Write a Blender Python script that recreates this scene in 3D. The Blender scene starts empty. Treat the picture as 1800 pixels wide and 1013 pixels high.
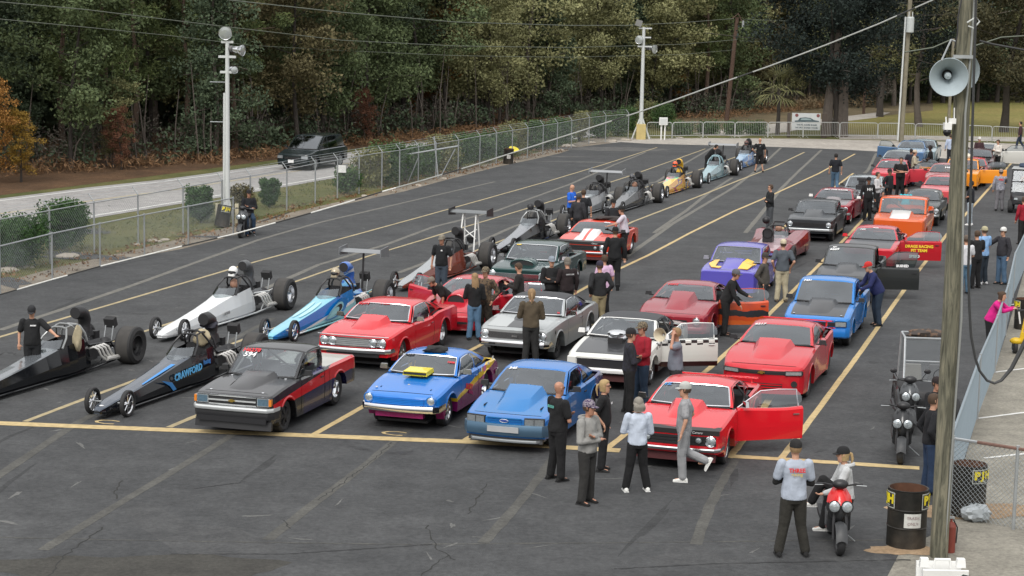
import bpy, math, random
import numpy as np
from math import sin, cos, pi, radians, sqrt, atan2
from mathutils import Vector, Matrix, Euler
S = bpy.context.scene
COL = S.collection
random.seed(7)
# ------------------------------------------------------------------ camera
CAM_H, CAM_F, PITCH, ROLL, LANE = 8.313, 3336.0, 0.1443158, 0.0202485, 0.294545
cF = Vector((0, cos(PITCH), -sin(PITCH)))
_R0 = Vector((1, 0, 0)); _U0 = _R0.cross(cF)
cR = cos(ROLL)*_R0 + sin(ROLL)*_U0
cU = -sin(ROLL)*_R0 + cos(ROLL)*_U0
def G(x, y, z=0.0):
    """point of height z seen at photo position x,y (1800x1013): used to read the plan of the place"""
    d = cF*CAM_F + cR*(x-900) - cU*(y-506.5)
    t = (z-CAM_H)/d.z
    return Vector((0, 0, CAM_H)) + d*t
def GY(x, y, Y):
    d = cF*CAM_F + cR*(x-900) - cU*(y-506.5)
    return Vector((0, 0, CAM_H)) + d*(Y/d.y)
def PJ(p):
    v = Vector(p) - Vector((0, 0, CAM_H))
    return 900+CAM_F*v.dot(cR)/v.dot(cF), 506.5-CAM_F*v.dot(cU)/v.dot(cF)
def foot_from_top(x, ytop, H):
    """ground point of a thing H tall whose top shows at x,ytop"""
    return G(x, ytop, H).xy.to_3d()
cam = bpy.data.cameras.new('camera'); camo = bpy.data.objects.new('camera', cam); COL.objects.link(camo)
cam.sensor_width = 36; cam.lens = CAM_F/1800*36; cam.clip_start = 0.5; cam.clip_end = 2000
M = Matrix((cR, cU, -cF)).transposed().to_4x4(); M.translation = (0, 0, CAM_H)
camo.matrix_world = M
S.camera = camo
S.render.resolution_x = 1024; S.render.resolution_y = 576
# ------------------------------------------------------------------ materials
MATS = {}
def srgb(h):
    if isinstance(h, str):
        h = h.lstrip('#'); c = [int(h[i:i+2], 16)/255 for i in (0, 2, 4)]
        return tuple(x/12.92 if x <= .04045 else ((x+.055)/1.055)**2.4 for x in c)
    return tuple(h)
def mat(name, col, rough=.6, metal=0., coat=0., var=.12, vs=3., bump=0., bs=60., spec=.5):
    if name in MATS: return MATS[name]
    m = bpy.data.materials.new(name); m.use_nodes = True
    nt = m.node_tree; n = nt.nodes; l = nt.links
    b = n['Principled BSDF']; c = srgb(col)
    b.inputs['Roughness'].default_value = rough; b.inputs['Metallic'].default_value = metal
    b.inputs['Coat Weight'].default_value = coat; b.inputs['Coat Roughness'].default_value = .04
    b.inputs['Specular IOR Level'].default_value = spec
    tc = n.new('ShaderNodeTexCoord'); ns = n.new('ShaderNodeTexNoise')
    ns.inputs['Scale'].default_value = vs; ns.inputs['Detail'].default_value = 5
    l.new(tc.outputs['Object'], ns.inputs['Vector'])
    mx = n.new('ShaderNodeMix'); mx.data_type = 'RGBA'
    mx.inputs[6].default_value = (*[x*(1-var) for x in c], 1); mx.inputs[7].default_value = (*[min(1, x*(1+var)) for x in c], 1)
    l.new(ns.outputs['Fac'], mx.inputs[0]); l.new(mx.outputs[2], b.inputs['Base Color'])
    if bump:
        n2 = n.new('ShaderNodeTexNoise'); n2.inputs['Scale'].default_value = bs; n2.inputs['Detail'].default_value = 4
        l.new(tc.outputs['Object'], n2.inputs['Vector'])
        bp = n.new('ShaderNodeBump'); bp.inputs['Strength'].default_value = 1; bp.inputs['Distance'].default_value = bump
        l.new(n2.outputs['Fac'], bp.inputs['Height']); l.new(bp.outputs['Normal'], b.inputs['Normal'])
    MATS[name] = m
    return m
def paint(name, col, metal=0., rough=.24, coat=.5): return mat('paint_'+name, col, rough, metal, coat, var=.05, vs=1.2, spec=.35)
def glass(name='glass', tint=(.30, .33, .33), mixmin=.16, refl=(.9, .95, 1.)):
    if name in MATS: return MATS[name]
    m = bpy.data.materials.new(name); m.use_nodes = True
    nt = m.node_tree; n = nt.nodes; l = nt.links
    n.remove(n['Principled BSDF']); out = n['Material Output']
    tr = n.new('ShaderNodeBsdfTransparent'); tr.inputs[0].default_value = (*tint, 1)
    gl = n.new('ShaderNodeBsdfGlossy'); gl.inputs['Roughness'].default_value = .06; gl.inputs[0].default_value = (*refl, 1)
    fr = n.new('ShaderNodeFresnel'); fr.inputs[0].default_value = 1.5
    mr = n.new('ShaderNodeMapRange'); mr.inputs[3].default_value = mixmin; mr.inputs[4].default_value = 1
    mx = n.new('ShaderNodeMixShader')
    l.new(fr.outputs[0], mr.inputs[0]); l.new(mr.outputs[0], mx.inputs[0])
    l.new(tr.outputs[0], mx.inputs[1]); l.new(gl.outputs[0], mx.inputs[2]); l.new(mx.outputs[0], out.inputs[0])
    MATS[name] = m
    return m
RUB = mat('tyre_rubber', (.022, .022, .023), .75, bump=.002, bs=30, var=.3)
SLICK = mat('slick_rubber', (.05, .047, .044), .85, var=.35, vs=6)
CHR = mat('chrome', (.75, .76, .78), .12, 1, var=.03)
ALU = mat('polished_aluminium', (.62, .63, .65), .25, 1, var=.08)
STEEL = mat('galvanised_steel', (.42, .44, .45), .5, .7, var=.15, vs=8)
BLK = mat('black_plastic', (.018, .018, .02), .45)
MBLK = mat('matt_black', (.02, .02, .021), .8)
DARK = mat('dark_interior', (.02, .02, .022), .85)
GREYI = mat('grey_interior', (.16, .16, .165), .7)
WHT = mat('white_enamel', (.78, .78, .76), .4)
HL = mat('headlamp_glass', (.42, .46, .48), .08, .5, 1, var=.35, vs=30)
BRT = mat('bright_trim', (.58, .60, .60), .28, .35, var=.05)  # chrome whose bright reflection is put into the base colour
AMB = mat('amber_lens', (.7, .22, .02), .2, 0, 1)
REDL = mat('red_lens', (.35, .01, .01), .2, 0, 1)
GLS = glass('car_glass', (.60, .64, .64), .12)
GLD = glass('dark_car_glass', (.12, .14, .15), .14)
# ------------------------------------------------------------------ meshes
class MB:
    def __init__(s): s.v = []; s.f = []; s.m = []; s.mats = []
    def mi(s, m):
        if m not in s.mats: s.mats.append(m)
        return s.mats.index(m)
    def add(s, vs, fs, m):
        o = len(s.v); s.v.extend([tuple(p) for p in vs]); k = s.mi(m)
        for f in fs: s.f.append([i+o for i in f]); s.m.append(k)
        return s
    def box(s, c, d, m, rz=0, R=None, tap=1., tapx=None):
        x, y, z = d[0]/2, d[1]/2, d[2]/2; tx = tap if tapx is None else tapx
        vs = [(-x, -y, -z), (x, -y, -z), (x, y, -z), (-x, y, -z), (-x*tx, -y*tap, z), (x*tx, -y*tap, z), (x*tx, y*tap, z), (-x*tx, y*tap, z)]
        if R is None: R = Matrix.Rotation(rz, 3, 'Z')
        c = Vector(c)
        return s.add([R @ Vector(p)+c for p in vs], [(0, 3, 2, 1), (4, 5, 6, 7), (0, 1, 5, 4), (1, 2, 6, 5), (2, 3, 7, 6), (3, 0, 4, 7)], m)
    def tube(s, pts, r, m, n=8, cap=True, close=False):
        pts = [Vector(p) for p in pts]; N = len(pts)
        rs = r if isinstance(r, (list, tuple)) else [r]*N
        vs = []; up = None
        for i, p in enumerate(pts):
            if close: t = pts[(i+1) % N]-pts[i-1]
            else: t = pts[min(i+1, N-1)]-pts[max(i-1, 0)]
            if t.length < 1e-9: t = Vector((0, 0, 1))
            t.normalize()
            if up is None: up = Vector((0, 0, 1)) if abs(t.z) < .9 else Vector((1, 0, 0))
            a = (up-t*up.dot(t))
            if a.length < 1e-4: a = t.orthogonal()
            a.normalize(); up = a; b = t.cross(a)
            for k in range(n):
                w = 2*pi*k/n; vs.append(p+(a*cos(w)+b*sin(w))*rs[i])
        fs = []
        for i in range(N if close else N-1):
            j = (i+1) % N
            for k in range(n): fs.append((i*n+k, i*n+(k+1) % n, j*n+(k+1) % n, j*n+k))
        if cap and not close:
            fs.append(tuple(range(n-1, -1, -1))); fs.append(tuple((N-1)*n+k for k in range(n)))
        return s.add(vs, fs, m)
    def lathe(s, prof, c, axis, m, n=16, mats=None):
        """prof: (radius, offset along axis)"""
        ax = Vector(axis).normalized(); a = ax.orthogonal().normalized(); b = ax.cross(a); c = Vector(c)
        for i in range(len(prof)-1):
            r0, h0 = prof[i]; r1, h1 = prof[i+1]; vs = []; fs = []
            for (r, h) in ((r0, h0), (r1, h1)):
                for k in range(n): w = 2*pi*k/n; vs.append(c+ax*h+(a*cos(w)+b*sin(w))*max(r, 1e-4))
            for k in range(n): fs.append((k, (k+1) % n, n+(k+1) % n, n+k))
            s.add(vs, fs, mats[i] if mats else m)
        return s
    def ball(s, c, r, m, n=10, sc=(1, 1, 1), R=None):
        vs = []; fs = []; c = Vector(c); h = n//2+1
        for i in range(h+1):
            t = pi*i/h
            for k in range(n):
                w = 2*pi*k/n; p = Vector((r*sin(t)*cos(w)*sc[0], r*sin(t)*sin(w)*sc[1], r*cos(t)*sc[2]))
                if R is not None: p = R @ p
                vs.append(c+p)
        for i in range(h):
            for k in range(n): fs.append((i*n+k, (i+1)*n+k, (i+1)*n+(k+1) % n, i*n+(k+1) % n))
        return s.add(vs, fs, m)
    def loft(s, secs, m, close=False, cap=True):
        n = len(secs[0]); vs = [p for q in secs for p in q]; fs = []
        for i in range(len(secs)-1):
            for k in range(n if close else n-1):
                fs.append((i*n+k, i*n+(k+1) % n, (i+1)*n+(k+1) % n, (i+1)*n+k))
        if cap and close:
            fs.append(tuple(range(n-1, -1, -1))); fs.append(tuple((len(secs)-1)*n+k for k in range(n)))
        return s.add(vs, fs, m)
    def prism(s, poly, axis, t0, t1, m):
        """poly of 2D points extruded along axis 'y' (points are x,z), 'x' (y,z) or 'z' (x,y)"""
        def P3(p, t): return {'y': (p[0], t, p[1]), 'x': (t, p[0], p[1]), 'z': (p[0], p[1], t)}[axis]
        n = len(poly); vs = [P3(p, t0) for p in poly]+[P3(p, t1) for p in poly]
        fs = [tuple(range(n)), tuple(range(2*n-1, n-1, -1))]+[(k, (k+1) % n, n+(k+1) % n, n+k) for k in range(n)]
        return s.add(vs, fs, m)
    def xf(s, Mx, i0=0):
        s.v[i0:] = [tuple(Mx @ Vector(p)) for p in s.v[i0:]]; return s
    def mesh(s, name, ang=40):
        me = bpy.data.meshes.new(name); me.from_pydata(s.v, [], s.f)
        for m in s.mats: me.materials.append(m)
        me.polygons.foreach_set('material_index', s.m)
        if ang:
            me.polygons.foreach_set('use_smooth', [True]*len(s.f))
            me.set_sharp_from_angle(angle=radians(ang))
        me.update()
        return me
    def build(s, name, parent=None, ang=40, loc=None):
        o = bpy.data.objects.new(name, s.mesh(name, ang)); COL.objects.link(o)
        if parent is not None: o.parent = parent
        if loc is not None: o.location = loc
        return o
def tag(o, label=None, cat=None, group=None, kind=None):
    if label: o['label'] = label
    if cat: o['category'] = cat
    if group: o['group'] = group
    if kind: o['kind'] = kind
    return o
def thing(name, label, cat, loc=(0, 0, 0), rz=0, group=None):
    o = bpy.data.objects.new(name, None); COL.objects.link(o); o.empty_display_size = .3
    o.location = loc; o.rotation_euler = (0, 0, rz)
    return tag(o, label, cat, group)
def cp(o, parent=None):
    c = o.copy(); COL.objects.link(c)
    if parent is not None: c.parent = parent
    for ch in list(o.children): cp(ch, c)
    return c
TXT = {}
def text(s, size, m, Mx, parent, name='lettering', ext=.002, wid=1., bold=0., shear=0.):
    """flat lettering as mesh; Mx places the text plane (x right, y up)"""
    cu = bpy.data.curves.new('t', 'FONT'); cu.body = s; cu.size = size; cu.extrude = ext; cu.offset = bold; cu.shear = shear
    cu.align_x = 'CENTER'; cu.align_y = 'CENTER'; cu.resolution_u = 2
    to = bpy.data.objects.new('t', cu); COL.objects.link(to)
    me = bpy.data.meshes.new_from_object(to); bpy.data.objects.remove(to)
    me.transform(Matrix.Diagonal((wid, 1, 1, 1)))
    me.materials.clear(); me.materials.append(m)
    o = bpy.data.objects.new(name, me); COL.objects.link(o); o.parent = parent; o.matrix_local = Mx
    return o
def frame(o, x, y):
    """4x4 with origin o, x-axis x, y-axis y"""
    x = Vector(x).normalized(); z = x.cross(Vector(y)).normalized(); y = z.cross(x)
    m = Matrix((x, y, z)).transposed().to_4x4(); m.translation = o
    return m
def pch(pts):
    """smooth monotone interpolation through (x,y) points"""
    xs = [p[0] for p in pts]; ys = [p[1] for p in pts]; n = len(xs)
    if n == 1: return lambda x: ys[0]
    h = [xs[i+1]-xs[i] for i in range(n-1)]; d = [(ys[i+1]-ys[i])/h[i] for i in range(n-1)]
    t = [d[0]]+[0 if d[i-1]*d[i] <= 0 else 2*d[i-1]*d[i]/(d[i-1]+d[i]) for i in range(1, n-1)]+[d[-1]]
    def f(x):
        if x <= xs[0]: return ys[0]
        if x >= xs[-1]: return ys[-1]
        i = 0
        while x > xs[i+1]: i += 1
        u = (x-xs[i])/h[i]
        return (ys[i]*(1+2*u)*(1-u)**2+ys[i+1]*u*u*(3-2*u)+t[i]*h[i]*u*(1-u)**2+t[i+1]*h[i]*u*u*(u-1))
    return f
# ------------------------------------------------------------------ light
w = bpy.data.worlds.new('World'); S.world = w; w.use_nodes = True
nt = w.node_tree; bg = nt.nodes['Background']
CLOUD = 7.6
SUN_EL, SUN_AZ = radians(48), radians(200)
sk = nt.nodes.new('ShaderNodeTexSky'); sk.sky_type = 'NISHITA'; sk.sun_disc = False
sk.sun_elevation = SUN_EL; sk.sun_rotation = SUN_AZ; sk.dust_density = 5; sk.air_density = 1.0; sk.ozone_density = 1
hs = nt.nodes.new('ShaderNodeHueSaturation'); hs.inputs['Saturation'].default_value = .28
nt.links.new(sk.outputs[0], hs.inputs['Color'])
# overcast: a cloud layer that is brightest overhead, mixed over the clear sky
wc = nt.nodes.new('ShaderNodeTexCoord'); ws = nt.nodes.new('ShaderNodeSeparateXYZ'); nt.links.new(wc.outputs['Generated'], ws.inputs[0])
wm = nt.nodes.new('ShaderNodeMapRange'); wm.inputs[1].default_value = 0; wm.inputs[2].default_value = 1; wm.inputs[3].default_value = CLOUD*.40; wm.inputs[4].default_value = CLOUD; nt.links.new(ws.outputs['Z'], wm.inputs[0])
wn = nt.nodes.new('ShaderNodeTexNoise'); wn.inputs['Scale'].default_value = 2.2; wn.inputs['Detail'].default_value = 4; nt.links.new(wc.outputs['Generated'], wn.inputs['Vector'])
wr = nt.nodes.new('ShaderNodeMapRange'); wr.inputs[1].default_value = .3; wr.inputs[2].default_value = .7; wr.inputs[3].default_value = .8; wr.inputs[4].default_value = 1.2; nt.links.new(wn.outputs['Fac'], wr.inputs[0])
wk = nt.nodes.new('ShaderNodeMath'); wk.operation = 'MULTIPLY'; nt.links.new(wm.outputs[0], wk.inputs[0]); nt.links.new(wr.outputs[0], wk.inputs[1])
wx = nt.nodes.new('ShaderNodeMix'); wx.data_type = 'RGBA'; wx.inputs[0].default_value = .75; nt.links.new(hs.outputs[0], wx.inputs[6]); nt.links.new(wk.outputs[0], wx.inputs[7])
nt.links.new(wx.outputs[2], bg.inputs[0]); bg.inputs[1].default_value = .15
sl = bpy.data.lights.new('sun', 'SUN'); sl.energy = 1.1; sl.angle = radians(25); sl.color = (1, .97, .92)
so = bpy.data.objects.new('sun', sl); COL.objects.link(so)
# sun_rotation is measured clockwise from +Y
sd = Vector((sin(SUN_AZ)*cos(SUN_EL), cos(SUN_AZ)*cos(SUN_EL), sin(SUN_EL)))
so.rotation_euler = sd.to_track_quat('Z', 'Y').to_euler()
S.view_settings.view_transform = 'Standard'; S.view_settings.look = 'None'
S.view_settings.exposure = 0.55; S.view_settings.gamma = 1
S.cycles.transparent_max_bounces = 16; S.cycles.max_bounces = 6
# ------------------------------------------------------------------ ground sheets
def groundmat(name, c1, c2, s1=.15, s2=9., rough=.9, bump=.006, speck=None, crack=None, contrast=.5):
    m = bpy.data.materials.new(name); m.use_nodes = True; MATS[name] = m
    nt = m.node_tree; n = nt.nodes; l = nt.links; b = n['Principled BSDF']
    b.inputs['Roughness'].default_value = rough; b.inputs['Specular IOR Level'].default_value = .25
    tc = n.new('ShaderNodeTexCoord')
    def noise(sc, det=6, ro=.6):
        k = n.new('ShaderNodeTexNoise'); k.inputs['Scale'].default_value = sc; k.inputs['Detail'].default_value = det
        k.inputs['Roughness'].default_value = ro; l.new(tc.outputs['Object'], k.inputs['Vector']); return k.outputs['Fac']
    def mixc(f, a, bb):
        k = n.new('ShaderNodeMix'); k.data_type = 'RGBA'; l.new(f, k.inputs[0])
        for i, q in ((6, a), (7, bb)):
            if isinstance(q, tuple): k.inputs[i].default_value = (*q, 1)
            else: l.new(q, k.inputs[i])
        return k.outputs[2]
    def ramp(f, a, bb):
        k = n.new('ShaderNodeMapRange'); k.inputs[1].default_value = a; k.inputs[2].default_value = bb; l.new(f, k.inputs[0]); return k.outputs[0]
    big = ramp(noise(s1), .5-contrast/2, .5+contrast/2)
    c = mixc(big, c1, c2)
    fine = ramp(noise(s2, 8, .75), .3, .7)
    k = n.new('ShaderNodeMix'); k.data_type = 'RGBA'; k.blend_type = 'MULTIPLY'; k.inputs[0].default_value = .55
    l.new(c, k.inputs[6]); g = mixc(fine, (.40, .40, .40), (1.55, 1.55, 1.55)); l.new(g, k.inputs[7]); c = k.outputs[2]
    k = n.new('ShaderNodeMix'); k.data_type = 'RGBA'; k.blend_type = 'MULTIPLY'; k.inputs[0].default_value = 1; l.new(c, k.inputs[6]); g = mixc(ramp(noise(1.7, 7, .7), .36, .64), (.84, .84, .84), (1.16, 1.16, 1.15)); l.new(g, k.inputs[7]); c = k.outputs[2]
    if speck:
        vo = n.new('ShaderNodeTexVoronoi'); vo.inputs['Scale'].default_value = 22; l.new(tc.outputs['Object'], vo.inputs['Vector'])
        f = ramp(vo.outputs['Distance'], .16, .05)
        ff = n.new('ShaderNodeMath'); ff.operation = 'MULTIPLY'; l.new(f, ff.inputs[0]); l.new(ramp(noise(1.2), .52, .7), ff.inputs[1])
        c = mixc(ff.outputs[0], c, speck)
    if crack:
        nn = n.new('ShaderNodeTexNoise'); nn.inputs['Scale'].default_value = 1.1; nn.inputs['Detail'].default_value = 6; l.new(tc.outputs['Object'], nn.inputs['Vector'])
        vm = n.new('ShaderNodeVectorMath'); vm.operation = 'MULTIPLY_ADD'; vm.inputs[1].default_value = (1.6, 1.6, 0)
        l.new(nn.outputs['Color'], vm.inputs[0]); l.new(tc.outputs['Object'], vm.inputs[2])
        vo = n.new('ShaderNodeTexVoronoi'); vo.feature = 'DISTANCE_TO_EDGE'; vo.inputs['Scale'].default_value = .22; l.new(vm.outputs[0], vo.inputs['Vector'])
        f = ramp(vo.outputs['Distance'], .004, .0015)
        ff = n.new('ShaderNodeMath'); ff.operation = 'MULTIPLY'; l.new(f, ff.inputs[0]); l.new(ramp(noise(.3), .60, .68), ff.inputs[1])
        c = mixc(ff.outputs[0], c, crack)
    l.new(c, b.inputs['Base Color'])
    bp = n.new('ShaderNodeBump'); bp.inputs['Distance'].default_value = bump; l.new(noise(40, 4), bp.inputs['Height']); l.new(bp.outputs[0], b.inputs['Normal'])
    return m
ASPH = groundmat('lot_asphalt', (.044, .0455, .0475), (.072, .0735, .0755), .45, 9, .85, .006, speck=(.17, .165, .155), crack=(.015, .015, .015))
OLDASPH = groundmat('old_tan_asphalt', (.19, .178, .150), (.285, .268, .228), .5, 12, .95, .01, speck=(.36, .34, .31), crack=(.05, .045, .04))
CONC = groundmat('pale_concrete', (.30, .275, .245), (.40, .37, .33), .3, 6, .9, .004)
ROADM = groundmat('road_surface', (.26, .25, .245), (.34, .33, .32), .2, 10, .9, .004)
GRASSM = groundmat('grass_ground', (.055, .075, .022), (.16, .14, .055), .35, 14, 1, .03)
LAWN = groundmat('far_field_grass', (.13, .14, .035), (.24, .19, .07), .1, 3, 1, .03)
FORESTM = groundmat('forest_litter', (.07, .042, .024), (.15, .085, .045), .3, 6, 1, .05)
GRAVEL = groundmat('sandy_verge', (.17, .145, .115), (.27, .235, .19), .8, 14, 1, .03)
def sheet(name, pts, z, m, px=True, kind='structure', parent=None):
    """flat polygon on the ground"""
    P = [G(*p) if px else Vector((p[0], p[1], 0)) for p in pts]
    o = MB().add([(p.x, p.y, z) for p in P], [tuple(range(len(P)))], m).build(name, parent, ang=0)
    for p in o.data.polygons:
        if p.normal.z < 0: o.data.flip_normals(); break
    if kind: o['kind'] = kind
    return o
def ribbon(name, pts, w, z, m, px=True, kind='structure', jit=0., parent=None, sub=1):
    P = [G(*p).xy if px else Vector(p) for p in pts]
    if sub > 1:
        Q = []
        for i in range(len(P)-1):
            for k in range(sub): Q.append(P[i].lerp(P[i+1], k/sub))
        P = Q+[P[-1]]
    vs = []
    for i, p in enumerate(P):
        t = (P[min(i+1, len(P)-1)]-P[max(i-1, 0)]).normalized(); nrm = Vector((-t.y, t.x))
        ww = (w if not isinstance(w, (list, tuple)) else w[0]+(w[1]-w[0])*i/(len(P)-1))/2
        a = p+nrm*(ww+random.uniform(-jit, jit)); b = p-nrm*(ww+random.uniform(-jit, jit))
        vs += [(a.x, a.y, z), (b.x, b.y, z)]
    o = MB().add(vs, [(2*i, 2*i+1, 2*i+3, 2*i+2) for i in range(len(P)-1)], m).build(name, parent, ang=0)
    if kind: o['kind'] = kind
    return o
sheet('ground', [(-600, -60), (600, -60), (600, 900), (-600, 900)], -.02, GRASSM, px=False)
LOT_L = [(-160, 570), (-60, 535), (0, 517), (90, 492), (177, 469), (253, 450), (320, 438), (414, 414), (470, 396), (560, 370), (640, 352), (710, 337), (779, 318), (877, 293), (940, 280), (984, 270), (1016, 259), (1091, 250)]
LOT = LOT_L+[(1140, 253), (1260, 256), (1380, 259), (1480, 263), (1567, 268), (1640, 277), (1720, 284), (1900, 298)]
lotR = [(1900, 298), (1990, 330), (1990, 420), (1850, 440), (1800, 478), (1768, 590), (1746, 658), (1717, 735), (1668, 905), (1640, 940), (1585, 965), (1560, 1013), (1500, 1300), (-900, 1300)]
sheet('asphalt_lot', LOT+lotR[1:], .006, ASPH)
sheet('old_asphalt', [(1990, 420), (1850, 440), (1800, 478), (1768, 590), (1746, 658), (1717, 735), (1668, 905), (1640, 940), (1585, 965), (1560, 1013), (1500, 1300), (3400, 1300), (2600, 420)], .002, OLDASPH)
# far concrete apron, verge, road, fields
sheet('concrete_apron', [(1060, 249), (1130, 244), (1240, 243), (1400, 244), (1560, 247), (1700, 250), (2050, 262), (2050, 330), (1990, 330), (1900, 296), (1700, 282), (1560, 270), (1300, 260), (1091, 253)], 0, CONC)
sheet('sandy_verge', [(-160, 555), (0, 497), (100, 470), (250, 436), (400, 400), (500, 376), (640, 345), (760, 312), (880, 283), (990, 258), (1050, 240), (1130, 243), (1091, 253), (1016, 262), (984, 274), (877, 297), (779, 322), (640, 356), (470, 400), (320, 442), (177, 473), (0, 521), (-160, 576)], -.004, GRAVEL)
ROAD_N = [(-200, 452), (0, 408), (160, 384), (318, 358), (480, 332), (600, 311), (740, 288), (900, 261), (1060, 237)]
ROAD_F = [(-200, 390), (0, 349), (150, 330), (290, 315), (395, 301), (500, 287), (600, 270), (740, 250), (900, 230), (1050, 216)]
sheet('road', ROAD_F+ROAD_N[::-1], -.006, ROADM)
LINEW = mat('road_line_white', (.62, .62, .60), .8, var=.3, vs=9)
LINEY = mat('lot_line_yellow', (.46, .35, .175), .85, var=.45, vs=7)
LINEO = groundmat('worn_grey_line', (.066, .065, .061), (.10, .098, .09), 1.5, 14, .9, .004)
ribbon('road_line_near', [(x, y-4) for x, y in ROAD_N], .14, .0, LINEW)
ribbon('road_line_far', [(x, y+4) for x, y in ROAD_F], .14, .0, LINEW)
ribbon('road_line_centre', [(0, 376), (160, 353), (318, 332), (480, 307), (600, 289), (740, 268), (900, 245)], .12, .0, mat('road_line_pale_yellow', (.45, .38, .22), .85, var=.3))
sheet('side_road', [(1215, 235), (1300, 224), (1385, 215), (1460, 208), (1540, 198), (1565, 198), (1540, 207), (1480, 214), (1430, 222), (1385, 232), (1300, 240)], -.003, CONC)
sheet('back_lane', [(1475, 236), (1800, 241), (2200, 252), (2200, 262), (1800, 249), (1475, 244)], -.012, CONC)
sheet('forest_floor', [(-400, 400), (0, 343), (200, 318), (400, 292), (520, 276), (600, 264), (760, 243), (900, 225), (1050, 211), (1150, 200), (1150, 120), (1000, 90), (0, 60), (-800, 90)], -.014, FORESTM)
sheet('grass_field', [(1440, 190), (1640, 176), (2400, 176), (2400, 262), (1480, 238)], -.016, LAWN)
sheet('dry_grass_bank', [(1180, 205), (1340, 185), (1640, 180), (1640, 194), (1540, 205), (1430, 214), (1220, 232)], -.012, groundmat('bank_soil', (.10, .085, .05), (.19, .145, .085), .3, 6, 1, .05))
# painted lines of the staging lanes
FRONT = [(-200, 733), (0, 745), (280, 756), (553, 767), (830, 778), (1090, 793)]
ribbon('front_line', FRONT, .33, .012, LINEY, jit=.008, sub=6)
ribbon('front_line', [(1283, 803), (1372, 808), (1480, 815), (1616, 824)], .27, .012, LINEY, jit=.008, sub=6)
LINES = [
 [(-130, 633), (0, 593), (225, 527), (448, 461), (600, 420), (746, 380), (850, 351), (960, 320), (1060, 290), (1155, 259.5)],
 [(-110, 697), (0, 666), (150, 617), (261, 581), (323, 561), (521, 495), (647, 451), (734, 425), (822, 398), (960, 357), (1100, 312), (1240, 262)],
 [(44, 742), (133, 708), (225, 674), (360, 623), (481, 578), (600, 533), (705, 492), (790, 459), (873, 427), (980, 385), (1100, 341), (1250, 292), (1330, 263)],
 [(297, 752), (347, 731), (480, 673), (634, 610), (800, 536), (950, 467), (1113, 390), (1230, 345), (1300, 317), (1360, 294), (1414, 268)],
 [(553, 764), (634, 718), (760, 652), (900, 578), (1089, 473), (1140, 449), (1213, 410), (1290, 372), (1360, 342), (1440, 305), (1503, 271)],
 [(815, 776), (835, 764), (960, 690), (1100, 603), (1230, 515), (1310, 455), (1390, 390), (1440, 350), (1500, 305)],
 [(1062, 793), (1160, 716), (1246, 649), (1348, 557), (1440, 466), (1500, 405), (1560, 340), (1600, 300)],
 [(1374, 806), (1420, 745), (1480, 664), (1512, 620), (1598, 498), (1665, 412), (1718, 355), (1777, 288)]]
LINEP = mat('lot_line_pale', (.34, .28, .165), .9, var=.5, vs=4)
for i, q in enumerate(LINES): ribbon('lane_line', q, [.14, .12] if i > 2 else [.13, .10], .010, LINEY if i > 3 else LINEP, jit=.006, sub=8)
ribbon('lane_line', [(1281, 806), (1296, 788), (1318, 755), (1380, 660), (1430, 575), (1500, 460)], .15, .011, LINEY, jit=.01, sub=6)
OLD = [[(-60, 875), (135, 745), (330, 640), (480, 560)], [(75, 968), (120, 940), (240, 868), (390, 777), (430, 750)],
 [(470, 950), (560, 880), (620, 835), (720, 755)], [(850, 955), (900, 900), (948, 840), (975, 800)],
 [(1222, 958), (1248, 890), (1268, 850), (1293, 808)],
 [(0, 575), (0, 581), (225, 505), (380, 449), (455, 422), (560, 392), (760, 345), (870, 320)],
 [(446, 517), (560, 466), (680, 430), (760, 400), (870, 372), (1000, 325), (1080, 290), (1135, 268)],
 [(700, 480), (830, 432), (900, 400), (1100, 330), (1155, 320), (1200, 290), (1255, 258)],
 [(1150, 410), (1210, 368), (1245, 340), (1287, 313)], [(1100, 452), (1180, 395), (1290, 330), (1330, 300), (1373, 260)],
 [(1310, 410), (1335, 380), (1375, 330), (1400, 305), (1444, 264)], [(1520, 305), (1527, 298), (1540, 270)], [(1640, 310), (1700, 275)]]
OLD[5] = OLD[5][1:]
for i, q in enumerate(OLD): ribbon('worn_line', q, [.2, .16], .009, LINEO if i < 5 else mat('worn_pale_line', (.13, .125, .11), .9, var=.6, vs=5), jit=.012, sub=7)
# patched strips, stains and open cracks on the near asphalt
STAIN = groundmat('stained_asphalt', (.044, .042, .038), (.058, .056, .050), 1, 12, .9, .004)
def blotch(name, x, y, rx, ry, m, z, n=40, seed=1, rot=0.):
    r = random.Random(seed); c = G(x, y); ph = [r.uniform(0, 6.3) for _ in range(5)]; vs = []
    for k in range(n):
        a = 2*pi*k/n; q = 1+.14*sin(2*a+ph[0])+.1*sin(3*a+ph[1])+.07*sin(7*a+ph[2])+.05*sin(11*a+ph[3])
        u, v = rx*q*cos(a), ry*q*sin(a); vs.append((c.x+u*cos(rot)-v*sin(rot), c.y+u*sin(rot)+v*cos(rot)))
    return sheet(name, vs, z, m, px=False)
blotch('oil_stain', 240, 1000, 2.0, .8, STAIN, .0085)
SAND = groundmat('spilled_sand', (.25, .17, .10), (.36, .26, .17), 3, 14, 1, .01)
blotch('sand_patch', 1592, 968, .55, .32, SAND, .0085, seed=3)
blotch('sand_patch', 1690, 900, 1.2, .5, SAND, .0072, seed=4)
blotch('sand_patch', 1755, 893, .8, .25, SAND, .0078, seed=5)
PALE = groundmat('pale_scuff', (.075, .074, .073), (.12, .118, .115), 2, 14, .9, .004)
for i, (x, y, rx, ry) in enumerate([(1050, 262, 5, 1.6), (1010, 285, 2, .5), (1000, 276, 1.2, .4)]):
    blotch('pale_scuff', x, y, rx, ry, PALE, .0078+.0003*i, seed=20+i)
CRK = mat('open_crack', (.022, .022, .021), 1)
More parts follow.
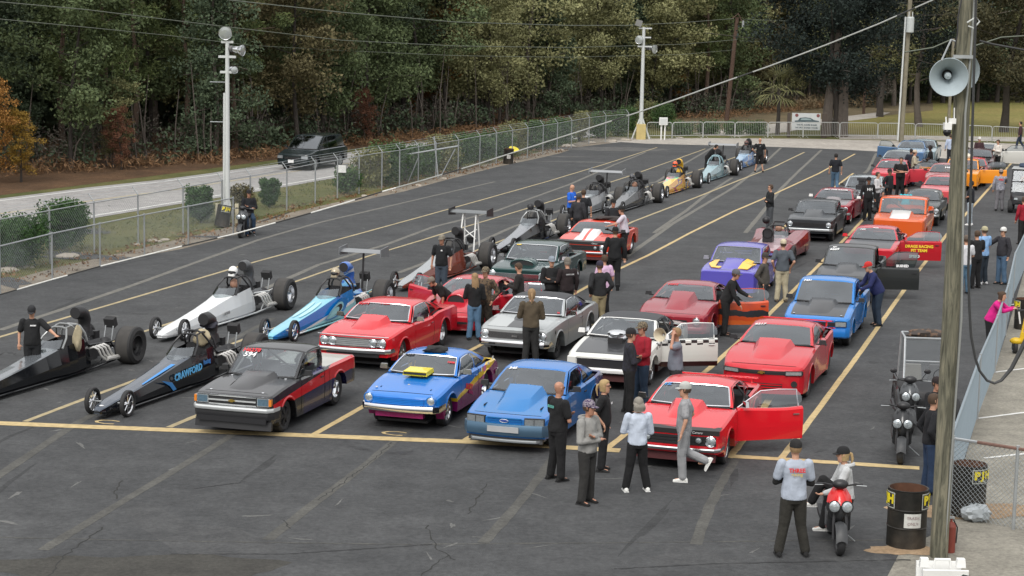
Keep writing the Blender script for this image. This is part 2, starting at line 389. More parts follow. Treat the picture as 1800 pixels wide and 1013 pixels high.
def crack(pts, w, seed):
    r = random.Random(seed); P = [G(*p).xy for p in pts]; Q = []
    for i in range(len(P)-1):
        n = max(2, int((P[i+1]-P[i]).length/.12))
        for k in range(n): Q.append(P[i].lerp(P[i+1], k/n)+Vector((r.uniform(-1, 1), r.uniform(-1, 1)))*.035)
    Q.append(P[-1]); ribbon('crack', Q, w, .0095, CRK, px=False, jit=w*.35)
for i, q in enumerate([[(213, 846), (200, 868), (205, 878)], [(182, 928), (150, 950), (118, 975), (85, 1013)], [(750, 925), (757, 945), (765, 962), (790, 978), (800, 985)],
  [(500, 915), (510, 930)], [(690, 778), (660, 805), (618, 838), (560, 880)], [(855, 852), (838, 880), (822, 905)], [(786, 978), (740, 1013)], [(1640, 700), (1660, 720)]]): crack(q, .022, i)
TAR = mat('tar_seam', (.02, .02, .021), .9)
for i, q in enumerate([[(-50, 945), (300, 952), (700, 958), (1100, 955), (1560, 950)], [(300, 975), (500, 975), (760, 958)], [(1080, 1001), (1260, 992), (1600, 985)], [(340, 860), (430, 848)]]):
    ribbon('asphalt_seam', q, .035, .0092+i*.0001, TAR if i else LINEO, jit=.02, sub=30)
for q in [[(1748, 655), (1830, 645)], [(1719, 736), (1830, 722)], [(1730, 806), (1830, 795)]]: ribbon('bay_line', q, .09, .008, LINEW, jit=.01, sub=8)
ribbon('bay_line', [(1775, 536), (1830, 532)], .09, .008, LINEW, jit=.01, sub=8)
for (x, y, c) in ((185, 743, 'C'), (690, 763, 'C'), (950, 775, 'C')):
    o = text(c, .5, LINEY, frame(G(x, y)+Vector((0, 0, .013)), (cos(LANE), -sin(LANE), 0), (sin(LANE), cos(LANE), 0)), None, 'lane_letter', ext=.0005, wid=1.6); o['kind'] = 'structure'

# scattered scuffs, tyre smears and drips over the lot
def marks(name, n, box, lr, wr, z, m, seed, ang=None, sp=.35):
    r = random.Random(seed); b = MB(); x0, y0, x1, y1 = box; done = []
    for i in range(n*3):
        if len(done) >= n: break
        c = G(r.uniform(x0, x1), y0+(y1-y0)*r.random()**1.6); L = r.uniform(*lr)
        if any((c-q).length < (L+l2)*1.5 for q, l2 in done): continue
        done.append((c, L)); W_ = r.uniform(*wr); a = (ang if ang is not None else r.uniform(0, pi))+r.uniform(-sp, sp); k = 12; ph = r.uniform(0, 6); vs = []
        for j in range(k):
            t = 2*pi*j/k; q = 1+.3*sin(3*t+ph)+.2*sin(5*t+ph*2); u, v = L*q*cos(t), W_*q*sin(t); vs.append((c.x+u*cos(a)-v*sin(a), c.y+u*sin(a)+v*cos(a), z))
        b.add(vs, [tuple(range(k))], m)
    o = b.build(name, ang=0); o['kind'] = 'structure'
    for p in o.data.polygons:
        if p.normal.z < 0: o.data.flip_normals(); break
marks('pale_scuffs', 150, (-100, 330, 1640, 1010), (.05, .30), (.012, .05), .0081, groundmat('scuff_pale', (.10, .10, .098), (.15, .15, .145), 3, 14, .9, .003), 1, None, 1.5)
marks('oil_drips', 60, (100, 420, 1600, 800), (.06, .28), (.05, .2), .0083, groundmat('drip_dark', (.024, .024, .025), (.036, .036, .037), 3, 14, .6, .003), 2)
marks('tyre_smears', 26, (0, 380, 1600, 1000), (.8, 2.6), (.04, .10), .0069, groundmat('smear_dark', (.034, .035, .036), (.05, .051, .053), 3, 14, .9, .003), 3, pi/2-LANE, .25)
marks('worn_patches', 34, (0, 400, 1600, 1010), (.5, 2.2), (.2, .8), .0066, groundmat('patch_pale', (.050, .051, .053), (.078, .079, .080), 2, 14, .9, .003), 4)
for i, (x, y) in enumerate([(497, 792), (345, 882), (1212, 905), (1000, 1000)]): pass
# ------------------------------------------------------------------ trees and planting
def leafmat(name, c1, c2, sc=1.2, trans=.25):
    m = bpy.data.materials.new(name); m.use_nodes = True; MATS[name] = m; n = m.node_tree.nodes; l = m.node_tree.links; b = n['Principled BSDF']
    b.inputs['Roughness'].default_value = .75; b.inputs['Specular IOR Level'].default_value = .25
    g = n.new('ShaderNodeNewGeometry'); tc = n.new('ShaderNodeTexCoord'); no = n.new('ShaderNodeTexNoise'); no.inputs['Scale'].default_value = sc; no.inputs['Detail'].default_value = 3; l.new(tc.outputs['Object'], no.inputs['Vector'])
    ad = n.new('ShaderNodeMath'); ad.operation = 'MULTIPLY_ADD'; ad.inputs[1].default_value = .55; l.new(g.outputs['Random Per Island'], ad.inputs[0])
    s = n.new('ShaderNodeMath'); s.operation = 'MULTIPLY'; s.inputs[1].default_value = .75; l.new(no.outputs['Fac'], s.inputs[0]); l.new(s.outputs[0], ad.inputs[2])
    mr = n.new('ShaderNodeMapRange'); mr.inputs[1].default_value = .25; mr.inputs[2].default_value = .95; l.new(ad.outputs[0], mr.inputs[0])
    mx = n.new('ShaderNodeMix'); mx.data_type = 'RGBA'; mx.inputs[6].default_value = (*c1, 1); mx.inputs[7].default_value = (*c2, 1); l.new(mr.outputs[0], mx.inputs[0]); l.new(mx.outputs[2], b.inputs['Base Color'])
    b.inputs['Subsurface Weight'].default_value = 0
    return m
LF = dict(green=leafmat('leaf_green', (.066, .094, .042), (.130, .165, .072)), oak=leafmat('leaf_oak', (.03, .034, .018), (.095, .085, .042)), dark=leafmat('leaf_dark', (.048, .073, .045), (.098, .130, .072)), olive=leafmat('leaf_olive', (.102, .108, .046), (.195, .192, .085)), skylit=leafmat('leaf_skylit', (.15, .16, .07), (.28, .272, .13)), ink=leafmat('leaf_ink', (.007, .012, .011), (.022, .033, .027)),  # leaf tones of the wood lifted in place of haze
    tan=leafmat('leaf_tan', (.07, .062, .03), (.17, .145, .07)), orange=leafmat('leaf_orange', (.15, .07, .02), (.40, .20, .05)), gold=leafmat('leaf_gold', (.14, .09, .015), (.36, .22, .04)), red=leafmat('leaf_red', (.08, .035, .022), (.19, .085, .048)),
    grey=leafmat('twig_grey', (.05, .042, .034), (.13, .115, .095)), brown=leafmat('dry_brown', (.09, .05, .026), (.26, .15, .075)), pine=leafmat('pine_green', (.05, .075, .028), (.13, .16, .055)), bush=leafmat('bush_green', (.016, .045, .014), (.06, .12, .035), 3), hedge=leafmat('hedge_green', (.022, .055, .02), (.085, .14, .045), 2))
BARK = mat('bark_grey', (.12, .10, .085), .95, var=.35, vs=4, bump=.02, bs=12); BARKD = mat('bark_dark', (.05, .042, .036), .95, var=.35, vs=4, bump=.02, bs=12); BARKP = mat('bark_pine', (.11, .075, .055), .95, var=.35, vs=4)
def leaves(rng, centres, rad, per, size, asp=.6, flat=.75):
    """numpy leaf cards in clumps -> verts, faces"""
    C = np.repeat(np.array(centres), per, axis=0); n = len(C)
    d = rng.normal(size=(n, 3)); d /= np.linalg.norm(d, axis=1)[:, None]; r = rng.random(n)**.45
    R = np.repeat(np.array(rad), per)[:, None] if not np.isscalar(rad) else rad
    p = C+d*r[:, None]*R*np.array([1, 1, flat])
    a = rng.normal(size=(n, 3)); a /= np.linalg.norm(a, axis=1)[:, None]; b = np.cross(a, rng.normal(size=(n, 3))); b /= np.linalg.norm(b, axis=1)[:, None]
    s = size*(.6+.8*rng.random(n))[:, None]; a *= s*.5; b *= s*.5*asp
    v = np.stack([p-a, p+b, p+a, p-b], 1).reshape(-1, 3)
    return v
def leafmesh(name, v, m):
    n = len(v)//4; me = bpy.data.meshes.new(name); me.vertices.add(len(v)); me.vertices.foreach_set('co', v.astype(np.float32).ravel())
    me.loops.add(len(v)); me.loops.foreach_set('vertex_index', np.arange(len(v), dtype=np.int32)); me.polygons.add(n)
    me.polygons.foreach_set('loop_start', np.arange(0, len(v), 4, dtype=np.int32)); me.materials.append(m); me.update(calc_edges=True); me.validate(); return me
def tree_variant(seed, kind, H=14., R=3.6, base=3., n=9500, size=.24, m=None):
    rng = np.random.default_rng(seed); r = random.Random(seed); t = MB(); bk = {'pine': BARKP, 'dead': BARK}.get(kind, BARK if seed % 4 == 1 else BARKD)
    lean = (r.uniform(-.05, .05), r.uniform(-.05, .05)); tr = .09+.006*H*r.uniform(.5, 1.3)
    P = [Vector((lean[0]*z+.12*sin(z*.7+seed), lean[1]*z+.12*cos(z*.6+seed), z)) for z in np.linspace(-.1, H*.9, 9)]
    t.tube(P, [tr*(1.25 if i == 0 else 1-i/9.5) for i in range(9)], bk, 7); cs = []; rs = []
    nb = {'pine': 16, 'cedar': 30}.get(kind, 20)
    for i in range(nb):
        f = (i+.5)/nb; z = base+(H*.93-base)*f; a = i*2.4+r.uniform(-.5, .5)
        if kind == 'pine': L = R*(.5+.5*sin(pi*min(1, f*1.1)))*r.uniform(.6, 1)
        elif kind == 'cedar': L = R*(1-f*.8)*r.uniform(.75, 1.05)
        else: L = R*(sin(pi*(.12+.85*f))**.6)*r.uniform(.65, 1.1)
        k = min(7, int(z/(H*.9)*8)); o = P[k].lerp(P[k+1], .5); o = Vector((o.x, o.y, z-.1)); up = r.uniform(.1, .5)*L if kind != 'cedar' else -.1*L
        e = o+Vector((cos(a)*L, sin(a)*L, up)); mid = o.lerp(e, .5)+Vector((0, 0, .1*L*r.uniform(-.5, 1)))
        t.tube([o, mid, e], [tr*.30*(1-f*.6), tr*.2*(1-f*.6), .02], bk, 4, cap=False)
        q = 3 if kind != 'pine' else 2
        for j in range(q+1):
            u = .35+.65*j/q; c = o.lerp(e, u)+Vector((r.uniform(-.5, .5), r.uniform(-.5, .5), r.uniform(-.2, .6))); cs.append(c); rs.append(R*r.uniform(.20, .36))
    for j in range(6): cs.append(P[8]+Vector((r.uniform(-1, 1), r.uniform(-1, 1), r.uniform(-1, .8)))); rs.append(R*.3)
    per = max(4, n//len(cs))
    v = leaves(rng, cs, rs, per, size, .6 if kind != 'pine' else .25, .7)
    return t.mesh('trunk', 60), leafmesh('crown', v, m or LF['green'])
TV = {k: [tree_variant(s, kd, H, R, b, n, sz) for s in ss] for k, (kd, H, R, b, n, sz, ss) in dict(
    broad=('broad', 14, 3.7, 2.2, 15500, .205, (1, 2, 3, 4)), pine=('pine', 17, 3.0, 4.0, 11000, .27, (11, 12)), cedar=('cedar', 13, 3.0, .6, 15000, .19, (21, 22)), small=('broad', 7.5, 2.0, 1.2, 7500, .15, (31, 32))).items()}
def tree(kind, i, p, s, rz, lm, label, name='broadleaf_tree', group='trees of the wood beyond the road', trunkm=None, sz=1.):
    tm, cm = TV[kind][i % len(TV[kind])]; o = thing(name, label, 'tree', (p[0], p[1], p[2] if len(p) > 2 else 0), rz, group); o.scale = (s, s, s*sz)
    a = bpy.data.objects.new('trunk', tm); COL.objects.link(a); a.parent = o; b = bpy.data.objects.new('crown', cm); COL.objects.link(b); b.parent = o
    b.material_slots[0].link = 'OBJECT'; b.material_slots[0].material = LF[lm]; return o
EDGE = [G(*p) for p in ((-330, 345), (-150, 322), (0, 305), (200, 293), (400, 280), (520, 265), (600, 256), (800, 235), (1000, 214), (1130, 208), (1250, 207), (1340, 196), (1440, 186))]
def along(P, t):
    L = [(P[i+1]-P[i]).length for i in range(len(P)-1)]; d = t*sum(L)
    for i, l in enumerate(L):
        if d <= l: return P[i].lerp(P[i+1], d/l), (P[i+1]-P[i]).normalized()
        d -= l
    return P[-1], (P[-1]-P[-2]).normalized()
rt = random.Random(5); kinds = ['green', 'dark', 'olive', 'green', 'tan', 'olive', 'dark', 'olive', 'green', 'dark']
LB = dict(green='green leafed tree with tall crown in the wood beyond the road', dark='dark green tree in the wood beyond the road', olive='olive green tree turning towards autumn in the wood', skylit='pale sage green tree in the wood behind the far end of the fence', grey='grey brown half bare tree in the wood beyond the left road', tan='tan brown autumn tree in the wood beyond the road', pine='tall bare trunked pine rising out of the wood')
for row, (off, n) in enumerate(((1.5, 25), (5.5, 24), (10.5, 22), (16.5, 20))):
    for k in range(n):
        p, d = along(EDGE, min(1, max(0, (k+.5+rt.uniform(-.4, .4))/n))); q = Vector((-d.y, d.x, 0)); q = q if q.y > 0 else -q
        p = p+q*(off+rt.uniform(-1.2, 1.6)); px, py = PJ(p); rr = rt.random()
        if rr < .24 or (px < 330 and rr < .55): kd, lm, nm = 'pine', 'pine', 'pine_tree'
        elif rr > .88: kd, lm, nm = 'cedar', 'dark', 'cedar_tree'
        else:
            kd, nm = 'broad', 'broadleaf_tree'; lm = kinds[rt.randrange(10)]
            if px > 760 and px < 1320 and kd == 'broad' and rt.random() < .7: lm = 'skylit'  # brighter leaves: stronger sky light put into their colour
            elif px > 560 and px < 1320 and rt.random() < .3: lm = 'olive'
            if px < 420 and rt.random() < .35: lm = rt.choice(['green', 'olive', 'olive'])
        s = rt.uniform(.85, 1.15)
        tree(kd, rt.randrange(4), p, s, rt.uniform(0, 6.3), lm, LB['pine' if kd == 'pine' else lm], nm)
# small coloured trees at the wood's edge
for (x, y, s, lm, lb, dz) in ((-12, 322, .66, 'orange', 'bright orange autumn tree at the left edge of the photo', 0), (38, 320, .45, 'gold', 'golden green young tree beside the orange one', 0), (757, 228, 1.45, 'orange', 'tall tree with pale orange top above the middle of the wood', 3), (212, 298, .42, 'red', 'small reddish tree low in the wood behind the left road', 0), (880, 222, .8, 'tan', 'russet tree low in the wood above the long fence', 1), (645, 245, .55, 'gold', 'small yellow tree left of the tall orange one', 2), (185, 300, .6, 'olive', 'yellowish tree low in the wood behind the clipped bush', 1), (1205, 206, .45, 'orange', 'small orange leafed tree right of the far light pole', 1), (1145, 207, 1.2, 'olive', 'olive tree behind the far light pole', 0), (640, 256, .45, 'red', 'small red brown tree by the minivan', 1)):
    tree('small', int(s*10), G(x, y)+Vector((0, dz*2, 0)), s, x, lm, lb, group=None)
# undergrowth, dry grass and the deep wood behind
rg = np.random.default_rng(3)
def strip_pts(n, P, o0, o1, rng, h0, h1):
    out = []
    for _ in range(n):
        p, d = along(P, rng.random()); q = Vector((-d.y, d.x, 0)); q = q if q.y > 0 else -q; out.append(p+q*rng.uniform(o0, o1)+Vector((0, 0, rng.uniform(h0, h1))))
    return np.array(out)
def stuffmesh(name, v, m):
    o = bpy.data.objects.new(name, leafmesh(name, v, m)); COL.objects.link(o); o['kind'] = 'stuff'; return o
c = strip_pts(520, EDGE, 0, 5, rg, .2, 2.0); stuffmesh('undergrowth', leaves(rg, c, .95, 45, .26, .22, 1.0), LF['grey'])
c = strip_pts(240, EDGE, -.3, 3, rg, .2, 1.6); stuffmesh('undergrowth', leaves(rg, c, .8, 50, .24, .6, .9), LF['dark'])
c = strip_pts(560, EDGE, -2.2, .6, rg, 0, .45); stuffmesh('dry_grass', leaves(rg, c, .7, 30, .28, .16, .5), LF['brown'])
c = strip_pts(3800, EDGE, 17, 30, rg, 0, 15); stuffmesh('deep_wood', leaves(rg, c, 1.7, 22, .75, .7, 1.0), LF['dark'])
tw = MB(); r = random.Random(9)
for i in range(210):     # thin bare stems low in the wood
    p, d = along(EDGE, r.random()); q = Vector((-d.y, d.x, 0)); q = q if q.y > 0 else -q; p = p+q*r.uniform(-.3, 4); h = r.uniform(2, 6); a = r.uniform(-.8, .8)
    tw.tube([p, p+Vector((a*.4, 0, h*.5)), p+Vector((a+r.uniform(-.4, .4), .2, h))], [.05, .04, .015], BARK, 4, cap=False)
o = tw.build('bare_stems'); o['kind'] = 'stuff'
# right hand field: big oaks, far trees, palm
def big_tree(p, H, R, base, n, lm, label, seed, kind='broad', size=.22, trunks=1, name='oak_tree', bk=None):
    tm, cm = tree_variant(seed, kind, H, R, base, n, size, LF[lm]); o = thing(name, label, 'tree', p, 0)
    a = bpy.data.objects.new('trunk', tm); COL.objects.link(a); a.parent = o; a.scale = (1.7, 1.7, 1); b = bpy.data.objects.new('crown', cm); COL.objects.link(b); b.parent = o
    if trunks > 1:
        t = MB(); t.tube([(-.55, .1, -.1), (-.5, 0, 2), (-.2, .1, 5), (.1, 0, 8)], [.42, .36, .3, .2], BARK, 8, cap=False); t.tube([(.55, 0, -.1), (.5, 0, 2.5), (.45, 0, 6)], [.46, .42, .3], BARK, 8, cap=False); t.build('trunk', o)
    return o
big_tree(G(1466, 240), 16, 5.8, 2.7, 38000, 'ink', 'huge dark evergreen oak with twin grey trunks beside the white sign', 51, trunks=2)
big_tree(G(1760, 232), 15, 5.6, 2.6, 30000, 'oak', 'broad brown-green oak standing in the field behind the horn speakers', 52)
big_tree(G(1612, 222), 14, 4.8, 3.4, 14000, 'ink', 'dark oak with leaning trunk between the two poles', 53)
big_tree(G(1548, 205), 13, 3.2, 3.0, 9000, 'olive', 'olive tree rising behind the twin trunked oak', 54)
for i, (x, y, s, lm, kd) in enumerate([(1380, 190, 1.1, 'olive', 'broad'), (1420, 188, 1.2, 'dark', 'broad'), (1500, 187, 1.1, 'green', 'broad'), (1540, 190, 1, 'grey', 'small'), (1570, 186, 1.2, 'olive', 'broad'), (1600, 184, 1.3, 'dark', 'broad'), (1635, 182, 1.2, 'green', 'broad'), (1660, 181, 1.4, 'tan', 'broad'), (1690, 180, 1.3, 'dark', 'broad'),
        (1720, 180, 1.3, 'tan', 'broad'), (1755, 180, 1.4, 'dark', 'broad'), (1790, 180, 1.3, 'olive', 'broad'), (1825, 181, 1.3, 'dark', 'broad'), (1860, 181, 1.3, 'tan', 'broad'), (1450, 180, 1.3, 'dark', 'broad'), (1520, 180, 1.3, 'dark', 'cedar'), (1680, 176, 1.5, 'dark', 'broad'), (1740, 176, 1.5, 'dark', 'cedar'), (1810, 176, 1.5, 'green', 'broad'), (1610, 177, 1.4, 'dark', 'cedar')]):
    tree(kd, i, G(x, y), s, i*1.7, lm, 'far tree closing the grass field behind the big oaks', group='far trees behind the grass field')
FE = [G(1330, 186), G(1440, 178), G(1600, 174), G(1750, 173), G(2000, 174)]
c = strip_pts(1800, FE, 6, 16, rg, 0, 15); stuffmesh('deep_wood', leaves(rg, c, 1.9, 22, .9, .7, 1.0), LF['dark'])
c = strip_pts(240, FE, -3, 2, rg, .5, 4.0); stuffmesh('undergrowth', leaves(rg, c, 1.5, 60, .32, .6, .9), LF['dark'])
c = strip_pts(300, FE, -4, 3, rg, 0, 2.0); stuffmesh('undergrowth', leaves(rg, c, 1.1, 45, .3, .3, .9), LF['grey'])
BANK = [G(1290, 206), G(1360, 200), G(1440, 198), G(1540, 193), G(1600, 190)]
c = strip_pts(420, BANK, 2.5, 14, rg, 0, .9); stuffmesh('dry_grass', leaves(rg, c, .8, 40, .35, .16, .9), leafmat('dry_bank', (.11, .085, .05), (.24, .18, .105)))
pt = thing('palm_tree', 'small palm with drooping fan fronds left of the white sign', 'palm tree', G(1366, 238)); b = MB(); b.tube([(0, 0, -.1), (.05, 0, 1.5), (0, 0, 3.4)], [.17, .13, .15], BARKD, 8); b.build('trunk', pt)
f = MB(); rp = random.Random(4)
for i in range(34):
    a = i*2.4; el = rp.uniform(-.5, 1.2); L = rp.uniform(1.7, 2.3); o = Vector((0, 0, 3.2)); d = Vector((cos(a)*cos(el), sin(a)*cos(el), sin(el))); sd_ = Vector((-sin(a), cos(a), 0))
    tip = o+d*L*.6
    for k in range(9):
        w = (k-4)/4; e = tip+(d*cos(w*1.2)+sd_*sin(w*1.2))*L*.6-Vector((0, 0, .30+abs(w)*.2)); mid = tip.lerp(e, .55)+Vector((0, 0, .16)); f.add([tip, mid+sd_*.035, e, mid-sd_*.035], [(0, 1, 2, 3)], LF['olive'])
    f.tube([o, tip], .012, LF['olive'], 3)
f.build('fronds', pt)
# bushes
BV = {}
def bush(p, w, h, label, lm='bush', seed=1, loose=False, group=None, d=None, name='clipped_bush'):
    rng = np.random.default_rng(seed); r = random.Random(seed); d = d or w; o = thing(name, label, 'bush', p, 0, group); cs = []; rs = []
    nb = int((26+26*w*h*.5)*(1 if loose else 1.9))
    for i in range(nb):
        z = r.uniform(.16, .92); a = r.uniform(0, 6.3); rad = sqrt(r.random())*(min(1, .35+z*1.1) if not loose else min(1, .5+z))*(1 if z < .7 else 1-(z-.7)*.8)
        cs.append((cos(a)*rad*w/2*.85, sin(a)*rad*d/2*.85, z*h)); rs.append(.17*min(w, 2.2)*(1.25 if loose else 1))
    v = leaves(rng, cs, rs, 90 if not loose else 60, .085 if not loose else .11, .6, .9)
    m = leafmesh('foliage', v, LF[lm]); f = bpy.data.objects.new('foliage', m); COL.objects.link(f); f.parent = o
    t = MB()
    for i in range(9): a = i*.7; t.tube([(0, 0, 0), (cos(a)*w*.15, sin(a)*d*.15, h*.3), (cos(a)*w*.36, sin(a)*d*.36, h*.75)], [.03, .022, .01], BARK, 4, cap=False)
    t.build('stems', o); return o
bush(G(22, 462), 2.0, 1.7, 'clipped green bush cut off by the left edge of the photo', seed=1, w=2.4) if False else bush(G(26, 468), 2.3, 1.55, 'clipped green bush cut off by the left edge of the photo', seed=1)
bush(G(110, 440), 1.95, 1.65, 'big square clipped bush behind the left fence', seed=2)
bush(G(352, 391), 1.25, 1.45, 'narrow clipped bush left of the near light pole', seed=3)
bush(G(425, 386), 1.1, 1.35, 'thin grey-green bush just behind the near light pole', 'tan', 4, True, name='loose_bush')
bush(G(473, 364), 1.0, 1.2, 'small round bush right of the near light pole', seed=5)
bush(G(610, 340), 1.3, 1.2, 'loose green bush behind the white fence notice', 'hedge', 6, True, name='loose_bush')
hx = [(648, 335), (680, 330), (712, 324), (742, 316), (775, 309), (808, 302), (840, 293), (872, 285), (902, 279), (932, 272), (958, 268), (986, 262), (1018, 256), (1052, 250), (1085, 246), (1104, 240), (1140, 232), (1165, 236)]
for i, (x, y) in enumerate(hx):
    bush(G(x, y-7), 1.9+.3*sin(i*2), (1.75+.25*sin(i*1.7)) if i < 16 else 2.0, 'leafy hedge bush growing against the back of the tall fence' if i < 15 else 'tall hedge bush by the base of the far light pole', 'hedge' if i % 4 else 'olive', 40+i, True, 'hedge bushes behind the tall fence' if i < 15 else 'hedge bushes by the far light pole', d=1.4, name='hedge_bush')
for i, (x, y) in enumerate([(1200, 238), (1245, 236), (1290, 237), (1330, 238)]): bush(G(x, y), 1.9, .9, 'low green bush behind the far crowd barriers', 'hedge', 70+i, True, 'low bushes behind the barriers', d=1.2, name='low_bush')
# grass tufts, stones along the fence
VRG = [G(*p) for p in ((-60, 500), (0, 488), (100, 462), (250, 428), (400, 394), (500, 366), (640, 337), (800, 296), (980, 258))]
c = strip_pts(900, VRG, -.2, 3.5, rg, 0, .10); stuffmesh('grass_tufts', leaves(rg, c, .35, 12, .12, .2, .3), leafmat('grass_blades', (.05, .075, .02), (.17, .17, .06)))
c = strip_pts(220, VRG, -1.4, .2, rg, 0, .08); stuffmesh('dead_leaves', leaves(rg, c, .4, 12, .10, .6, .2), LF['brown'])
STN = mat('pale_stone', (.34, .30, .25), .9, var=.3, vs=6, bump=.02, bs=8); rr_ = random.Random(2)
for i, (x, y, s) in enumerate([(117, 452, .28), (128, 450, .2), (15, 476, .25), (240, 430, .12), (268, 424, .2), (290, 422, .14), (280, 425, .12), (50, 470, .14), (640, 345, .16), (735, 327, .2), (690, 336, .15), (1000, 258, .35), (1040, 252, .3), (985, 265, .22), (1075, 249, .3), (900, 286, .3), (780, 315, .18), (1100, 247, .3), (1195, 243, .2)]):
    s_ = MB(); s_.ball((0, 0, 0), 1, STN, 9, (s*rr_.uniform(.9, 1.5), s, s*.45)); s_.v = [(a+rr_.uniform(-.12, .12)*s, b+rr_.uniform(-.12, .12)*s, c_+rr_.uniform(-.08, .08)*s) for a, b, c_ in s_.v]
    o = s_.build('stone', ang=25, loc=G(x, y)); tag(o, 'pale rough stone lying in the sandy strip along the fence', 'stone', 'stones along the fence')
# ------------------------------------------------------------------ cars
def stripe_mat(name, base, bands, coat=.5, rough=.26, wob=0.):
    """car paint with lengthwise graphics: bands of (a, b, thickness, taper, colour): centre height a+b*x, x0, x1"""
    key = 'paint_'+name
    if key in MATS: return MATS[key]
    m = bpy.data.materials.new(key); m.use_nodes = True; MATS[key] = m
    n = m.node_tree.nodes; l = m.node_tree.links; b = n['Principled BSDF']
    b.inputs['Roughness'].default_value = rough; b.inputs['Coat Weight'].default_value = coat; b.inputs['Coat Roughness'].default_value = .04
    tc = n.new('ShaderNodeTexCoord'); sp = n.new('ShaderNodeSeparateXYZ'); l.new(tc.outputs['Object'], sp.inputs[0])
    def mth(op, a, bb, c=None):
        k = n.new('ShaderNodeMath'); k.operation = op
        for i, q in enumerate((a, bb, c)):
            if q is None: continue
            if isinstance(q, (int, float)): k.inputs[i].default_value = q
            else: l.new(q, k.inputs[i])
        return k.outputs[0]
    x, y, z = sp.outputs
    ns = n.new('ShaderNodeTexNoise'); ns.inputs['Scale'].default_value = 2.2; ns.inputs['Detail'].default_value = 3; l.new(tc.outputs['Object'], ns.inputs['Vector'])
    wv = mth('MULTIPLY', mth('SUBTRACT', ns.outputs['Fac'], .5), wob)
    col = None
    for bd in bands:
        kind = bd[0]
        if kind == 'z':      # between two lines in x,z
            _, a0, b0, a1, b1, x0, x1, c = bd
            zz = mth('ADD', z, wv)
            f = mth('MULTIPLY', mth('GREATER_THAN', zz, mth('MULTIPLY_ADD', x, b0, a0)), mth('LESS_THAN', zz, mth('MULTIPLY_ADD', x, b1, a1)))
            f = mth('MULTIPLY', f, mth('MULTIPLY', mth('GREATER_THAN', x, x0), mth('LESS_THAN', x, x1)))
        elif kind == 'y':    # between |y| y0..y1, x0..x1, above z0
            _, y0, y1, x0, x1, z0, c = bd
            ay = mth('ABSOLUTE', y, 0)
            f = mth('MULTIPLY', mth('GREATER_THAN', ay, y0), mth('LESS_THAN', ay, y1))
            f = mth('MULTIPLY', f, mth('MULTIPLY', mth('GREATER_THAN', x, x0), mth('LESS_THAN', x, x1)))
            f = mth('MULTIPLY', f, mth('GREATER_THAN', z, z0))
        elif kind == 'n':    # noise patches
            _, sc, th, c = bd
            n3 = n.new('ShaderNodeTexNoise'); n3.inputs['Scale'].default_value = sc; n3.inputs['Detail'].default_value = 2; n3.inputs['Distortion'].default_value = 1.5
            mp = n.new('ShaderNodeMapping'); mp.inputs['Scale'].default_value = (.35, 1, 1.2); l.new(tc.outputs['Object'], mp.inputs[0]); l.new(mp.outputs[0], n3.inputs['Vector'])
            f = mth('GREATER_THAN', n3.outputs['Fac'], th)
        elif kind == 'c':    # checkers in x,z band
            _, a0, b0, a1, b1, x0, x1, sq, c = bd
            f = mth('MULTIPLY', mth('GREATER_THAN', z, mth('MULTIPLY_ADD', x, b0, a0)), mth('LESS_THAN', z, mth('MULTIPLY_ADD', x, b1, a1)))
            f = mth('MULTIPLY', f, mth('MULTIPLY', mth('GREATER_THAN', x, x0), mth('LESS_THAN', x, x1)))
            q = mth('MODULO', mth('ADD', mth('FLOOR', mth('MULTIPLY', mth('ADD', x, 10), 1/sq), 0), mth('FLOOR', mth('MULTIPLY', z, 1/(sq*.55)), 0)), 2)
            f = mth('MULTIPLY', f, mth('GREATER_THAN', q, .5))
        k = n.new('ShaderNodeMix'); k.data_type = 'RGBA'; l.new(f, k.inputs[0])
        if col is None: k.inputs[6].default_value = (*srgb(base), 1)
        else: l.new(col, k.inputs[6])
        k.inputs[7].default_value = (*srgb(c), 1); col = k.outputs[2]
    l.new(col, b.inputs['Base Color'])
    return m
WHEELS = {}
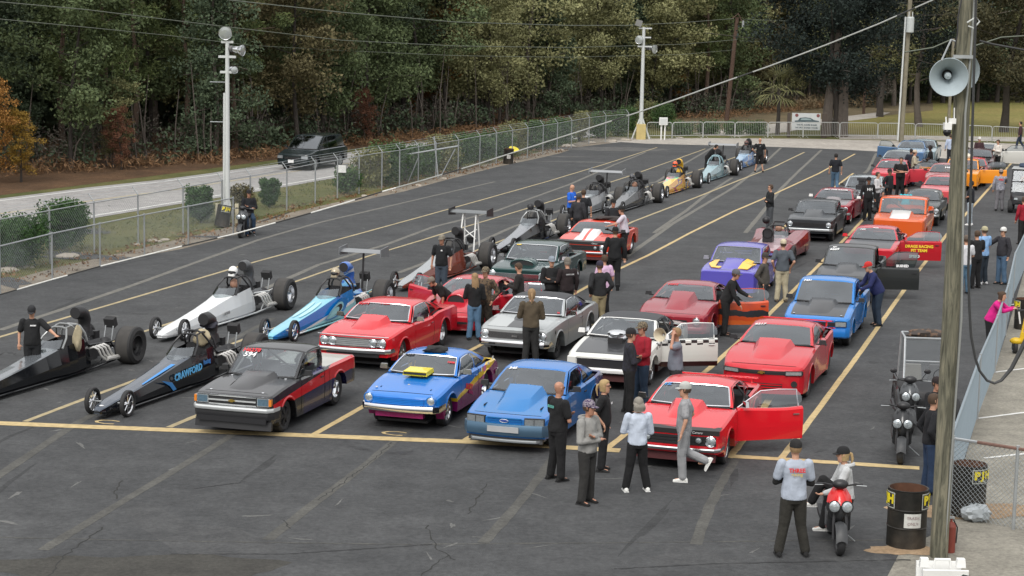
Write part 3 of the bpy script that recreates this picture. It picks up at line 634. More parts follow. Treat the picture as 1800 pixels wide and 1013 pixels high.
def wheel_meshes(R, tw, style):
    k = (round(R, 3), round(tw, 3), style)
    if k in WHEELS: return WHEELS[k]
    slick = style.endswith('s'); st = style.rstrip('s'); rr = R*(.56 if slick else .66) if st != 'spoke' else R*.80
    h = tw/2; t = MB(); n = 28
    prof = [(rr, -h*.85), (rr+(R-rr)*.55, -h*1.03), (R*.97, -h*.86), (R, -h*.66), (R, h*.66), (R*.97, h*.86), (rr+(R-rr)*.55, h*1.03), (rr, h*.85), (rr-.012, h*.6), (rr-.012, -h*.6)]
    t.lathe(prof, (0, 0, 0), (0, 1, 0), RUB, n, mats=[RUB, RUB, RUB, SLICK if slick else RUB, RUB, RUB, RUB, RUB, RUB])
    rim = MB(); M_ = {'chr': CHR, 'alu': ALU, 'dark': BLK, 'spoke': CHR, 'steel': STEEL, 'white': WHT}[st]
    if st == 'spoke':
        rim.lathe([(rr-.01, -.02), (rr, 0), (rr-.01, .02), (rr-.03, 0), (rr-.01, -.02)], (0, 0, 0), (0, 1, 0), CHR, 24)
        for i in range(8):
            a = 2*pi*i/8
            rim.tube([(0, 0, 0), ((rr-.01)*cos(a), 0, (rr-.01)*sin(a))], .011, CHR, 4)
        rim.lathe([(0, .05), (.035, .045), (.035, -.045), (0, -.05)], (0, 0, 0), (0, 1, 0), ALU, 10)
    else:
        d = h*.15 if slick else h*.55
        for sgn in (1,):
            rim.lathe([(rr, h*.85), (rr-.014, h*.87), (rr-.03, h*.5), (rr*.72, d), (rr*.3, d+.02), (rr*.26, d+.05), (0, d+.055)], (0, 0, 0), (0, 1, 0), M_, 24,
                      mats=[M_, M_, M_, DARK, M_, M_])
        ns = 5 if st in ('dark', 'white') else 8
        for i in range(ns):
            a = 2*pi*i/ns; c = Vector((cos(a), 0, sin(a))); q = Vector((-sin(a), 0, cos(a))); ww = .03 if ns == 8 else .045
            p0, p1 = c*rr*.2, c*(rr-.022); y0, y1 = d+.045, d+.03
            vs = [p0+q*ww*.7+Vector((0, y0, 0)), p0-q*ww*.7+Vector((0, y0, 0)), p1-q*ww+Vector((0, y1, 0)), p1+q*ww+Vector((0, y1, 0))]
            vs += [v-Vector((0, .03, 0)) for v in vs]
            rim.add(vs, [(0, 1, 2, 3), (0, 3, 7, 4), (1, 0, 4, 5), (2, 1, 5, 6), (3, 2, 6, 7)], M_)
        rim.lathe([(rr*.9, -h*.5), (0, -h*.45)], (0, 0, 0), (0, 1, 0), DARK, 12)
    WHEELS[k] = (t.mesh('tyre', 35), rim.mesh('rim', 30)); return WHEELS[k]
def put_wheel(root, x, y, R, tw, style, steer=0.):
    tm, rm = wheel_meshes(R, tw, style)
    o = bpy.data.objects.new('wheel', tm); COL.objects.link(o); o.parent = root; o.location = (x, y, R)
    o.rotation_euler = (0, 0, steer+(0 if y > 0 else pi))
    r = bpy.data.objects.new('rim', rm); COL.objects.link(r); r.parent = o
    return o
FR = [0, .10, .22, .36, .5, .64, .78, .9, 1]
def car(name, label, F, Rr=None, yaw=0., paintm=None, L=4.8, W=1.84, wb=2.8, fa=.9, RF=.33, RB=.36, wf=.2, wr=.3, rims=('alu', 'alus'),
        top=None, sh=None, hw=None, low=.22, nose_low=.25, tail_low=.35, sc=1.55, srf=2.2, srr=3.0, sb=4.0, zr=1.32, wroof=.58, door=(1.62, 2.95),
        openl=None, openr=None, bC=None, hatch=False, curve=.10, hoodm=None, roofm=None, trunkm=None, bed=None, bedm=None, archf=.40, archr=.42,
        scoop=None, front=None, gl=None, trim=None, far=False, cat='car', group='race cars waiting in the staging lanes', num=None, hoodopen=0., cage=True,
        driver=None, quarter=True, doorm=None, mirror=True, spoiler=None, interior=None, extra=None, van=False, shade=None, rake=0.):
    gl = gl or GLS; hoodm = hoodm or paintm; roofm = roofm or paintm; trunkm = trunkm or paintm; doorm = doorm or paintm
    cx = fa+wb/2                                   # local x = cx - s
    T = pch(top); SH = pch(sh or [(s, z-.02) for s, z in top]); HW = pch(hw or [(0, W/2*.9), (.25, W/2*.97), (1.2, W/2), (L-1, W/2), (L, W/2*.93)])
    sr = fa+wb
    step = .3 if far else .16
    ss = set([0, .03, .09, L-.09, L-.03, L, sc, sb, door[0], door[0]-.022, door[1], door[1]+.022, sc-.05, sc-.070])
    k = 0.
    while k < L: ss.add(round(k, 3)); k += step
    na = 7 if far else 11
    for c, r in ((fa, archf), (sr, archr)):
        for i in range(na+1):
            a = pi*i/na; ss.add(c-r*cos(a))
    if bed: ss |= {bed[0], bed[0]+.006, bed[1], bed[1]-.006, bed[0]-.014}
    elif L-sb > .35: ss |= {sb+.06, sb+.072, L-.10, L-.112}
    ss |= {.155, .177}
    ss = sorted(s for s in ss if 0 <= s <= L)
    keep = [ss[0]]
    special = {0, L, sc, sb, door[0], door[0]-.022, door[1], door[1]+.022, sc-.05, sc-.070, .155, .177, sb+.06, sb+.072, L-.10, L-.112}
    if bed: special |= {bed[0], bed[0]+.006, bed[1], bed[1]-.006, bed[0]-.014}
    for s in ss[1:]:
        if s-keep[-1] < .004: continue
        if s not in special and s-keep[-1] < .02: continue
        keep.append(s)
    ss = keep; nS = len(ss)
    def lowz(s):
        z = low
        if s < fa-archf: z = nose_low+(low-nose_low)*0
        if s > sr+archr: z = tail_low
        for c, r, R in ((fa, archf, RF), (sr, archr, RB)):
            d = abs(s-c)
            if d < r: z = max(z, R*.92+sqrt(max(r*r-d*d, 0))*.97) if d < r*.999 else z
        return z
    def xs(s, y, w):
        q = (y/w)**2 if w else 0
        cv = curve*q*max(0, 1-s/.9)**1.5 if s < .9 else 0
        ct = curve*.7*q*max(0, 1-(L-s)/.7)**1.5 if L-s < .7 else 0
        return cx-(s+cv-ct)
    grid = []
    for s in ss:
        w = HW(s); zt = T(s); zs = SH(s); zl = min(lowz(s), zs-.1)
        inb = bed and bed[0]+.005 < s < bed[1]-.005
        if inb: r = [(0, bed[2]), (.5*w, bed[2]), (w-.10, bed[2]), (w-.095, zs-.004)]
        else: r = [(0, zt), (.42*w, zt-.004+(zs-zt)*.08), (.80*w, zt+(zs-zt)*.5), (.935*w, zs)]
        r.append((.982*w, zs-.035))
        for f in FR[1:]:
            z = (zs-.035)+(zl-(zs-.035))*f
            g = (zs-.035-z)/max(.3, zs-low)
            y = w*(.982+.018*sin(min(1, g*2.2)*pi/2)-.03*max(0, g-.45)**1.2*1.6)
            lip = 0
            for c, rr_ in ((fa, archf), (sr, archr)):
                if abs(s-c) < rr_ and f > .85: lip = .012
            r.append((y+lip, z))
        y, z = r[-1]; r.append((y-.16, z))
        grid.append(r)
    nr = len(grid[0])
    def vert(i, j, sgn):
        y, z = grid[i][j]; return (xs(ss[i], y, HW(ss[i])), y*sgn, z)
    parts = {}
    def P(nm):
        if nm not in parts: parts[nm] = MB()
        return parts[nm]
    body = P('body')
    def inr(s0, s1, a, b): return s0 >= a-1e-6 and s1 <= b+1e-6
    doorfaces = {1: [], -1: []}
    for i in range(nS-1):
        s0, s1 = ss[i], ss[i+1]
        for sgn in (1, -1):
            for j in range(nr-1):
                nm, m = 'body', paintm
                if j <= 2:
                    hoodz = (.177, sc-.070)
                    if inr(s0, s1, *hoodz) and j <= 1: nm, m = 'hood', hoodm
                    elif inr(s0, s1, .155, .177) and j <= 1 or inr(s0, s1, sc-.070, sc-.05) and j <= 1: continue
                    elif s0 >= sc-.055 and s1 <= sb+.001: continue
                    elif bed and inr(s0, s1, bed[0], bed[1]): m = bedm or paintm
                    elif (not bed) and L-sb > .35 and j <= 1 and inr(s0, s1, sb+.072, L-.112): nm, m = 'trunk_lid', trunkm
                    elif (not bed) and L-sb > .35 and j <= 1 and (inr(s0, s1, sb+.06, sb+.072) or inr(s0, s1, L-.112, L-.10)): continue
                elif 3 <= j <= 3+7:
                    if inr(s0, s1, door[0], door[1]): nm, m = 'door', doorm
                    elif (inr(s0, s1, door[0]-.0221, door[0]) or inr(s0, s1, door[1], door[1]+.0221)): continue
                    if bed and inr(s0, s1, bed[0]-.014, bed[0]): continue
                vs = [vert(i, j, sgn), vert(i+1, j, sgn), vert(i+1, j+1, sgn), vert(i, j+1, sgn)]
                if sgn > 0: vs = vs[::-1]
                if nm == 'door': doorfaces[sgn].append(vs)
                else: P(nm).add(vs, [(0, 1, 2, 3)], m)
    # nose and tail caps
    for i, d in ((0, 1), (nS-1, -1)):
        nc = 8
        for j in range(nr-2):
            for c in range(nc):
                q = []
                for (jj, cc) in ((j, c), (j+1, c), (j+1, c+1), (j, c+1)):
                    y, z = grid[i][jj]; yy = y*(2*cc/nc-1)
                    q.append((xs(ss[i], yy, HW(ss[i])), yy, z))
                if j == 0 and False: continue
                body.add(q[::d], [(0, 1, 2, 3)], paintm)
    # ---- greenhouse
    zc = T(sc); HWc = HW(sc)*.90; wt = wroof*W/2*1.2
    zcs = SH(sc)-.01; zb = T(sb) if not bed else SH(sb)
    def fpt(u, v):
        b = Vector((cx-(sc-.13*(1-u*u)), u*HWc, zc+.005)); t = Vector((cx-(srf-.06*(1-u*u)), u*wt, zr-.045*u*u*u*u-.01))
        p = b.lerp(t, v); p.z += .03*sin(pi*v); return p
    yb = HW(sb)*(.80 if not bed else .86); 
    def rpt(u, v):
        b = Vector((cx-(sb+(.10 if not bed else .02)*(1-u*u)), u*yb, zb+.005)); t = Vector((cx-(srr+.05*(1-u*u)), u*wt, zr-.045*u*u*u*u-.01))
        p = b.lerp(t, v); p.z += (.03 if not bed else 0)*sin(pi*v); return p
    def rfpt(u, v):   # roof
        f = fpt(u, 1); r = rpt(u, 1); p = f.lerp(r, v); p.z += .035*sin(pi*v)*(1-.4*u*u); p.z += 0; return p
    def spt(t, v, sg):
        f0, f1 = fpt(1, 0), fpt(1, 1); r0, r1 = rpt(1, 0), rpt(1, 1)
        b = f0.lerp(r0, t); b.y = HWc*.985+(yb-HWc)*t**3; s_ = cx-b.x; b.z = SH(s_)-.008 if not van else b.z
        tt = f1.lerp(r1, t); tt.z += .035*sin(pi*t)*.6
        p = b.lerp(tt, v); p.y += .035*sin(pi*v*.9); p.y *= sg; return p
    def patch(mb, fn, u0, u1, v0, v1, nu, nv, m, flip=False, ut0=None, ut1=None):
        ut0 = u0 if ut0 is None else ut0; ut1 = u1 if ut1 is None else ut1
        vs = []
        for b in range(nv+1):
            v = v0+(v1-v0)*b/nv
            for a in range(nu+1):
                A = u0+(ut0-u0)*v; B = u1+(ut1-u1)*v; vs.append(fn(A+(B-A)*a/nu, v))
        fs = [(b*(nu+1)+a, b*(nu+1)+a+1, (b+1)*(nu+1)+a+1, (b+1)*(nu+1)+a) for b in range(nv) for a in range(nu)]
        if flip: fs = [f[::-1] for f in fs]
        mb.add(vs, fs, m)
    roof = P('roof'); n1 = 6 if far else 10
    patch(roof, rfpt, -1, 1, 0, 1, n1, 6, roofm)
    for fn, nm, fl, mm in ((fpt, 'windshield', False, .07), (rpt, 'rear_window', True, .10 if not bed else .12)):
        patch(roof, fn, -1, -1+mm, 0, 1, 1, 5, roofm if nm != 'windshield' else paintm, fl); patch(roof, fn, 1-mm, 1, 0, 1, 1, 5, roofm if nm != 'windshield' else paintm, fl)
        patch(roof, fn, -1+mm, 1-mm, .93, 1, n1, 1, roofm, fl)
        patch(roof, fn, -1+mm, 1-mm, 0, .04, n1, 1, BLK if nm == 'windshield' else roofm, fl)
        w_ = MB(); patch(w_, fn, -1+mm, 1-mm, .04, .93, n1, 5, gl, fl)
        o = w_.build(nm)
        parts[nm] = o
        if trim and nm == 'windshield':
            tr = MB(); pts = [fn(-1+mm+(2-2*mm)*a/10, .04) for a in range(11)]+[fn(1-mm, .04+.89*a/5) for a in range(1, 6)]+[fn(1-mm-(2-2*mm)*a/10, .93) for a in range(1, 11)]+[fn(-1+mm, .93-.89*a/5) for a in range(1, 5)]
            tr.tube([p+Vector((.006, 0, .006)) for p in pts], .013, trim, 5, close=True); parts['windshield_trim'] = tr.build('windshield_trim')
    # side window layout in t (0 windshield base .. 1 backlight base)
    span0 = sb-sc; span1 = srr-srf
    tb1 = (door[1]-sc)/span0-.02; tt1 = min(.97, (door[1]-.10-srf)/span1)
    bC = bC or (min(.97, tb1+.26), .96)
    doors = {}
    sidewin = []
    for sg in (1, -1):
        f = lambda t, v, sg=sg: spt(t, v, sg)
        fl = sg > 0
        fl = not fl
        td0 = (.03, .05); td1 = (tb1, tt1)
        if bed: td1 = (.80, .93)
        isopen = (openl if sg > 0 else openr)
        # top rail, pillars
        patch(roof, f, 0, 1, .93, 1, 10, 1, roofm, fl)
        patch(roof, f, 0, td0[0], 0, .93, 1, 4, paintm, fl, 0, td0[1])
        patch(roof, f, td1[0], td1[0]+.035, 0, .93, 1, 4, roofm, fl, td1[1], td1[1]+.035)
        if not bed and quarter and bC[0] > td1[0]+.06:
            q = MB(); patch(q, f, td1[0]+.035, bC[0], .05, .93, 4, 4, gl, fl, td1[1]+.035, max(bC[1]-.05, td1[1]+.05)); sidewin.append(q.build('side_window'))
            patch(roof, f, td1[0]+.035, bC[0], 0, .05, 4, 1, roofm, fl, td1[1]+.035, bC[1])
            patch(roof, f, bC[0], 1, 0, .93, 3, 4, roofm, fl, max(bC[1]-.05, td1[1]+.05), 1)
        else:
            patch(roof, f, td1[0]+.035, 1, 0, .93, 4, 4, roofm, fl, td1[1]+.035, 1)
        # door: outer skin, inner skin, edges, glass
        d = MB(); off = Vector((0, -.07*sg, 0))
        fcs = doorfaces[sg]
        for q in fcs:
            d.add(q, [(0, 1, 2, 3)], doorm)
            q2 = [tuple(Vector(p)+off) for p in q][::-1]; d.add(q2, [(0, 1, 2, 3)], doorm if isopen is not None and shade is None else DARK)
        i0 = min(range(nS), key=lambda i: abs(ss[i]-door[0])); i1 = min(range(nS), key=lambda i: abs(ss[i]-door[1]))
        for i in (i0, i1):
            for j in range(3, 11):
                a, b = Vector(vert(i, j, sg)), Vector(vert(i, j+1, sg)); d.add([a, b, b+off, a+off], [(0, 1, 2, 3)], doorm)
        for i in range(i0, i1):
            for j in (3, 11):
                a, b = Vector(vert(i, j, sg)), Vector(vert(i+1, j, sg)); d.add([a, b, b+off, a+off], [(0, 1, 2, 3)], doorm)
        do = d.build('door'); doors[sg] = do
        g = MB(); patch(g, f, td0[0]+.015, td1[0], .05, .93, 5, 4, gl, fl, td0[1]+.015, td1[1]); go = g.build('door_window', do)
        fr = MB(); pts = [f(td0[0]+.02, .03), f(td0[1]*.95+.02, .93), f((td1[1]+td0[1])/2, .94), f(td1[1]-.01, .93), f(td1[0]-.005, .03)]
        fr.tube(pts, .014, trim or (BLK if far else doorm), 5); fr.build('window_frame', do)
        if not far:
            hd = MB(); sx = cx-(door[1]-.16); yy = HW(door[1]-.16)*1.0; zz = SH(door[1])-.13
            hd.box((sx, (yy+.012)*sg, zz), (.13, .022, .022), trim or BLK); hd.build('door_handle', do)
        if mirror:
            mr = MB(); sx = cx-(sc+.22); yy = HW(sc)*1.0+.08; zz = SH(sc)+.10
            mr.box((sx, yy*sg, zz), (.07, .17, .10), trim or (BLK if mirror is True else mirror), tap=.8); mr.box((sx, (yy-.08)*sg, zz-.05), (.04, .12, .03), BLK); mr.build('side_mirror', do)
        if isopen:
            hx = cx-door[0]; hy = HW(door[0])*.98*sg
            Rm = Matrix.Translation((hx, hy, 0)) @ Matrix.Rotation(-radians(isopen)*sg, 4, 'Z') @ Matrix.Translation((-hx, -hy, 0))
            do.matrix_local = Rm
    # interior
    I = MB(); im = interior or mat('mid_interior', (.055, .055, .058), .8); zf = low+.05; yw = min(HW(sc), HW(sb))-.09
    I.box((cx-(sc+min(sb, srr+.4))/2, 0, zf), (min(sb, srr+.4)-sc+.2, 2*yw, .03), im)
    I.box((cx-(sc+.1), 0, (zf+zc-.05)/2+.0), (.36, 2*yw, zc-.07-zf), im)
    xr = min(sb-.05, srr+.25) if not bed else sb-.06
    I.box((cx-xr, 0, (zf+zb-.05)/2), (.10, 2*yw, zb-.09-zf), im)
    if not bed: I.box((cx-(xr+sb)/2, 0, zb-.07), (max(.05, sb-xr), 2*yw*.95, .02), im)
    dx = (door[0]+door[1])/2+.32
    for sg in (1, -1):
        I.box((cx-dx, .38*sg, zf+.2), (.5, .46, .16), im); I.box((cx-dx-.27, .38*sg, zf+.48), (.12, .44, .62), im, tap=.85, R=Matrix.Rotation(-.18, 3, 'Y'))
    a = [(cx-(sc+.42)+.10*sin(t)*.35, .38+.17*cos(t), zc-.02+.16*sin(t)) for t in [2*pi*k/12 for k in range(12)]]
    I.tube(a, .014, BLK if im is DARK else MBLK, 5, close=True)
    parts['interior'] = I.build('interior')
    if cage:
        C = MB(); cm = cage if cage is not True else BLK; xm = cx-(dx+.35); za = zr-.09; r = .024
        C.tube([(xm, yw-.03, zf), (xm, yw-.06, zc), (xm, wt-.06, za-.05), (xm, wt-.16, za), (xm, -wt+.16, za), (xm, -wt+.06, za-.05), (xm, -yw+.06, zc), (xm, -yw+.03, zf)], r, cm, 6)
        for sg in (1, -1):
            C.tube([(xm, (wt-.12)*sg, za), (cx-(srf+.06), (wt-.12)*sg, za-.01), (cx-(sc+.12), (yw-.06)*sg, zc-.02), (cx-(sc+.14), (yw-.05)*sg, zf)], r, cm, 6)
            C.tube([(xm, (yw-.05)*sg, zc-.1), (cx-(sc+.14), (yw-.05)*sg, zf+.15)], r, cm, 6)
            if not bed: C.tube([(xm, (wt-.15)*sg, za-.03), (cx-(sb-.05), .35*sg, zb-.1)], r, cm, 6)
        C.tube([(xm, -wt+.12, za-.05), (xm, yw-.05, zf+.2)], r, cm, 6)
        parts['roll_cage'] = C.build('roll_cage')
    if driver:
        D = MB(); c = Vector((cx-(dx+.12), .38, zc+.16))
        D.ball(c, .14, driver, 12, (1.1, .9, 1)); D.box(c+Vector((.12, 0, .0)), (.05, .19, .08), BLK); parts['racing_helmet'] = D.build('racing_helmet')
    # underside; floor box set low to deepen the shade beneath
    U = MB(); U.box((0, 0, max(.15, low-.04)), (L-.7, W-.62, .05), MBLK)
    for c in (fa, sr):
        for sg in (1, -1): U.box((cx-c, (W/2-.30)*sg, .55), (archf*2+.1, .02, .5), MBLK)
        U.tube([(cx-c, -W/2+.2, RF), (cx-c, W/2-.2, RF)], .04, MBLK, 6)
    parts['chassis'] = U.build('chassis')
    # number board on the windshield
    root = thing(name, label, cat, group=group)
    for nm, p in parts.items():
        o = p.build(nm) if isinstance(p, MB) else p
        o.parent = root; parts[nm] = o
    for o in sidewin: o.parent = root
    for o in doors.values(): o.parent = root
    parts['doorL'], parts['doorR'] = doors[1], doors[-1]
    if hoodopen and 'hood' in parts:
        h = parts['hood']; hx = cx-sc
        h.matrix_local = Matrix.Translation((hx, 0, zc)) @ Matrix.Rotation(radians(hoodopen), 4, 'Y') @ Matrix.Translation((-hx, 0, -zc))
    put_wheel(root, cx-fa, W/2-wf/2-.07, RF, wf, rims[0]); put_wheel(root, cx-fa, -(W/2-wf/2-.07), RF, wf, rims[0])
    put_wheel(root, cx-sr, W/2-wr/2-.06, RB, wr, rims[1]); put_wheel(root, cx-sr, -(W/2-wr/2-.06), RB, wr, rims[1])
    K = dict(root=root, cx=cx, T=T, SH=SH, HW=HW, L=L, W=W, zr=zr, sc=sc, sb=sb, srf=srf, srr=srr, fpt=fpt, rpt=rpt, spt=spt, rfpt=rfpt, door=door, parts=parts, curve=curve,
             fx=lambda y, s=0: cx-(s+curve*(y/HW(max(s, 0)))**2*max(0, 1-s/.9)**1.5), zlow=nose_low, m=paintm, low=low, wb=wb, vs=vert)
    if scoop: add_scoop(K, scoop, hoodm)
    if front: front(K)
    if num:
        for (t, u, v, sz, m_) in num:
            p = fpt(u, v); px_ = fpt(u+.05, v)-fpt(u-.05, v); py_ = fpt(u, v+.05)-fpt(u, v-.05)
            nn = px_.cross(py_).normalized(); text(t, sz, m_, frame(p+nn*.012, px_, py_), root, 'windshield_lettering', ext=.001, bold=.004)
    if spoiler:
        s_ = MB(); s_.box((cx-(L-.08), 0, T(L-.1)+spoiler[0]), (spoiler[1], W*.86, .03), spoiler[2], R=Matrix.Rotation(-.15, 3, 'Y'))
        for sg in (1, -1): s_.box((cx-(L-.1), W*.36*sg, T(L-.1)+spoiler[0]/2), (spoiler[1]*.6, .03, spoiler[0]), spoiler[2])
        s_.build('rear_spoiler', root)
    if extra: extra(K)
    # taillights
    tl = MB()
    for sg in (1, -1): tl.box((cx-L-.004+curve*.3, W*.34*sg, T(L)-.14), (.03, .34, .12), REDL)
    tl.build('tail_light', root)
    # place by the contact patches of the driver's side wheels
    Fp = G(*F); fwd = Vector((-sin(LANE+yaw), -cos(LANE+yaw), 0))
    if Rr:
        Rp = G(*Rr); fw2 = (Fp-Rp).normalized(); print(name, 'wb', round((Fp-Rp).length, 2), 'spec', wb, 'dyaw', round(math.degrees(fw2.angle(fwd)), 1))
        fwd = (fwd+fw2).normalized()
    left = Vector((-fwd.y, fwd.x, 0))
    c = Fp-fwd*(wb/2)-left*(W/2-.13)
    root.location = c; root.rotation_euler = (0, rake, atan2(fwd.y, fwd.x))
    K['fwd'] = fwd
    return K
def add_scoop(K, sp, hoodm):
    kind = sp[0]; cx, T, sc = K['cx'], K['T'], K['sc']; root = K['root']; s_ = MB()
    if kind == 'cowl':       # kind, s0, s1, half width, height, material, mode: cowl induction growing towards the glass
        _, s0, s1, w, h, m = sp[:6]; m = m or hoodm; secs = []
        for i in range(9):
            t = i/8; s = s0+(s1-s0)*t; z = T(s)-.012; hh = h*(t**.75) if i else .0
            ww = w*(.72+.28*t); secs.append([(cx-s, -ww-.05, z-.01), (cx-s, -ww+.02, z+hh*.55), (cx-s, -ww+.07, z+hh), (cx-s, 0, z+hh+.012), (cx-s, ww-.07, z+hh), (cx-s, ww-.02, z+hh*.55), (cx-s, ww+.05, z-.01)])
        s_.loft(secs, m, cap=False)
        e = secs[-1]; e2 = [(p[0]+.02, p[1]*.97, p[2]-.008) for p in e]; s_.add(e, [tuple(range(7))], m); s_.box((cx-s1-.004, 0, T(s1)+h*.45), (.006, w*1.5, h*.6), MBLK)
    elif kind == 'snork':    # big forward facing snorkel scoop
        _, s0, s1, w, h, m = sp[:6]; m = m or hoodm; secs = []; n = 12
        for i, (t, k) in enumerate([(0, .92), (.06, 1), (.3, 1), (.6, .86), (.85, .62), (1, .35)]):
            s = s0+(s1-s0)*t; z = T(s)-.03
            secs.append([(cx-s, w*k*cos(pi*q/n)*1.0, z+h*k*sin(pi*q/n)**.7) for q in range(n+1)])
        s_.loft(secs, m, cap=False); s_.ball((cx-s0-.10, 0, T(s0)+h*.40), 1, MBLK, 12, (.10, w*.86, h*.43))
        s_.add(secs[0], [tuple(range(n+1))], MBLK)
        s_.tube([(p[0]+.004, p[1], p[2]) for p in secs[0]], .02, m, 6)
        s_.add(secs[-1], [tuple(range(n, -1, -1))], m)
    elif kind == 'box':
        _, s0, s1, w, h, m, lift = sp; z = T((s0+s1)/2)+lift
        s_.box((cx-(s0+s1)/2, 0, z+h/2), (s1-s0, 2*w, h), m, tap=.96, R=Matrix.Rotation(.05, 3, 'Y')); s_.box((cx-s0+.002, 0, z+h*.45), (.02, 2*w*.93, h*.55), MBLK)
        s_.box((cx-(s0+s1)/2-.05, 0, z-.03), ((s1-s0)*.55, w*1.1, .14), BLK)
    elif kind == 'shaker':
        _, s0, s1, w, h, m = sp; z = T(s0)
        s_.box((cx-(s0+s1)/2, 0, z+.05), (s1-s0, 1.5*w, .16), MBLK)
        s_.ball((cx-(s0+s1)/2, 0, z+h*.45), 1, m, 14, ((s1-s0)*.5, w, h*.35)); s_.ball((cx-(s0+s1)/2+.05, 0, z+h*.85), 1, m, 14, ((s1-s0)*.55, w*1.05, h*.28))
        s_.ball((cx-s0-.03, 0, z+h*.85), 1, MBLK, 12, (.09, w*.85, h*.16))
    s_.build('hood_scoop', root, ang=35)
# ---- front ends
def bumper(K, z, h, m, d=.09, wrap=.25, out=.02, hwf=1.0, name='bumper', rear=False):
    b = MB(); w = K['HW'](.12)*hwf+.015; secs = []; n = 18
    pts = []
    for i in range(n+1):
        u = -1+2*i/n; y = w*u; pts.append((K['fx'](y*.98)+out-(.0 if abs(u) < .9 else (abs(u)-.9)*1.2), y))
    pts = [(pts[0][0]-wrap, pts[0][1]-.015)]+pts+[(pts[-1][0]-wrap, pts[-1][1]+.015)]
    for (x, y) in pts: secs.append([(x-d/2, y, z-h/2), (x+d*.35, y, z-h/2), (x+d/2, y, z-h*.15), (x+d/2, y, z+h*.2), (x+d*.3, y, z+h/2), (x-d/2, y, z+h/2)])
    b.loft(secs, m, close=True)
    if rear: 
        b.v = [(2*(K['cx']-K['L']/2)-p[0], p[1], p[2]) for p in b.v]; b.f = [f[::-1] for f in b.f]
    b.build(name, K['root'], ang=30)
def grille(K, w, z0, z1, m=MBLK, bars=5, bm=None, vert=0, out=.012, cw=None, name='grille'):
    g = MB(); n = 10
    def strip(a, b, zz0, zz1, o, mm, th=.015):
        vs = []
        for i in range(n+1):
            y = a+(b-a)*i/n; x = K['fx'](y)+o; vs += [(x, y, zz0), (x, y, zz1), (x-th, y, zz1), (x-th, y, zz0)]
        fs = []
        for i in range(n):
            for k in range(4): fs.append((4*i+k, 4*i+(k+1) % 4, 4*i+4+(k+1) % 4, 4*i+4+k)[::-1])
        fs += [(0, 1, 2, 3), (4*n+3, 4*n+2, 4*n+1, 4*n)]
        g.add(vs, fs, mm)
    strip(-w, w, z0, z1, out, m)
    bm = bm or BLK; hh = (z1-z0)
    for i in range(bars):
        zz = z0+hh*(i+.5)/bars; strip(-w*.99, w*.99, zz-hh*.10/ max(1, bars/4), zz+hh*.10/max(1, bars/4), out+.010, bm)
    for i in range(vert):
        y = -w+2*w*(i+.5)/vert; g.box((K['fx'](y)+out+.006, y, (z0+z1)/2), (.012, .012, hh), bm)
    if cw:
        strip(-w, w, z1, z1+.022, out+.02, cw); strip(-w, w, z0-.022, z0, out+.02, cw)
    g.build(name, K['root'], ang=30)
def lamps_round(K, ys, z, r, ring=CHR, out=.02):
    for sg in (1, -1):
        for y in ys:
            l = MB(); x = K['fx'](y)+out
            l.lathe([(r*1.22, -.05), (r*1.22, .008), (r*1.04, .018), (r*.98, .004)], (x, y*sg, z), (1, 0, 0), ring, 18)
            l.lathe([(r, .004), (r*.7, .022), (r*.35, .03), (0, .032)], (x, y*sg, z), (1, 0, 0), HL, 18); l.build('headlight', K['root'], ang=50)
def lamps_rect(K, y, z, w, h, out=.012, m=None, ring=CHR, amb=0., split=False):
    for sg in (1, -1):
        l = MB(); yaw_ = -sg*atan2(K['fx'](y-w/2)-K['fx'](y+w/2), w)
        R = Matrix.Rotation(-yaw_, 3, 'Z'); x = K['fx'](y)+out
        l.box((x-.02, y*sg, z), (.06, w+.03, h+.03), ring, R=R); l.box((x+.004, y*sg, z), (.04, w, h), m or HL, R=R)
        if split: l.box((x+.010, y*sg, z), (.04, .012, h), BLK, R=R)
        if amb: l.box((x-.03, (y+w/2+amb/2+.01)*sg, z), (.10, amb, h), AMB, R=R)
        l.build('headlight', K['root'], ang=0)
def airdam(K, z0, z1, m, w=.9, out=-.02):
    a = MB(); n = 10; vs = []
    W_ = K['HW'](.1)*w
    for i in range(n+1):
        y = -W_+2*W_*i/n; x = K['fx'](y)+out; vs += [(x, y, z1), (x+.03, y, z0), (x-.05, y, z0), (x-.08, y, z1)]
    a.add(vs, [(4*i+k, 4*i+4+k, 4*i+4+(k+1) % 4, 4*i+(k+1) % 4) for i in range(n) for k in range(4)]+[(0, 1, 2, 3), (4*n+3, 4*n+2, 4*n+1, 4*n)], m)
    a.build('air_dam', K['root'], ang=30)
def emblem_tie(K, x, z, s, m=None):
    e = MB(); m = m or mat('gold_emblem', (.55, .38, .08), .3, .8)
    e.prism([(-s, -s*.22), (-s*.35, -s*.22), (-s*.35, -s*.4), (s*.4, -s*.4), (s*.4, -s*.16), (s, -s*.16), (s*.9, s*.22), (s*.35, s*.22), (s*.35, s*.4), (-s*.4, s*.4), (-s*.4, s*.18), (-s*.9, s*.18)][::1], 'x', x, x+.02, m)
    for i in range(len(e.v)): e.v[i] = (e.v[i][0], e.v[i][1], e.v[i][2]+z)
    e.build('emblem', K['root'], ang=0)
def hoodpins(K, pts):
    h = MB()
    for (s, y) in pts: h.lathe([(.03, 0), (.025, .012), (0, .014)], (K['cx']-s, y, K['T'](s)), (0, 0, 1), CHR, 8)
    h.build('hood_pin', K['root'])
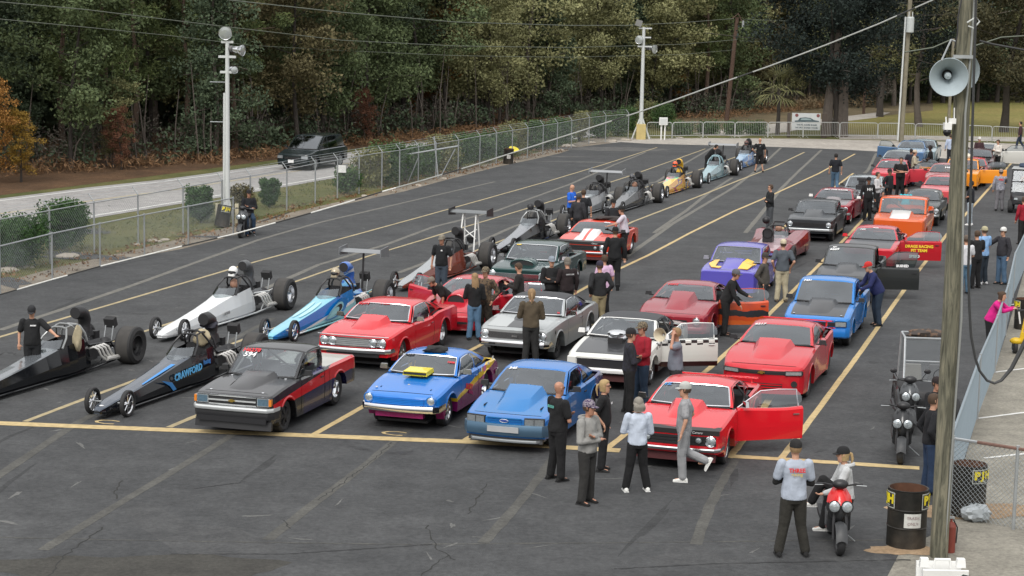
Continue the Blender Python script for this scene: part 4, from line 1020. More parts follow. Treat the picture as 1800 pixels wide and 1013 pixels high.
def side_text(K, t, size, m, s, z, side=1, part=None, wid=1., shear=0., out=.012, tilt=0.):
    y = K['HW'](s)*1.0+out
    sl = .0
    text(t, size, m, frame((K['cx']-s, y*side, z), (-side*cos(tilt)*-1 if side < 0 else -cos(tilt), 0, sin(tilt)) if side > 0 else (1, 0, 0), (0, -.06*side, 1)), part or K['root'], 'lettering', wid=wid, shear=shear, ext=.002, bold=.006)
GLS_OLD = GLS
# ------------------------------------------------------------------ the cars in the lanes
WT = mat('white_lettering', (.75, .75, .75), .6, var=0); RT = mat('red_lettering', (.6, .02, .03), .6, var=0); BT = mat('black_lettering', (.02, .02, .02), .6, var=0)
YT = mat('yellow_lettering', (.8, .55, .03), .5, var=0); BLT = mat('blue_lettering', (.05, .25, .6), .5, var=0)
STICK = mat('pale_sticker', (.6, .6, .58), .5, var=.1)
red = paint('bright_red', (.60, .006, .015)); pinkred = paint('warm_red', (.47, .014, .028)); black = paint('black', (.012, .012, .014), rough=.22)
blue = paint('mid_blue', (.02, .10, .42)); sky = paint('sky_blue', (.012, .17, .46), .25)
silver = paint('silver', (.40, .42, .42), .5, .35); carbon = paint('carbon', (.03, .031, .034), 0, .35, .5)
def side_decals(K, side, items):
    """small flat stickers on the flank: (s, z, w, h, material)"""
    for (s, z, w_, h_, m) in items:
        b = MB(); y = K['HW'](s)+.004; b.box((K['cx']-s, y*side, z), (w_, .006, h_), m); b.build('sticker', K['root'], ang=0)
def seam_line(K, y, s0, s1):
    pass
# --- compact black and red pickup
s10body = stripe_mat('pickup_black_red', (.012, .012, .014), [('z', .62, -.03, .84, -.075, -1.2, 2.08, (.50, .008, .012)), ('z', .60, -.03, .93, -.045, -3, -1.19, (.50, .008, .012)), ('z', .90, -.04, .95, -.05, -3, 0, (.03, .02, .12)), ('z', .2, 0, .615, -.03, -2.1, .55, (.012, .012, .05))])
def f_s10(K):
    bumper(K, .575, .075, BRT, .10, .20, .07); bumper(K, .46, .15, BLK, .07, .15, .03, name='lower_bumper')
    grille(K, .50, .655, .80, MBLK, 2, mat('grey_trim', (.03, .03, .032), .4), cw=BRT, out=.012)
    g = MB(); g.box((K['fx'](0)+.035, 0, .728), (.02, 1.0, .03), BRT); g.build('grille_bar', K['root'])
    lamps_rect(K, .64, .728, .22, .13, amb=.05, ring=BRT, m=mat('blue_lamp', (.16, .26, .34), .08, .5, 1, var=.4, vs=25))
    g = MB(); g.box((K['fx'](0)+.018, 0, .825), (.02, 1.5, .02), CHR); g.box((K['fx'](0)+.018, 0, .632), (.02, 1.5, .015), CHR); g.build('grille_trim', K['root'])
    airdam(K, .17, .34, BLK, .97, .0); b = MB(); b.box((K['fx'](0)+.04, 0, .36), (.05, 1.45, .10), BLK); b.build('valance', K['root'])
    emblem_tie(K, K['fx'](0)+.04, .728, .07); hoodpins(K, [(.2, .55), (.2, -.55), (1.25, .58), (1.25, -.58)])
BEDW = mat('bed_cover', (.42, .42, .40), .7)
C1 = car('pickup_truck', 'black compact pickup with red side stripe and 594 on its windshield', (496, 758.5), (584, 711.5), paintm=s10body, L=4.5, W=1.66, wb=2.75, fa=.80, RF=.32, RB=.36, wf=.2, wr=.32, rims=('dark', 'chrs'),
    top=[(0, .83), (.05, .855), (1.4, .965), (2.9, .93), (4.5, .93)], sh=[(0, .82), (.05, .845), (1.4, .945), (2.9, .93), (4.5, .93)], hw=[(0, .80), (.1, .83), (1, .83), (4.4, .83), (4.5, .82)],
    low=.20, nose_low=.30, tail_low=.38, sc=1.42, srf=2.02, srr=2.74, sb=2.86, zr=1.45, wroof=.70, door=(1.50, 2.72), bed=(3.0, 4.42, .86), bedm=BEDW, front=f_s10, curve=.03,
    scoop=('cowl', .28, 1.36, .36, .13, None), num=[('H6278', -.60, .84, .15, RT), ('594', -.58, .66, .19, WT)], driver=WHT, cage=mat('pale_cage', (.3, .3, .3), .5), cat='pickup truck', gl=GLS, quarter=False)
# --- red 60s coupe
def f_chev(K):
    grille(K, .80, .60, .77, MBLK, 4, STEEL, cw=CHR); lamps_round(K, [.50, .72], .685, .085)
    bumper(K, .50, .10, CHR, .08, .25, .04); g = MB(); g.box((K['fx'](0)-.05, 0, .40), (.12, 1.3, .10), BLK); g.build('valance', K['root'])
    g = MB(); n = 14
    g.tube([(K['fx'](y)+.02, y, .83) for y in [-.88+1.76*i/n for i in range(n+1)]], .012, CHR, 5); g.build('hood_trim', K['root'])
C2 = car('coupe', 'bright red sixties coupe with cowl hood and four round headlights, second behind the black pickup', (702, 645), paintm=red, L=5.0, W=1.90, wb=2.92, fa=.92, RF=.33, RB=.37, rims=('alu', 'alus'),
    top=[(0, .80), (.05, .83), (1.5, .965), (3.6, .98), (4.6, .96), (5, .90)], sh=[(0, .78), (.05, .81), (1.5, .93), (2.8, .90), (3.5, .97), (4.7, .95), (5, .88)],
    low=.22, nose_low=.36, sc=1.55, srf=2.15, srr=3.1, sb=3.95, zr=1.32, wroof=.60, door=(1.68, 3.0), front=f_chev, curve=.05, scoop=('cowl', .5, 1.42, .38, .16, None), trim=CHR,
    num=[('9201', -.72, .85, .16, RT), ('S TEAM', .05, .90, .07, RT)], driver=BLK)
# --- small blue hatchback coupe with yellow scoop
vegam = stripe_mat('blue_yellow_magenta', (.008, .16, .54), [('z', -1, 0, .545, -.135, -3, 1.02, (.20, .012, .12)), ('z', .545, -.135, .66, -.17, -3, .95, (.78, .52, .02)), ('z', -1, 0, .54, 0, 1.02, 3, (.008, .16, .54)), ('z', -1, 0, .45, 0, 1.3, 3, (.25, .012, .10)), ('z', .45, .0, .50, 0, 1.05, 1.5, (.78, .52, .02)), ('z', .82, -.1, 1.2, 0, -3, -2.02, (.78, .50, .12)), ('z', .5, 0, .90, 0, -3, -2.25, (.25, .012, .10))], wob=.05)
def f_vega(K):
    grille(K, .52, .54, .665, mat('blue_louvre', (.02, .08, .35), .4), 4, paint('louvre_blue', (.012, .16, .55)))
    lamps_round(K, [.655], .64, .085, paint('lamp_blue', (.008, .16, .54))); bumper(K, .47, .13, CHR, .09, .35, .06)
    g = MB(); g.box((K['fx'](0)-.1, 0, .33), (.15, 1.0, .10), paint('magenta', (.25, .012, .10))); g.build('valance', K['root'])
    hoodpins(K, [(.6, 0), (.35, -.6)]); bumper(K, .55, .12, CHR, .08, .2, .03, rear=True, name='rear_bumper')
    side_text(K, 'RUDY', .16, RT, 1.98, .60, 1, K['parts']['doorL'], shear=.3, tilt=-.22, wid=1.1); side_text(K, 'Racing', .10, mat('magenta_lettering', (.35, .01, .12), .5), 2.1, .47, 1, K['parts']['doorL'], shear=.3, tilt=-.22)
    side_decals(K, 1, [(3.1, .80, .16, .12, mat('pink_sticker', (.6, .15, .3), .5)), (3.35, .86, .12, .06, STICK), (2.85, .82, .05, .10, STICK), (3.7, .92, .10, .07, STICK)])
C3 = car('hatchback', 'small blue hatchback with yellow hood scoop and magenta and yellow sides', (782.5, 748), (844.7, 706.6), paintm=vegam, L=4.35, W=1.66, wb=2.46, fa=.85, RF=.31, RB=.35, rims=('chr', 'chrs'),
    top=[(0, .68), (.04, .72), (.3, .79), (1.4, .91), (3.3, .90), (4.0, .86), (4.35, .76)], sh=[(0, .66), (.04, .70), (.3, .75), (1.4, .88), (3, .88), (4.0, .86), (4.35, .74)], hw=[(0, .76), (.15, .80), (.9, .83), (3.4, .83), (4.35, .77)],
    low=.21, nose_low=.40, sc=1.42, srf=2.02, srr=2.85, sb=3.80, zr=1.24, wroof=.60, door=(1.52, 2.68), front=f_vega, curve=.09, scoop=('box', .95, 1.40, .26, .085, paint('yellow', (.75, .62, .02)), .06), trim=CHR,
    num=[('7456', -.72, .86, .11, BT), ('1228', .78, .60, .08, RT)], bC=(.86, .86))
# --- blue hatchback with big cowl hood
foxm = stripe_mat('two_tone_blue', (.015, .14, .42), [('z', -1, 0, 3, 0, -3, -1.35, (.04, .045, .20)), ], wob=.0)
def f_fox(K):
    lamps_rect(K, .58, .615, .36, .12, split=True, ring=MBLK, m=mat('smoked_lamp', (.25, .27, .28), .1, .3, 1, var=.4, vs=30)); grille(K, .34, .58, .66, paint('oval_blue', (.012, .12, .38)), 1, sky, cw=sky)
    sb_ = mat('silver_blue_bumper', (.075, .14, .21), .4, .4)
    bumper(K, .455, .21, sb_, .12, .5, .04); b = MB(); b.box((K['fx'](0)+.10, 0, .47), (.02, .62, .11), mat('plate_grey', (.38, .39, .40), .5)); b.build('number_plate', K['root'])
    airdam(K, .20, .30, BLK, .9, -.02); bumper(K, .245, .05, mat('grey_lip', (.25, .27, .28), .4), .05, .2, .05, .85, 'front_lip')
    e = MB(); e.ball((K['fx'](0)+.035, 0, .622), 1, mat('oval_badge', (.02, .05, .25), .3), 12, (.012, .085, .03)); e.tube([(K['fx'](0)+.04, .085*cos(a), .622+.03*sin(a)) for a in [2*pi*k/14 for k in range(14)]], .006, CHR, 4, close=True); e.build('emblem', K['root'])
C4 = car('hatchback', 'two-tone blue hatchback with tall cowl hood and smoked rectangular headlights', (975, 783), paintm=foxm, L=4.5, W=1.74, wb=2.55, fa=.95, RF=.32, RB=.35, rims=('dark', 'alus'), hoodm=sky,
    top=[(0, .66), (.05, .695), (.3, .74), (1.5, .90), (3.6, .93), (4.2, .92), (4.5, .84)], sh=[(0, .65), (.05, .685), (.3, .73), (1.5, .885), (3.4, .90), (4.2, .92), (4.5, .82)], hw=[(0, .79), (.2, .84), (1, .87), (3.6, .87), (4.5, .80)],
    low=.22, nose_low=.30, sc=1.5, srf=2.18, srr=3.0, sb=4.05, zr=1.29, wroof=.62, door=(1.6, 2.85), front=f_fox, curve=.10, scoop=('cowl', .30, 1.42, .40, .17, sky), num=[('345', -.70, .88, .12, WT)], bC=(.80, .82), roofm=paint('roof_blue', (.02, .16, .48)))
# --- long nosed red coupe, both doors open
def f_bird(K):
    g = MB(); g.box((K['fx'](0)+.012, -.35, .36), (.02, .45, .06), MBLK); g.box((K['fx'](0)+.012, .35, .36), (.02, .45, .06), MBLK); g.box((K['fx'](0)+.01, 0, .50), (.012, .5, .02), MBLK); g.build('grille', K['root']); airdam(K, .16, .26, paint('dark_red', (.25, .006, .012)), .95)
C5 = car('coupe', 'long-nosed red coupe with round black-mouthed hood scoop and both doors swung open', (857, 583), paintm=pinkred, L=4.85, W=1.86, wb=2.6, fa=1.05, RF=.31, RB=.37, rims=('chr', 'alus'),
    top=[(0, .50), (.05, .55), (.5, .70), (1.6, .88), (4.2, .92), (4.85, .86)], sh=[(0, .48), (.05, .53), (.5, .67), (1.6, .86), (4.2, .91), (4.85, .84)], hw=[(0, .72), (.2, .83), (1, .92), (3.8, .93), (4.85, .82)],
    low=.18, nose_low=.20, sc=1.62, srf=2.35, srr=3.1, sb=4.15, zr=1.21, wroof=.56, door=(1.75, 3.1), openl=48, openr=52, front=f_bird, curve=.16, scoop=('snork', .80, 1.85, .27, .25, None), num=[('331', -.62, .88, .13, WT)], bC=(.82, .84))
# --- silver coupe, black roof
novam = stripe_mat('silver_black_stripe', (.40, .42, .42), [('y', .0, .21, .0, 3, .75, (.018, .018, .02))], rough=.36)
def f_nova(K):
    grille(K, .62, .58, .73, MBLK, 6, mat('grille_grey', (.06, .06, .062), .5), vert=14); lamps_round(K, [.72], .655, .085, CHR); bumper(K, .47, .14, CHR, .09, .3, .05)
    g = MB(); g.box((K['fx'](0)+.04, .05, .655), (.012, .14, .05), CHR); g.build('emblem', K['root']); b = MB()
    for y in (-.5, .5): b = MB(); b.box((K['fx'](y)+.11, y, .46), (.02, .16, .05), BLK); b.build('bumper_slot', K['root'])
    side_decals(K, 1, [(.55, .72, .05, .09, BLK)])
C6 = car('coupe', 'silver coupe with black vinyl roof and black hood stripe', (975, 631), (1030, 599), paintm=paint('silver_body', (.40, .42, .42), .5, .35), hoodm=novam, roofm=mat('black_vinyl', (.035, .036, .04), .55, bump=.002), L=4.8, W=1.84, wb=2.82, fa=.92, RF=.33, RB=.37, wr=.28, rims=('dark', 'alus'),
    top=[(0, .79), (.05, .82), (1.5, .95), (3.8, .96), (4.4, .95), (4.8, .86)], sh=[(0, .78), (.05, .81), (1.5, .92), (2.8, .90), (3.6, .94), (4.4, .93), (4.8, .84)], low=.24, nose_low=.38, sc=1.55, srf=2.2, srr=3.0, sb=4.0, zr=1.33, wroof=.60,
    door=(1.66, 2.95), front=f_nova, curve=.07, scoop=('cowl', .75, 1.42, .30, .16, carbon), trim=CHR, num=[('43X6', -.68, .86, .13, WT), ('12', .82, .14, .07, RT)], cage=mat('grey_cage', (.1, .1, .1), .5))
# --- white and black coupe with checkers
mcm = stripe_mat('white_black_checker', (.62, .62, .58), [('z', -1, 0, .42, 0, -3, 3, (.03, .008, .008)), ('c', .80, -.02, .93, -.02, -2.2, 1.2, .14, (.02, .02, .02)), ('z', .93, -.02, 1.2, 0, -3, .4, (.62, .62, .58))])
def f_mc(K):
    g = MB(); g.box((K['fx'](0)+.012, 0, .60), (.02, 1.24, .20), BLK); g.box((K['fx'](0)+.02, 0, .70), (.02, 1.3, .02), CHR); g.build('grille', K['root']); lamps_rect(K, .75, .64, .18, .14, m=mat('covered_lamp', (.6, .6, .57), .4), ring=WHT); bumper(K, .46, .10, WHT, .09, .3, .04); airdam(K, .22, .36, mat('shaded_dam_red', (.05, .010, .010), .8), .9)  # air dam red darkened for the shade below the bumper
C7 = car('coupe', 'white coupe with checkered flank and matt black hood, driver door open', (1140, 677), paintm=mcm, hoodm=carbon, roofm=mat('black_vinyl', (.035, .036, .04), .55), L=5.0, W=1.86, wb=2.76, fa=1.02, RF=.33, RB=.36, rims=('alu', 'alus'),
    top=[(0, .74), (.05, .78), (.4, .84), (1.6, .95), (4.0, .97), (4.6, .95), (5, .86)], sh=[(0, .72), (.05, .76), (.4, .81), (1.6, .92), (4.0, .95), (5, .84)], low=.24, nose_low=.36, sc=1.62, srf=2.25, srr=3.1, sb=3.95, zr=1.34, wroof=.60, door=(1.75, 3.1), openl=62,
    front=f_mc, curve=.06, scoop=('shaker', .95, 1.45, .22, .26, CHR), trim=WHT, cage=mat('grey_cage', (.1, .1, .1), .5), num=[('4', -.80, .86, .08, WT)])
# --- red 60s coupe with door open, front row
def f_cam(K):
    grille(K, .80, .50, .675, MBLK, 3, BLK, cw=None); lamps_round(K, [.70], .59, .085, CHR); lamps_round(K, [.48], .60, .058, MBLK); bumper(K, .43, .065, CHR, .08, .3, .06); g = MB(); n = 12
    vs = []
    for i in range(n+1):
        y = -.86+1.72*i/n; x = K['fx'](y); vs += [(x+.012, y, .70), (x+.010, y, .79), (x-.22, y, .815), (x-.22, y, .80)]
    g.add(vs, [(4*i+k, 4*i+k+1, 4*i+5+k, 4*i+4+k)[::-1] for i in range(n) for k in range(3)], mat('nose_black', (.02, .018, .018), .45)); g.build('nose_stripe', K['root']); airdam(K, .20, .34, mat('shaded_red_matt', (.06, .006, .008), .7), .92)  # dam colour dimmed to carry the shade under the bumper
    text('Camaro', .06, WT, frame((K['fx'](.45)+.02, .45, .745), (0, 1, 0), (-.15, 0, 1)), K['root'], 'lettering', shear=.3)
C8 = car('coupe', 'front row red sixties coupe with black nose band and open driver door', (1271, 815), paintm=red, L=4.7, W=1.84, wb=2.75, fa=.88, RF=.32, RB=.36, rims=('alu', 'alus'),
    top=[(0, .72), (.04, .785), (.3, .83), (1.5, .94), (3.7, .93), (4.3, .92), (4.7, .84)], sh=[(0, .71), (.04, .775), (.3, .82), (1.5, .915), (2.6, .88), (3.4, .93), (4.3, .91), (4.7, .82)], low=.22, nose_low=.35, sc=1.52, srf=2.15, srr=2.95, sb=3.75, zr=1.27, wroof=.60,
    door=(1.62, 2.98), openl=57, front=f_cam, curve=.05, scoop=('cowl', .55, 1.40, .33, .15, None), trim=CHR, num=[('1Z', -.80, .84, .14, BLT)], spoiler=(.10, .25, red))
# --- modern red coupe
def f_cam5(K):
    g = MB(); n = 12
    for i in range(n):
        pass
    grille(K, .88, .615, .70, MBLK, 1, MBLK); lamps_rect(K, .68, .655, .34, .07, m=mat('pale_lamp', (.5, .5, .5), .1, .5, 1, var=.4, vs=30), ring=MBLK); grille(K, .45, .30, .42, MBLK, 2, red, name='lower_grille')
    emblem_tie(K, K['fx'](0)+.03, .66, .08)
    for sg in (1, -1): b = MB(); b.lathe([(.07, 0), (.07, .02), (0, .015)], (K['fx'](.7)+.01, .70*sg, .42), (1, 0, 0), MBLK, 12); b.build('fog_lamp', K['root'])
C9 = car('coupe', 'modern red coupe with slim dark grille and 6217 on its windshield', (1415.6, 697.7), (1452.5, 659), paintm=paint('modern_red', (.50, .012, .022)), L=4.84, W=1.92, wb=2.85, fa=.95, RF=.36, RB=.37, wf=.24, wr=.34, rims=('steel', 'steels'),
    top=[(0, .70), (.05, .755), (.3, .84), (1.0, .95), (1.7, 1.02), (4.1, 1.06), (4.84, 1.0)], sh=[(0, .68), (.05, .735), (.3, .80), (.95, .93), (1.7, .98), (2.9, .98), (3.8, 1.05), (4.84, .96)], hw=[(0, .80), (.2, .90), (.95, .96), (2.2, .925), (3.8, .97), (4.84, .86)],
    low=.22, nose_low=.19, sc=1.72, srf=2.55, srr=3.25, sb=4.25, zr=1.36, wroof=.58, door=(1.85, 3.1), front=f_cam5, curve=.17, scoop=('cowl', .45, 1.6, .42, .15, None), num=[('6217', -.72, .90, .13, WT)], spoiler=(.12, .3, red), bC=(.75, .76), gl=glass('green_car_glass', (.25, .33, .31), .13), cage=False, archf=.42, archr=.44)
# --- bright blue pickup with carbon hood
def f_s10b(K):
    sb2 = paint('bright_blue2', (.015, .16, .50)); bumper(K, .44, .20, sb2, .10, .35, .04); grille(K, .50, .60, .70, BLK, 2, BLK); lamps_rect(K, .62, .655, .26, .11, ring=BLK); g = MB(); g.box((K['fx'](0)+.03, -.05, .565), (.02, 1.0, .05), BLK); g.box((K['fx'](.2)+.045, .3, .565), (.01, .4, .02), RT); g.build('grille_bar', K['root'])
    hoodpins(K, [(.25, .6), (.25, -.6)])
C10 = car('pickup_truck', 'bright blue pickup with black hood, a man in blue leaning in at its door', (1490, 607), (1512, 576), paintm=paint('bright_blue', (.015, .17, .50)), hoodm=carbon, L=4.8, W=1.72, wb=2.75, fa=.85, RF=.34, RB=.36, rims=('dark', 'alus'),
    top=[(0, .76), (.05, .80), (1.4, 1.0), (2.9, .98), (4.8, .98)], sh=[(0, .74), (.05, .78), (1.4, .975), (2.9, .98), (4.8, .98)], hw=[(0, .78), (.2, .85), (1, .86), (4.8, .85)], low=.26, nose_low=.30, sc=1.45, srf=2.1, srr=2.85, sb=2.98, zr=1.52, wroof=.68, door=(1.55, 2.82), bed=(3.1, 4.7, .7), bedm=BLK,
    front=f_s10b, curve=.08, scoop=('cowl', .30, 1.38, .36, .12, carbon), num=[('7431', -.72, .90, .11, WT)], gl=GLD, cat='pickup truck', quarter=False)
# --- black pickup, door open
C11 = car('pickup_truck', 'black pickup with 6669 on its windshield and black driver door wide open', (1528, 533), paintm=paint('satin_black', (.016, .018, .018), rough=.4), hoodm=carbon, L=4.7, W=1.72, wb=2.75, fa=.85, RF=.34, RB=.36, rims=('dark', 'alus'),
    top=[(0, .80), (.05, .84), (1.4, 1.0), (2.9, .98), (4.7, .98)], low=.26, nose_low=.30, sc=1.45, srf=2.1, srr=2.85, sb=2.98, zr=1.52, wroof=.68, door=(1.55, 2.82), openl=72, bed=(3.1, 4.6, .7), bedm=BLK, curve=.06, scoop=('cowl', .35, 1.38, .33, .11, carbon),
    num=[('REY', -.70, .92, .07, WT), ('6669', -.68, .78, .14, WT)], cat='pickup truck', quarter=False, gl=glass('green_car_glass', (.25, .33, .31), .13))
side_text(C11, 'BUSHED', .10, WT, 2.3, 1.04, 1, C11['parts']['doorL'], out=-.01)
bb = MB(); bb.box((C11['cx']-2.2, C11['HW'](2.2)-.08, .42), (1.25, .03, .05), STEEL); bb.build('door_sill_plate', C11['parts']['doorL'])
# --- red coupe with lettered open door
doorr = paint('door_red', (.42, .012, .02))
C12 = car('coupe', 'red coupe with yellow lettering on its opened door behind the black pickup', (1571, 476), paintm=pinkred, hoodm=carbon, L=4.8, W=1.82, wb=2.8, fa=.92, RF=.33, RB=.36, top=[(0, .76), (.05, .80), (1.5, .95), (3.8, .96), (4.8, .88)], sc=1.55, srf=2.2, srr=3.0, sb=3.9, zr=1.30, door=(1.62, 3.0), openl=76,
    num=[('HX', -.6, .72, .13, WT), ('OLDS', 0, .92, .07, WT)], interior=GREYI, gl=glass('pale_car_glass', (.5, .55, .55), .14), doorm=doorr, mirror=red)
for t_, s_, z_, m_ in (('DRAGS RACING', 2.25, .76, YT), ('PIT TEAM', 2.25, .62, YT), ('SPEED', 2.1, .42, WT)):
    side_text(C12, t_, .13, m_, s_, z_, 1, C12['parts']['doorL'])
# --- orange classic pickup
om = paint('orange', (.62, .10, .018)); owm = stripe_mat('orange_white_hood', (.62, .10, .018), [('y', 0, .35, -1, 4, .8, (.62, .62, .60))])
def rv(F, R, wb):  # front contact from the rear one
    p = G(*R)+Vector((-sin(LANE), -cos(LANE), 0))*wb; return PJ(p)
C13 = car('pickup_truck', 'orange classic pickup with a white band down its cowl hood', rv(0, (1633, 416), 2.95), paintm=om, hoodm=owm, L=4.9, W=1.96, wb=2.95, fa=.85, RF=.36, RB=.38, top=[(0, .94), (.05, 1.0), (1.35, 1.10), (2.9, 1.10), (4.9, 1.10)], low=.32, nose_low=.35, sc=1.4, srf=1.85, srr=2.75, sb=2.85, zr=1.66, wroof=.72,
    door=(1.5, 2.72), bed=(3.0, 4.8, .75), scoop=('cowl', .12, 1.33, .42, .12, None), cat='pickup truck', quarter=False, num=[('44', -.9, .8, .05, WT)], cage=mat('grey_cage', (.1, .1, .1), .5), interior=GREYI)
# --- maroon coupe with orange door
marm = paint('maroon', (.26, .018, .03)); ordm = stripe_mat('orange_door', (.55, .07, .015), [('z', .50, .06, .66, .06, -3, 3, (.03, .03, .032)), ('z', .2, 0, .38, 0, -3, 3, (.62, .12, .02))], wob=.25)
def f_cam2(K):
    for sg in (1, -1):
        l = MB(); l.lathe([(.12, -.10), (.12, .03), (.10, .04), (.095, .01)], (K['fx'](.62)+.0, .66*sg, .60), (1, 0, 0), marm, 18); l.lathe([(.095, .01), (.05, .03), (0, .035)], (K['fx'](.62), .66*sg, .60), (1, 0, 0), HL, 18); l.build('headlight', K['root'])
    grille(K, .42, .42, .62, MBLK, 4, BLK); bumper(K, .40, .10, marm, .08, .3, .02)
C14 = car('coupe', 'maroon coupe with an orange driver door with torn black stripe standing open', (1245, 597), paintm=marm, doorm=ordm, L=4.75, W=1.88, wb=2.75, fa=.98, RF=.33, RB=.38, wr=.36, rims=('dark', 'alus'), top=[(0, .70), (.05, .74), (.4, .80), (1.6, .93), (4.0, .92), (4.75, .84)],
    sh=[(0, .68), (.05, .72), (.4, .79), (.95, .88), (1.6, .90), (2.7, .86), (3.6, .93), (4.75, .82)], sc=1.68, srf=2.35, srr=3.05, sb=4.0, zr=1.25, wroof=.58, door=(1.8, 3.15), openl=62, front=f_cam2, curve=.12, scoop=('cowl', .45, 1.55, .36, .22, None), num=[('H252', -.62, .86, .13, RT)], driver=WHT, cage=mat('grey_cage', (.1, .1, .1), .5), low=.2, nose_low=.28)
# --- purple box coupe with yellow flames
purp = paint('purple', (.10, .085, .42)); yel = paint('flame_yellow', (.85, .50, .02))
def x_flame(K):
    f = MB()
    for sg, pts in ((-1, [(.35, .55), (.28, .30), (.45, .25), (.5, .45), (1.0, .42), (1.25, .60), (.75, .70)]), (1, [(.35, .25), (.30, .55), (.75, .62), (.95, .72), (1.0, .55), (1.28, .58), (1.2, .38), (.9, .30)])):
        top = [(K['cx']-s, y*sg, K['T'](s)+.165*min(1, max(0, (s-.35)/1.))*(1 if y < .45 else .35)+.02) for s, y in pts]
        f.add(top+[(p[0], p[1], p[2]-.02) for p in top], [tuple(range(len(top)))[::sg], tuple(range(2*len(top)-1, len(top)-1, -1))[::sg]], yel)
    f.build('flame_graphic', K['root'], ang=0)
C15 = car('sedan', 'purple boxy sedan with yellow flame shapes on its hood', (1329, 524), paintm=purp, L=4.65, W=1.76, wb=2.79, fa=.82, RF=.33, RB=.37, top=[(0, .84), (.05, .87), (1.4, .96), (3.8, .97), (4.65, .92)], sc=1.42, srf=1.95, srr=3.0, sb=3.6, zr=1.42, wroof=.66, door=(1.5, 2.8), scoop=('cowl', .35, 1.32, .34, .15, None), trim=mat('pale_trim', (.35, .35, .4), .3, .5), extra=x_flame, driver=WHT, curve=.04)
# --- black box coupe
def f_cn(K): grille(K, .60, .60, .74, MBLK, 3, BLK); lamps_round(K, [.72], .67, .08, CHR); bumper(K, .48, .09, STEEL, .08, .25, .04)
C17 = car('sedan', 'matt black boxy sedan with cowl hood behind the open maroon roadster', (1462, 424), paintm=paint('faded_black', (.028, .032, .036), rough=.42), L=4.65, W=1.78, wb=2.79, fa=.82, RF=.33, RB=.37, rims=('dark', 'darks'), top=[(0, .84), (.05, .87), (1.4, .97), (3.7, .98), (4.65, .93)], sc=1.42, srf=1.95, srr=3.0, sb=3.6, zr=1.40, wroof=.66, door=(1.5, 2.8), scoop=('cowl', .4, 1.32, .38, .16, None), front=f_cn, num=[('7', -.85, .85, .06, WT)], curve=.04, nose_low=.35)
mar2 = paint('wine_red', (.26, .012, .025))
C18 = car('coupe', 'wine red coupe with a white lettered band across its windshield', (1493, 394), (1513, 383), paintm=mar2, hoodm=paint('grey_hood', (.16, .13, .135)), L=4.75, W=1.82, wb=2.75, fa=.9, RF=.33, RB=.36, rims=('white', 'alus'), top=[(0, .80), (.05, .83), (1.5, .95), (3.8, .96), (4.75, .88)], sc=1.55, srf=2.2, srr=3.0, sb=4.0, zr=1.30, door=(1.62, 2.95), front=f_cn, mirror=WHT, num=[('GET THIS RACER', 0, .90, .13, WT)], scoop=('cowl', .6, 1.42, .3, .1, None))
# --- dark green sedan
grn = paint('dark_green', (.012, .048, .046), .2)
def f_ch2(K): grille(K, .66, .55, .74, STEEL, 6, CHR); lamps_round(K, [.76], .70, .09, CHR); bumper(K, .44, .12, CHR, .09, .3, .05)
C19 = car('sedan', 'dark green boxy sedan with black-mouthed round hood scoop and bright bar grille', (967, 521), paintm=grn, L=4.8, W=1.82, wb=2.8, fa=.88, RF=.33, RB=.37, wr=.26, top=[(0, .84), (.05, .88), (1.4, .97), (3.7, .98), (4.8, .93)], sc=1.45, srf=2.0, srr=3.0, sb=3.65, zr=1.42, wroof=.66, door=(1.55, 2.85), scoop=('snork', .55, 1.42, .40, .20, None), front=f_ch2, trim=CHR, num=[('354', -.7, .88, .10, YT)], driver=BLK, curve=.04, bC=(.92, .94), nose_low=.34, low=.25)
side_decals(C19, 1, [(4.3, .72, .3, .03, CHR), (2.2, .60, 1.2, .02, CHR)])
# --- orange-red coupe with white stripes
orr = paint('orange_red', (.62, .045, .018)); orw = stripe_mat('orange_red_white', (.62, .045, .018), [('y', .05, .34, -1, 4, .7, (.66, .66, .66))])
C20 = car('coupe', 'orange-red coupe with twin white hood stripes and a crewman leaning on its roof', (1073, 463), paintm=orr, hoodm=orw, L=4.7, W=1.86, wb=2.75, fa=.9, RF=.33, RB=.37, top=[(0, .73), (.05, .78), (1.5, .93), (3.8, .93), (4.7, .85)], sc=1.52, srf=2.15, srr=2.95, sb=3.75, zr=1.27, door=(1.62, 2.98), scoop=('cowl', .4, 1.42, .36, .15, orw), front=f_cam, num=[('4206', .55, .90, .11, WT)], gl=glass('green_car_glass', (.25, .33, .31), .13), nose_low=.3)
# --- black small fastback by the pole
C21 = car('hatchback', 'black small hatchback with tall front end parked between the orange truck and the wooden pole', (1647, 397), (1659, 388), paintm=paint('greyed_black', (.03, .035, .033), rough=.4), L=4.35, W=1.66, wb=2.46, fa=.85, RF=.34, RB=.35, rims=('dark', 'alus'), top=[(0, .80), (.05, .86), (1.4, .98), (3.3, .98), (4.35, .85)], sc=1.42, srf=2.02, srr=2.9, sb=3.85, zr=1.34, door=(1.52, 2.68), front=f_cn, low=.32, nose_low=.45, scoop=('cowl', .6, 1.3, .25, .08, None), curve=.08, num=[('ZZ', .8, .9, .08, WT)])
far = dict(L=4.7, W=1.82, wb=2.75, fa=.9, RF=.33, RB=.36, top=[(0, .78), (.05, .82), (1.5, .95), (3.8, .96), (4.7, .88)], sc=1.52, srf=2.15, srr=3.0, sb=3.9, zr=1.32, door=(1.6, 2.95), far=True)
box_ = dict(far, sb=3.6, zr=1.42, wroof=.66, top=[(0, .84), (.05, .88), (1.4, .97), (3.7, .98), (4.7, .93)])
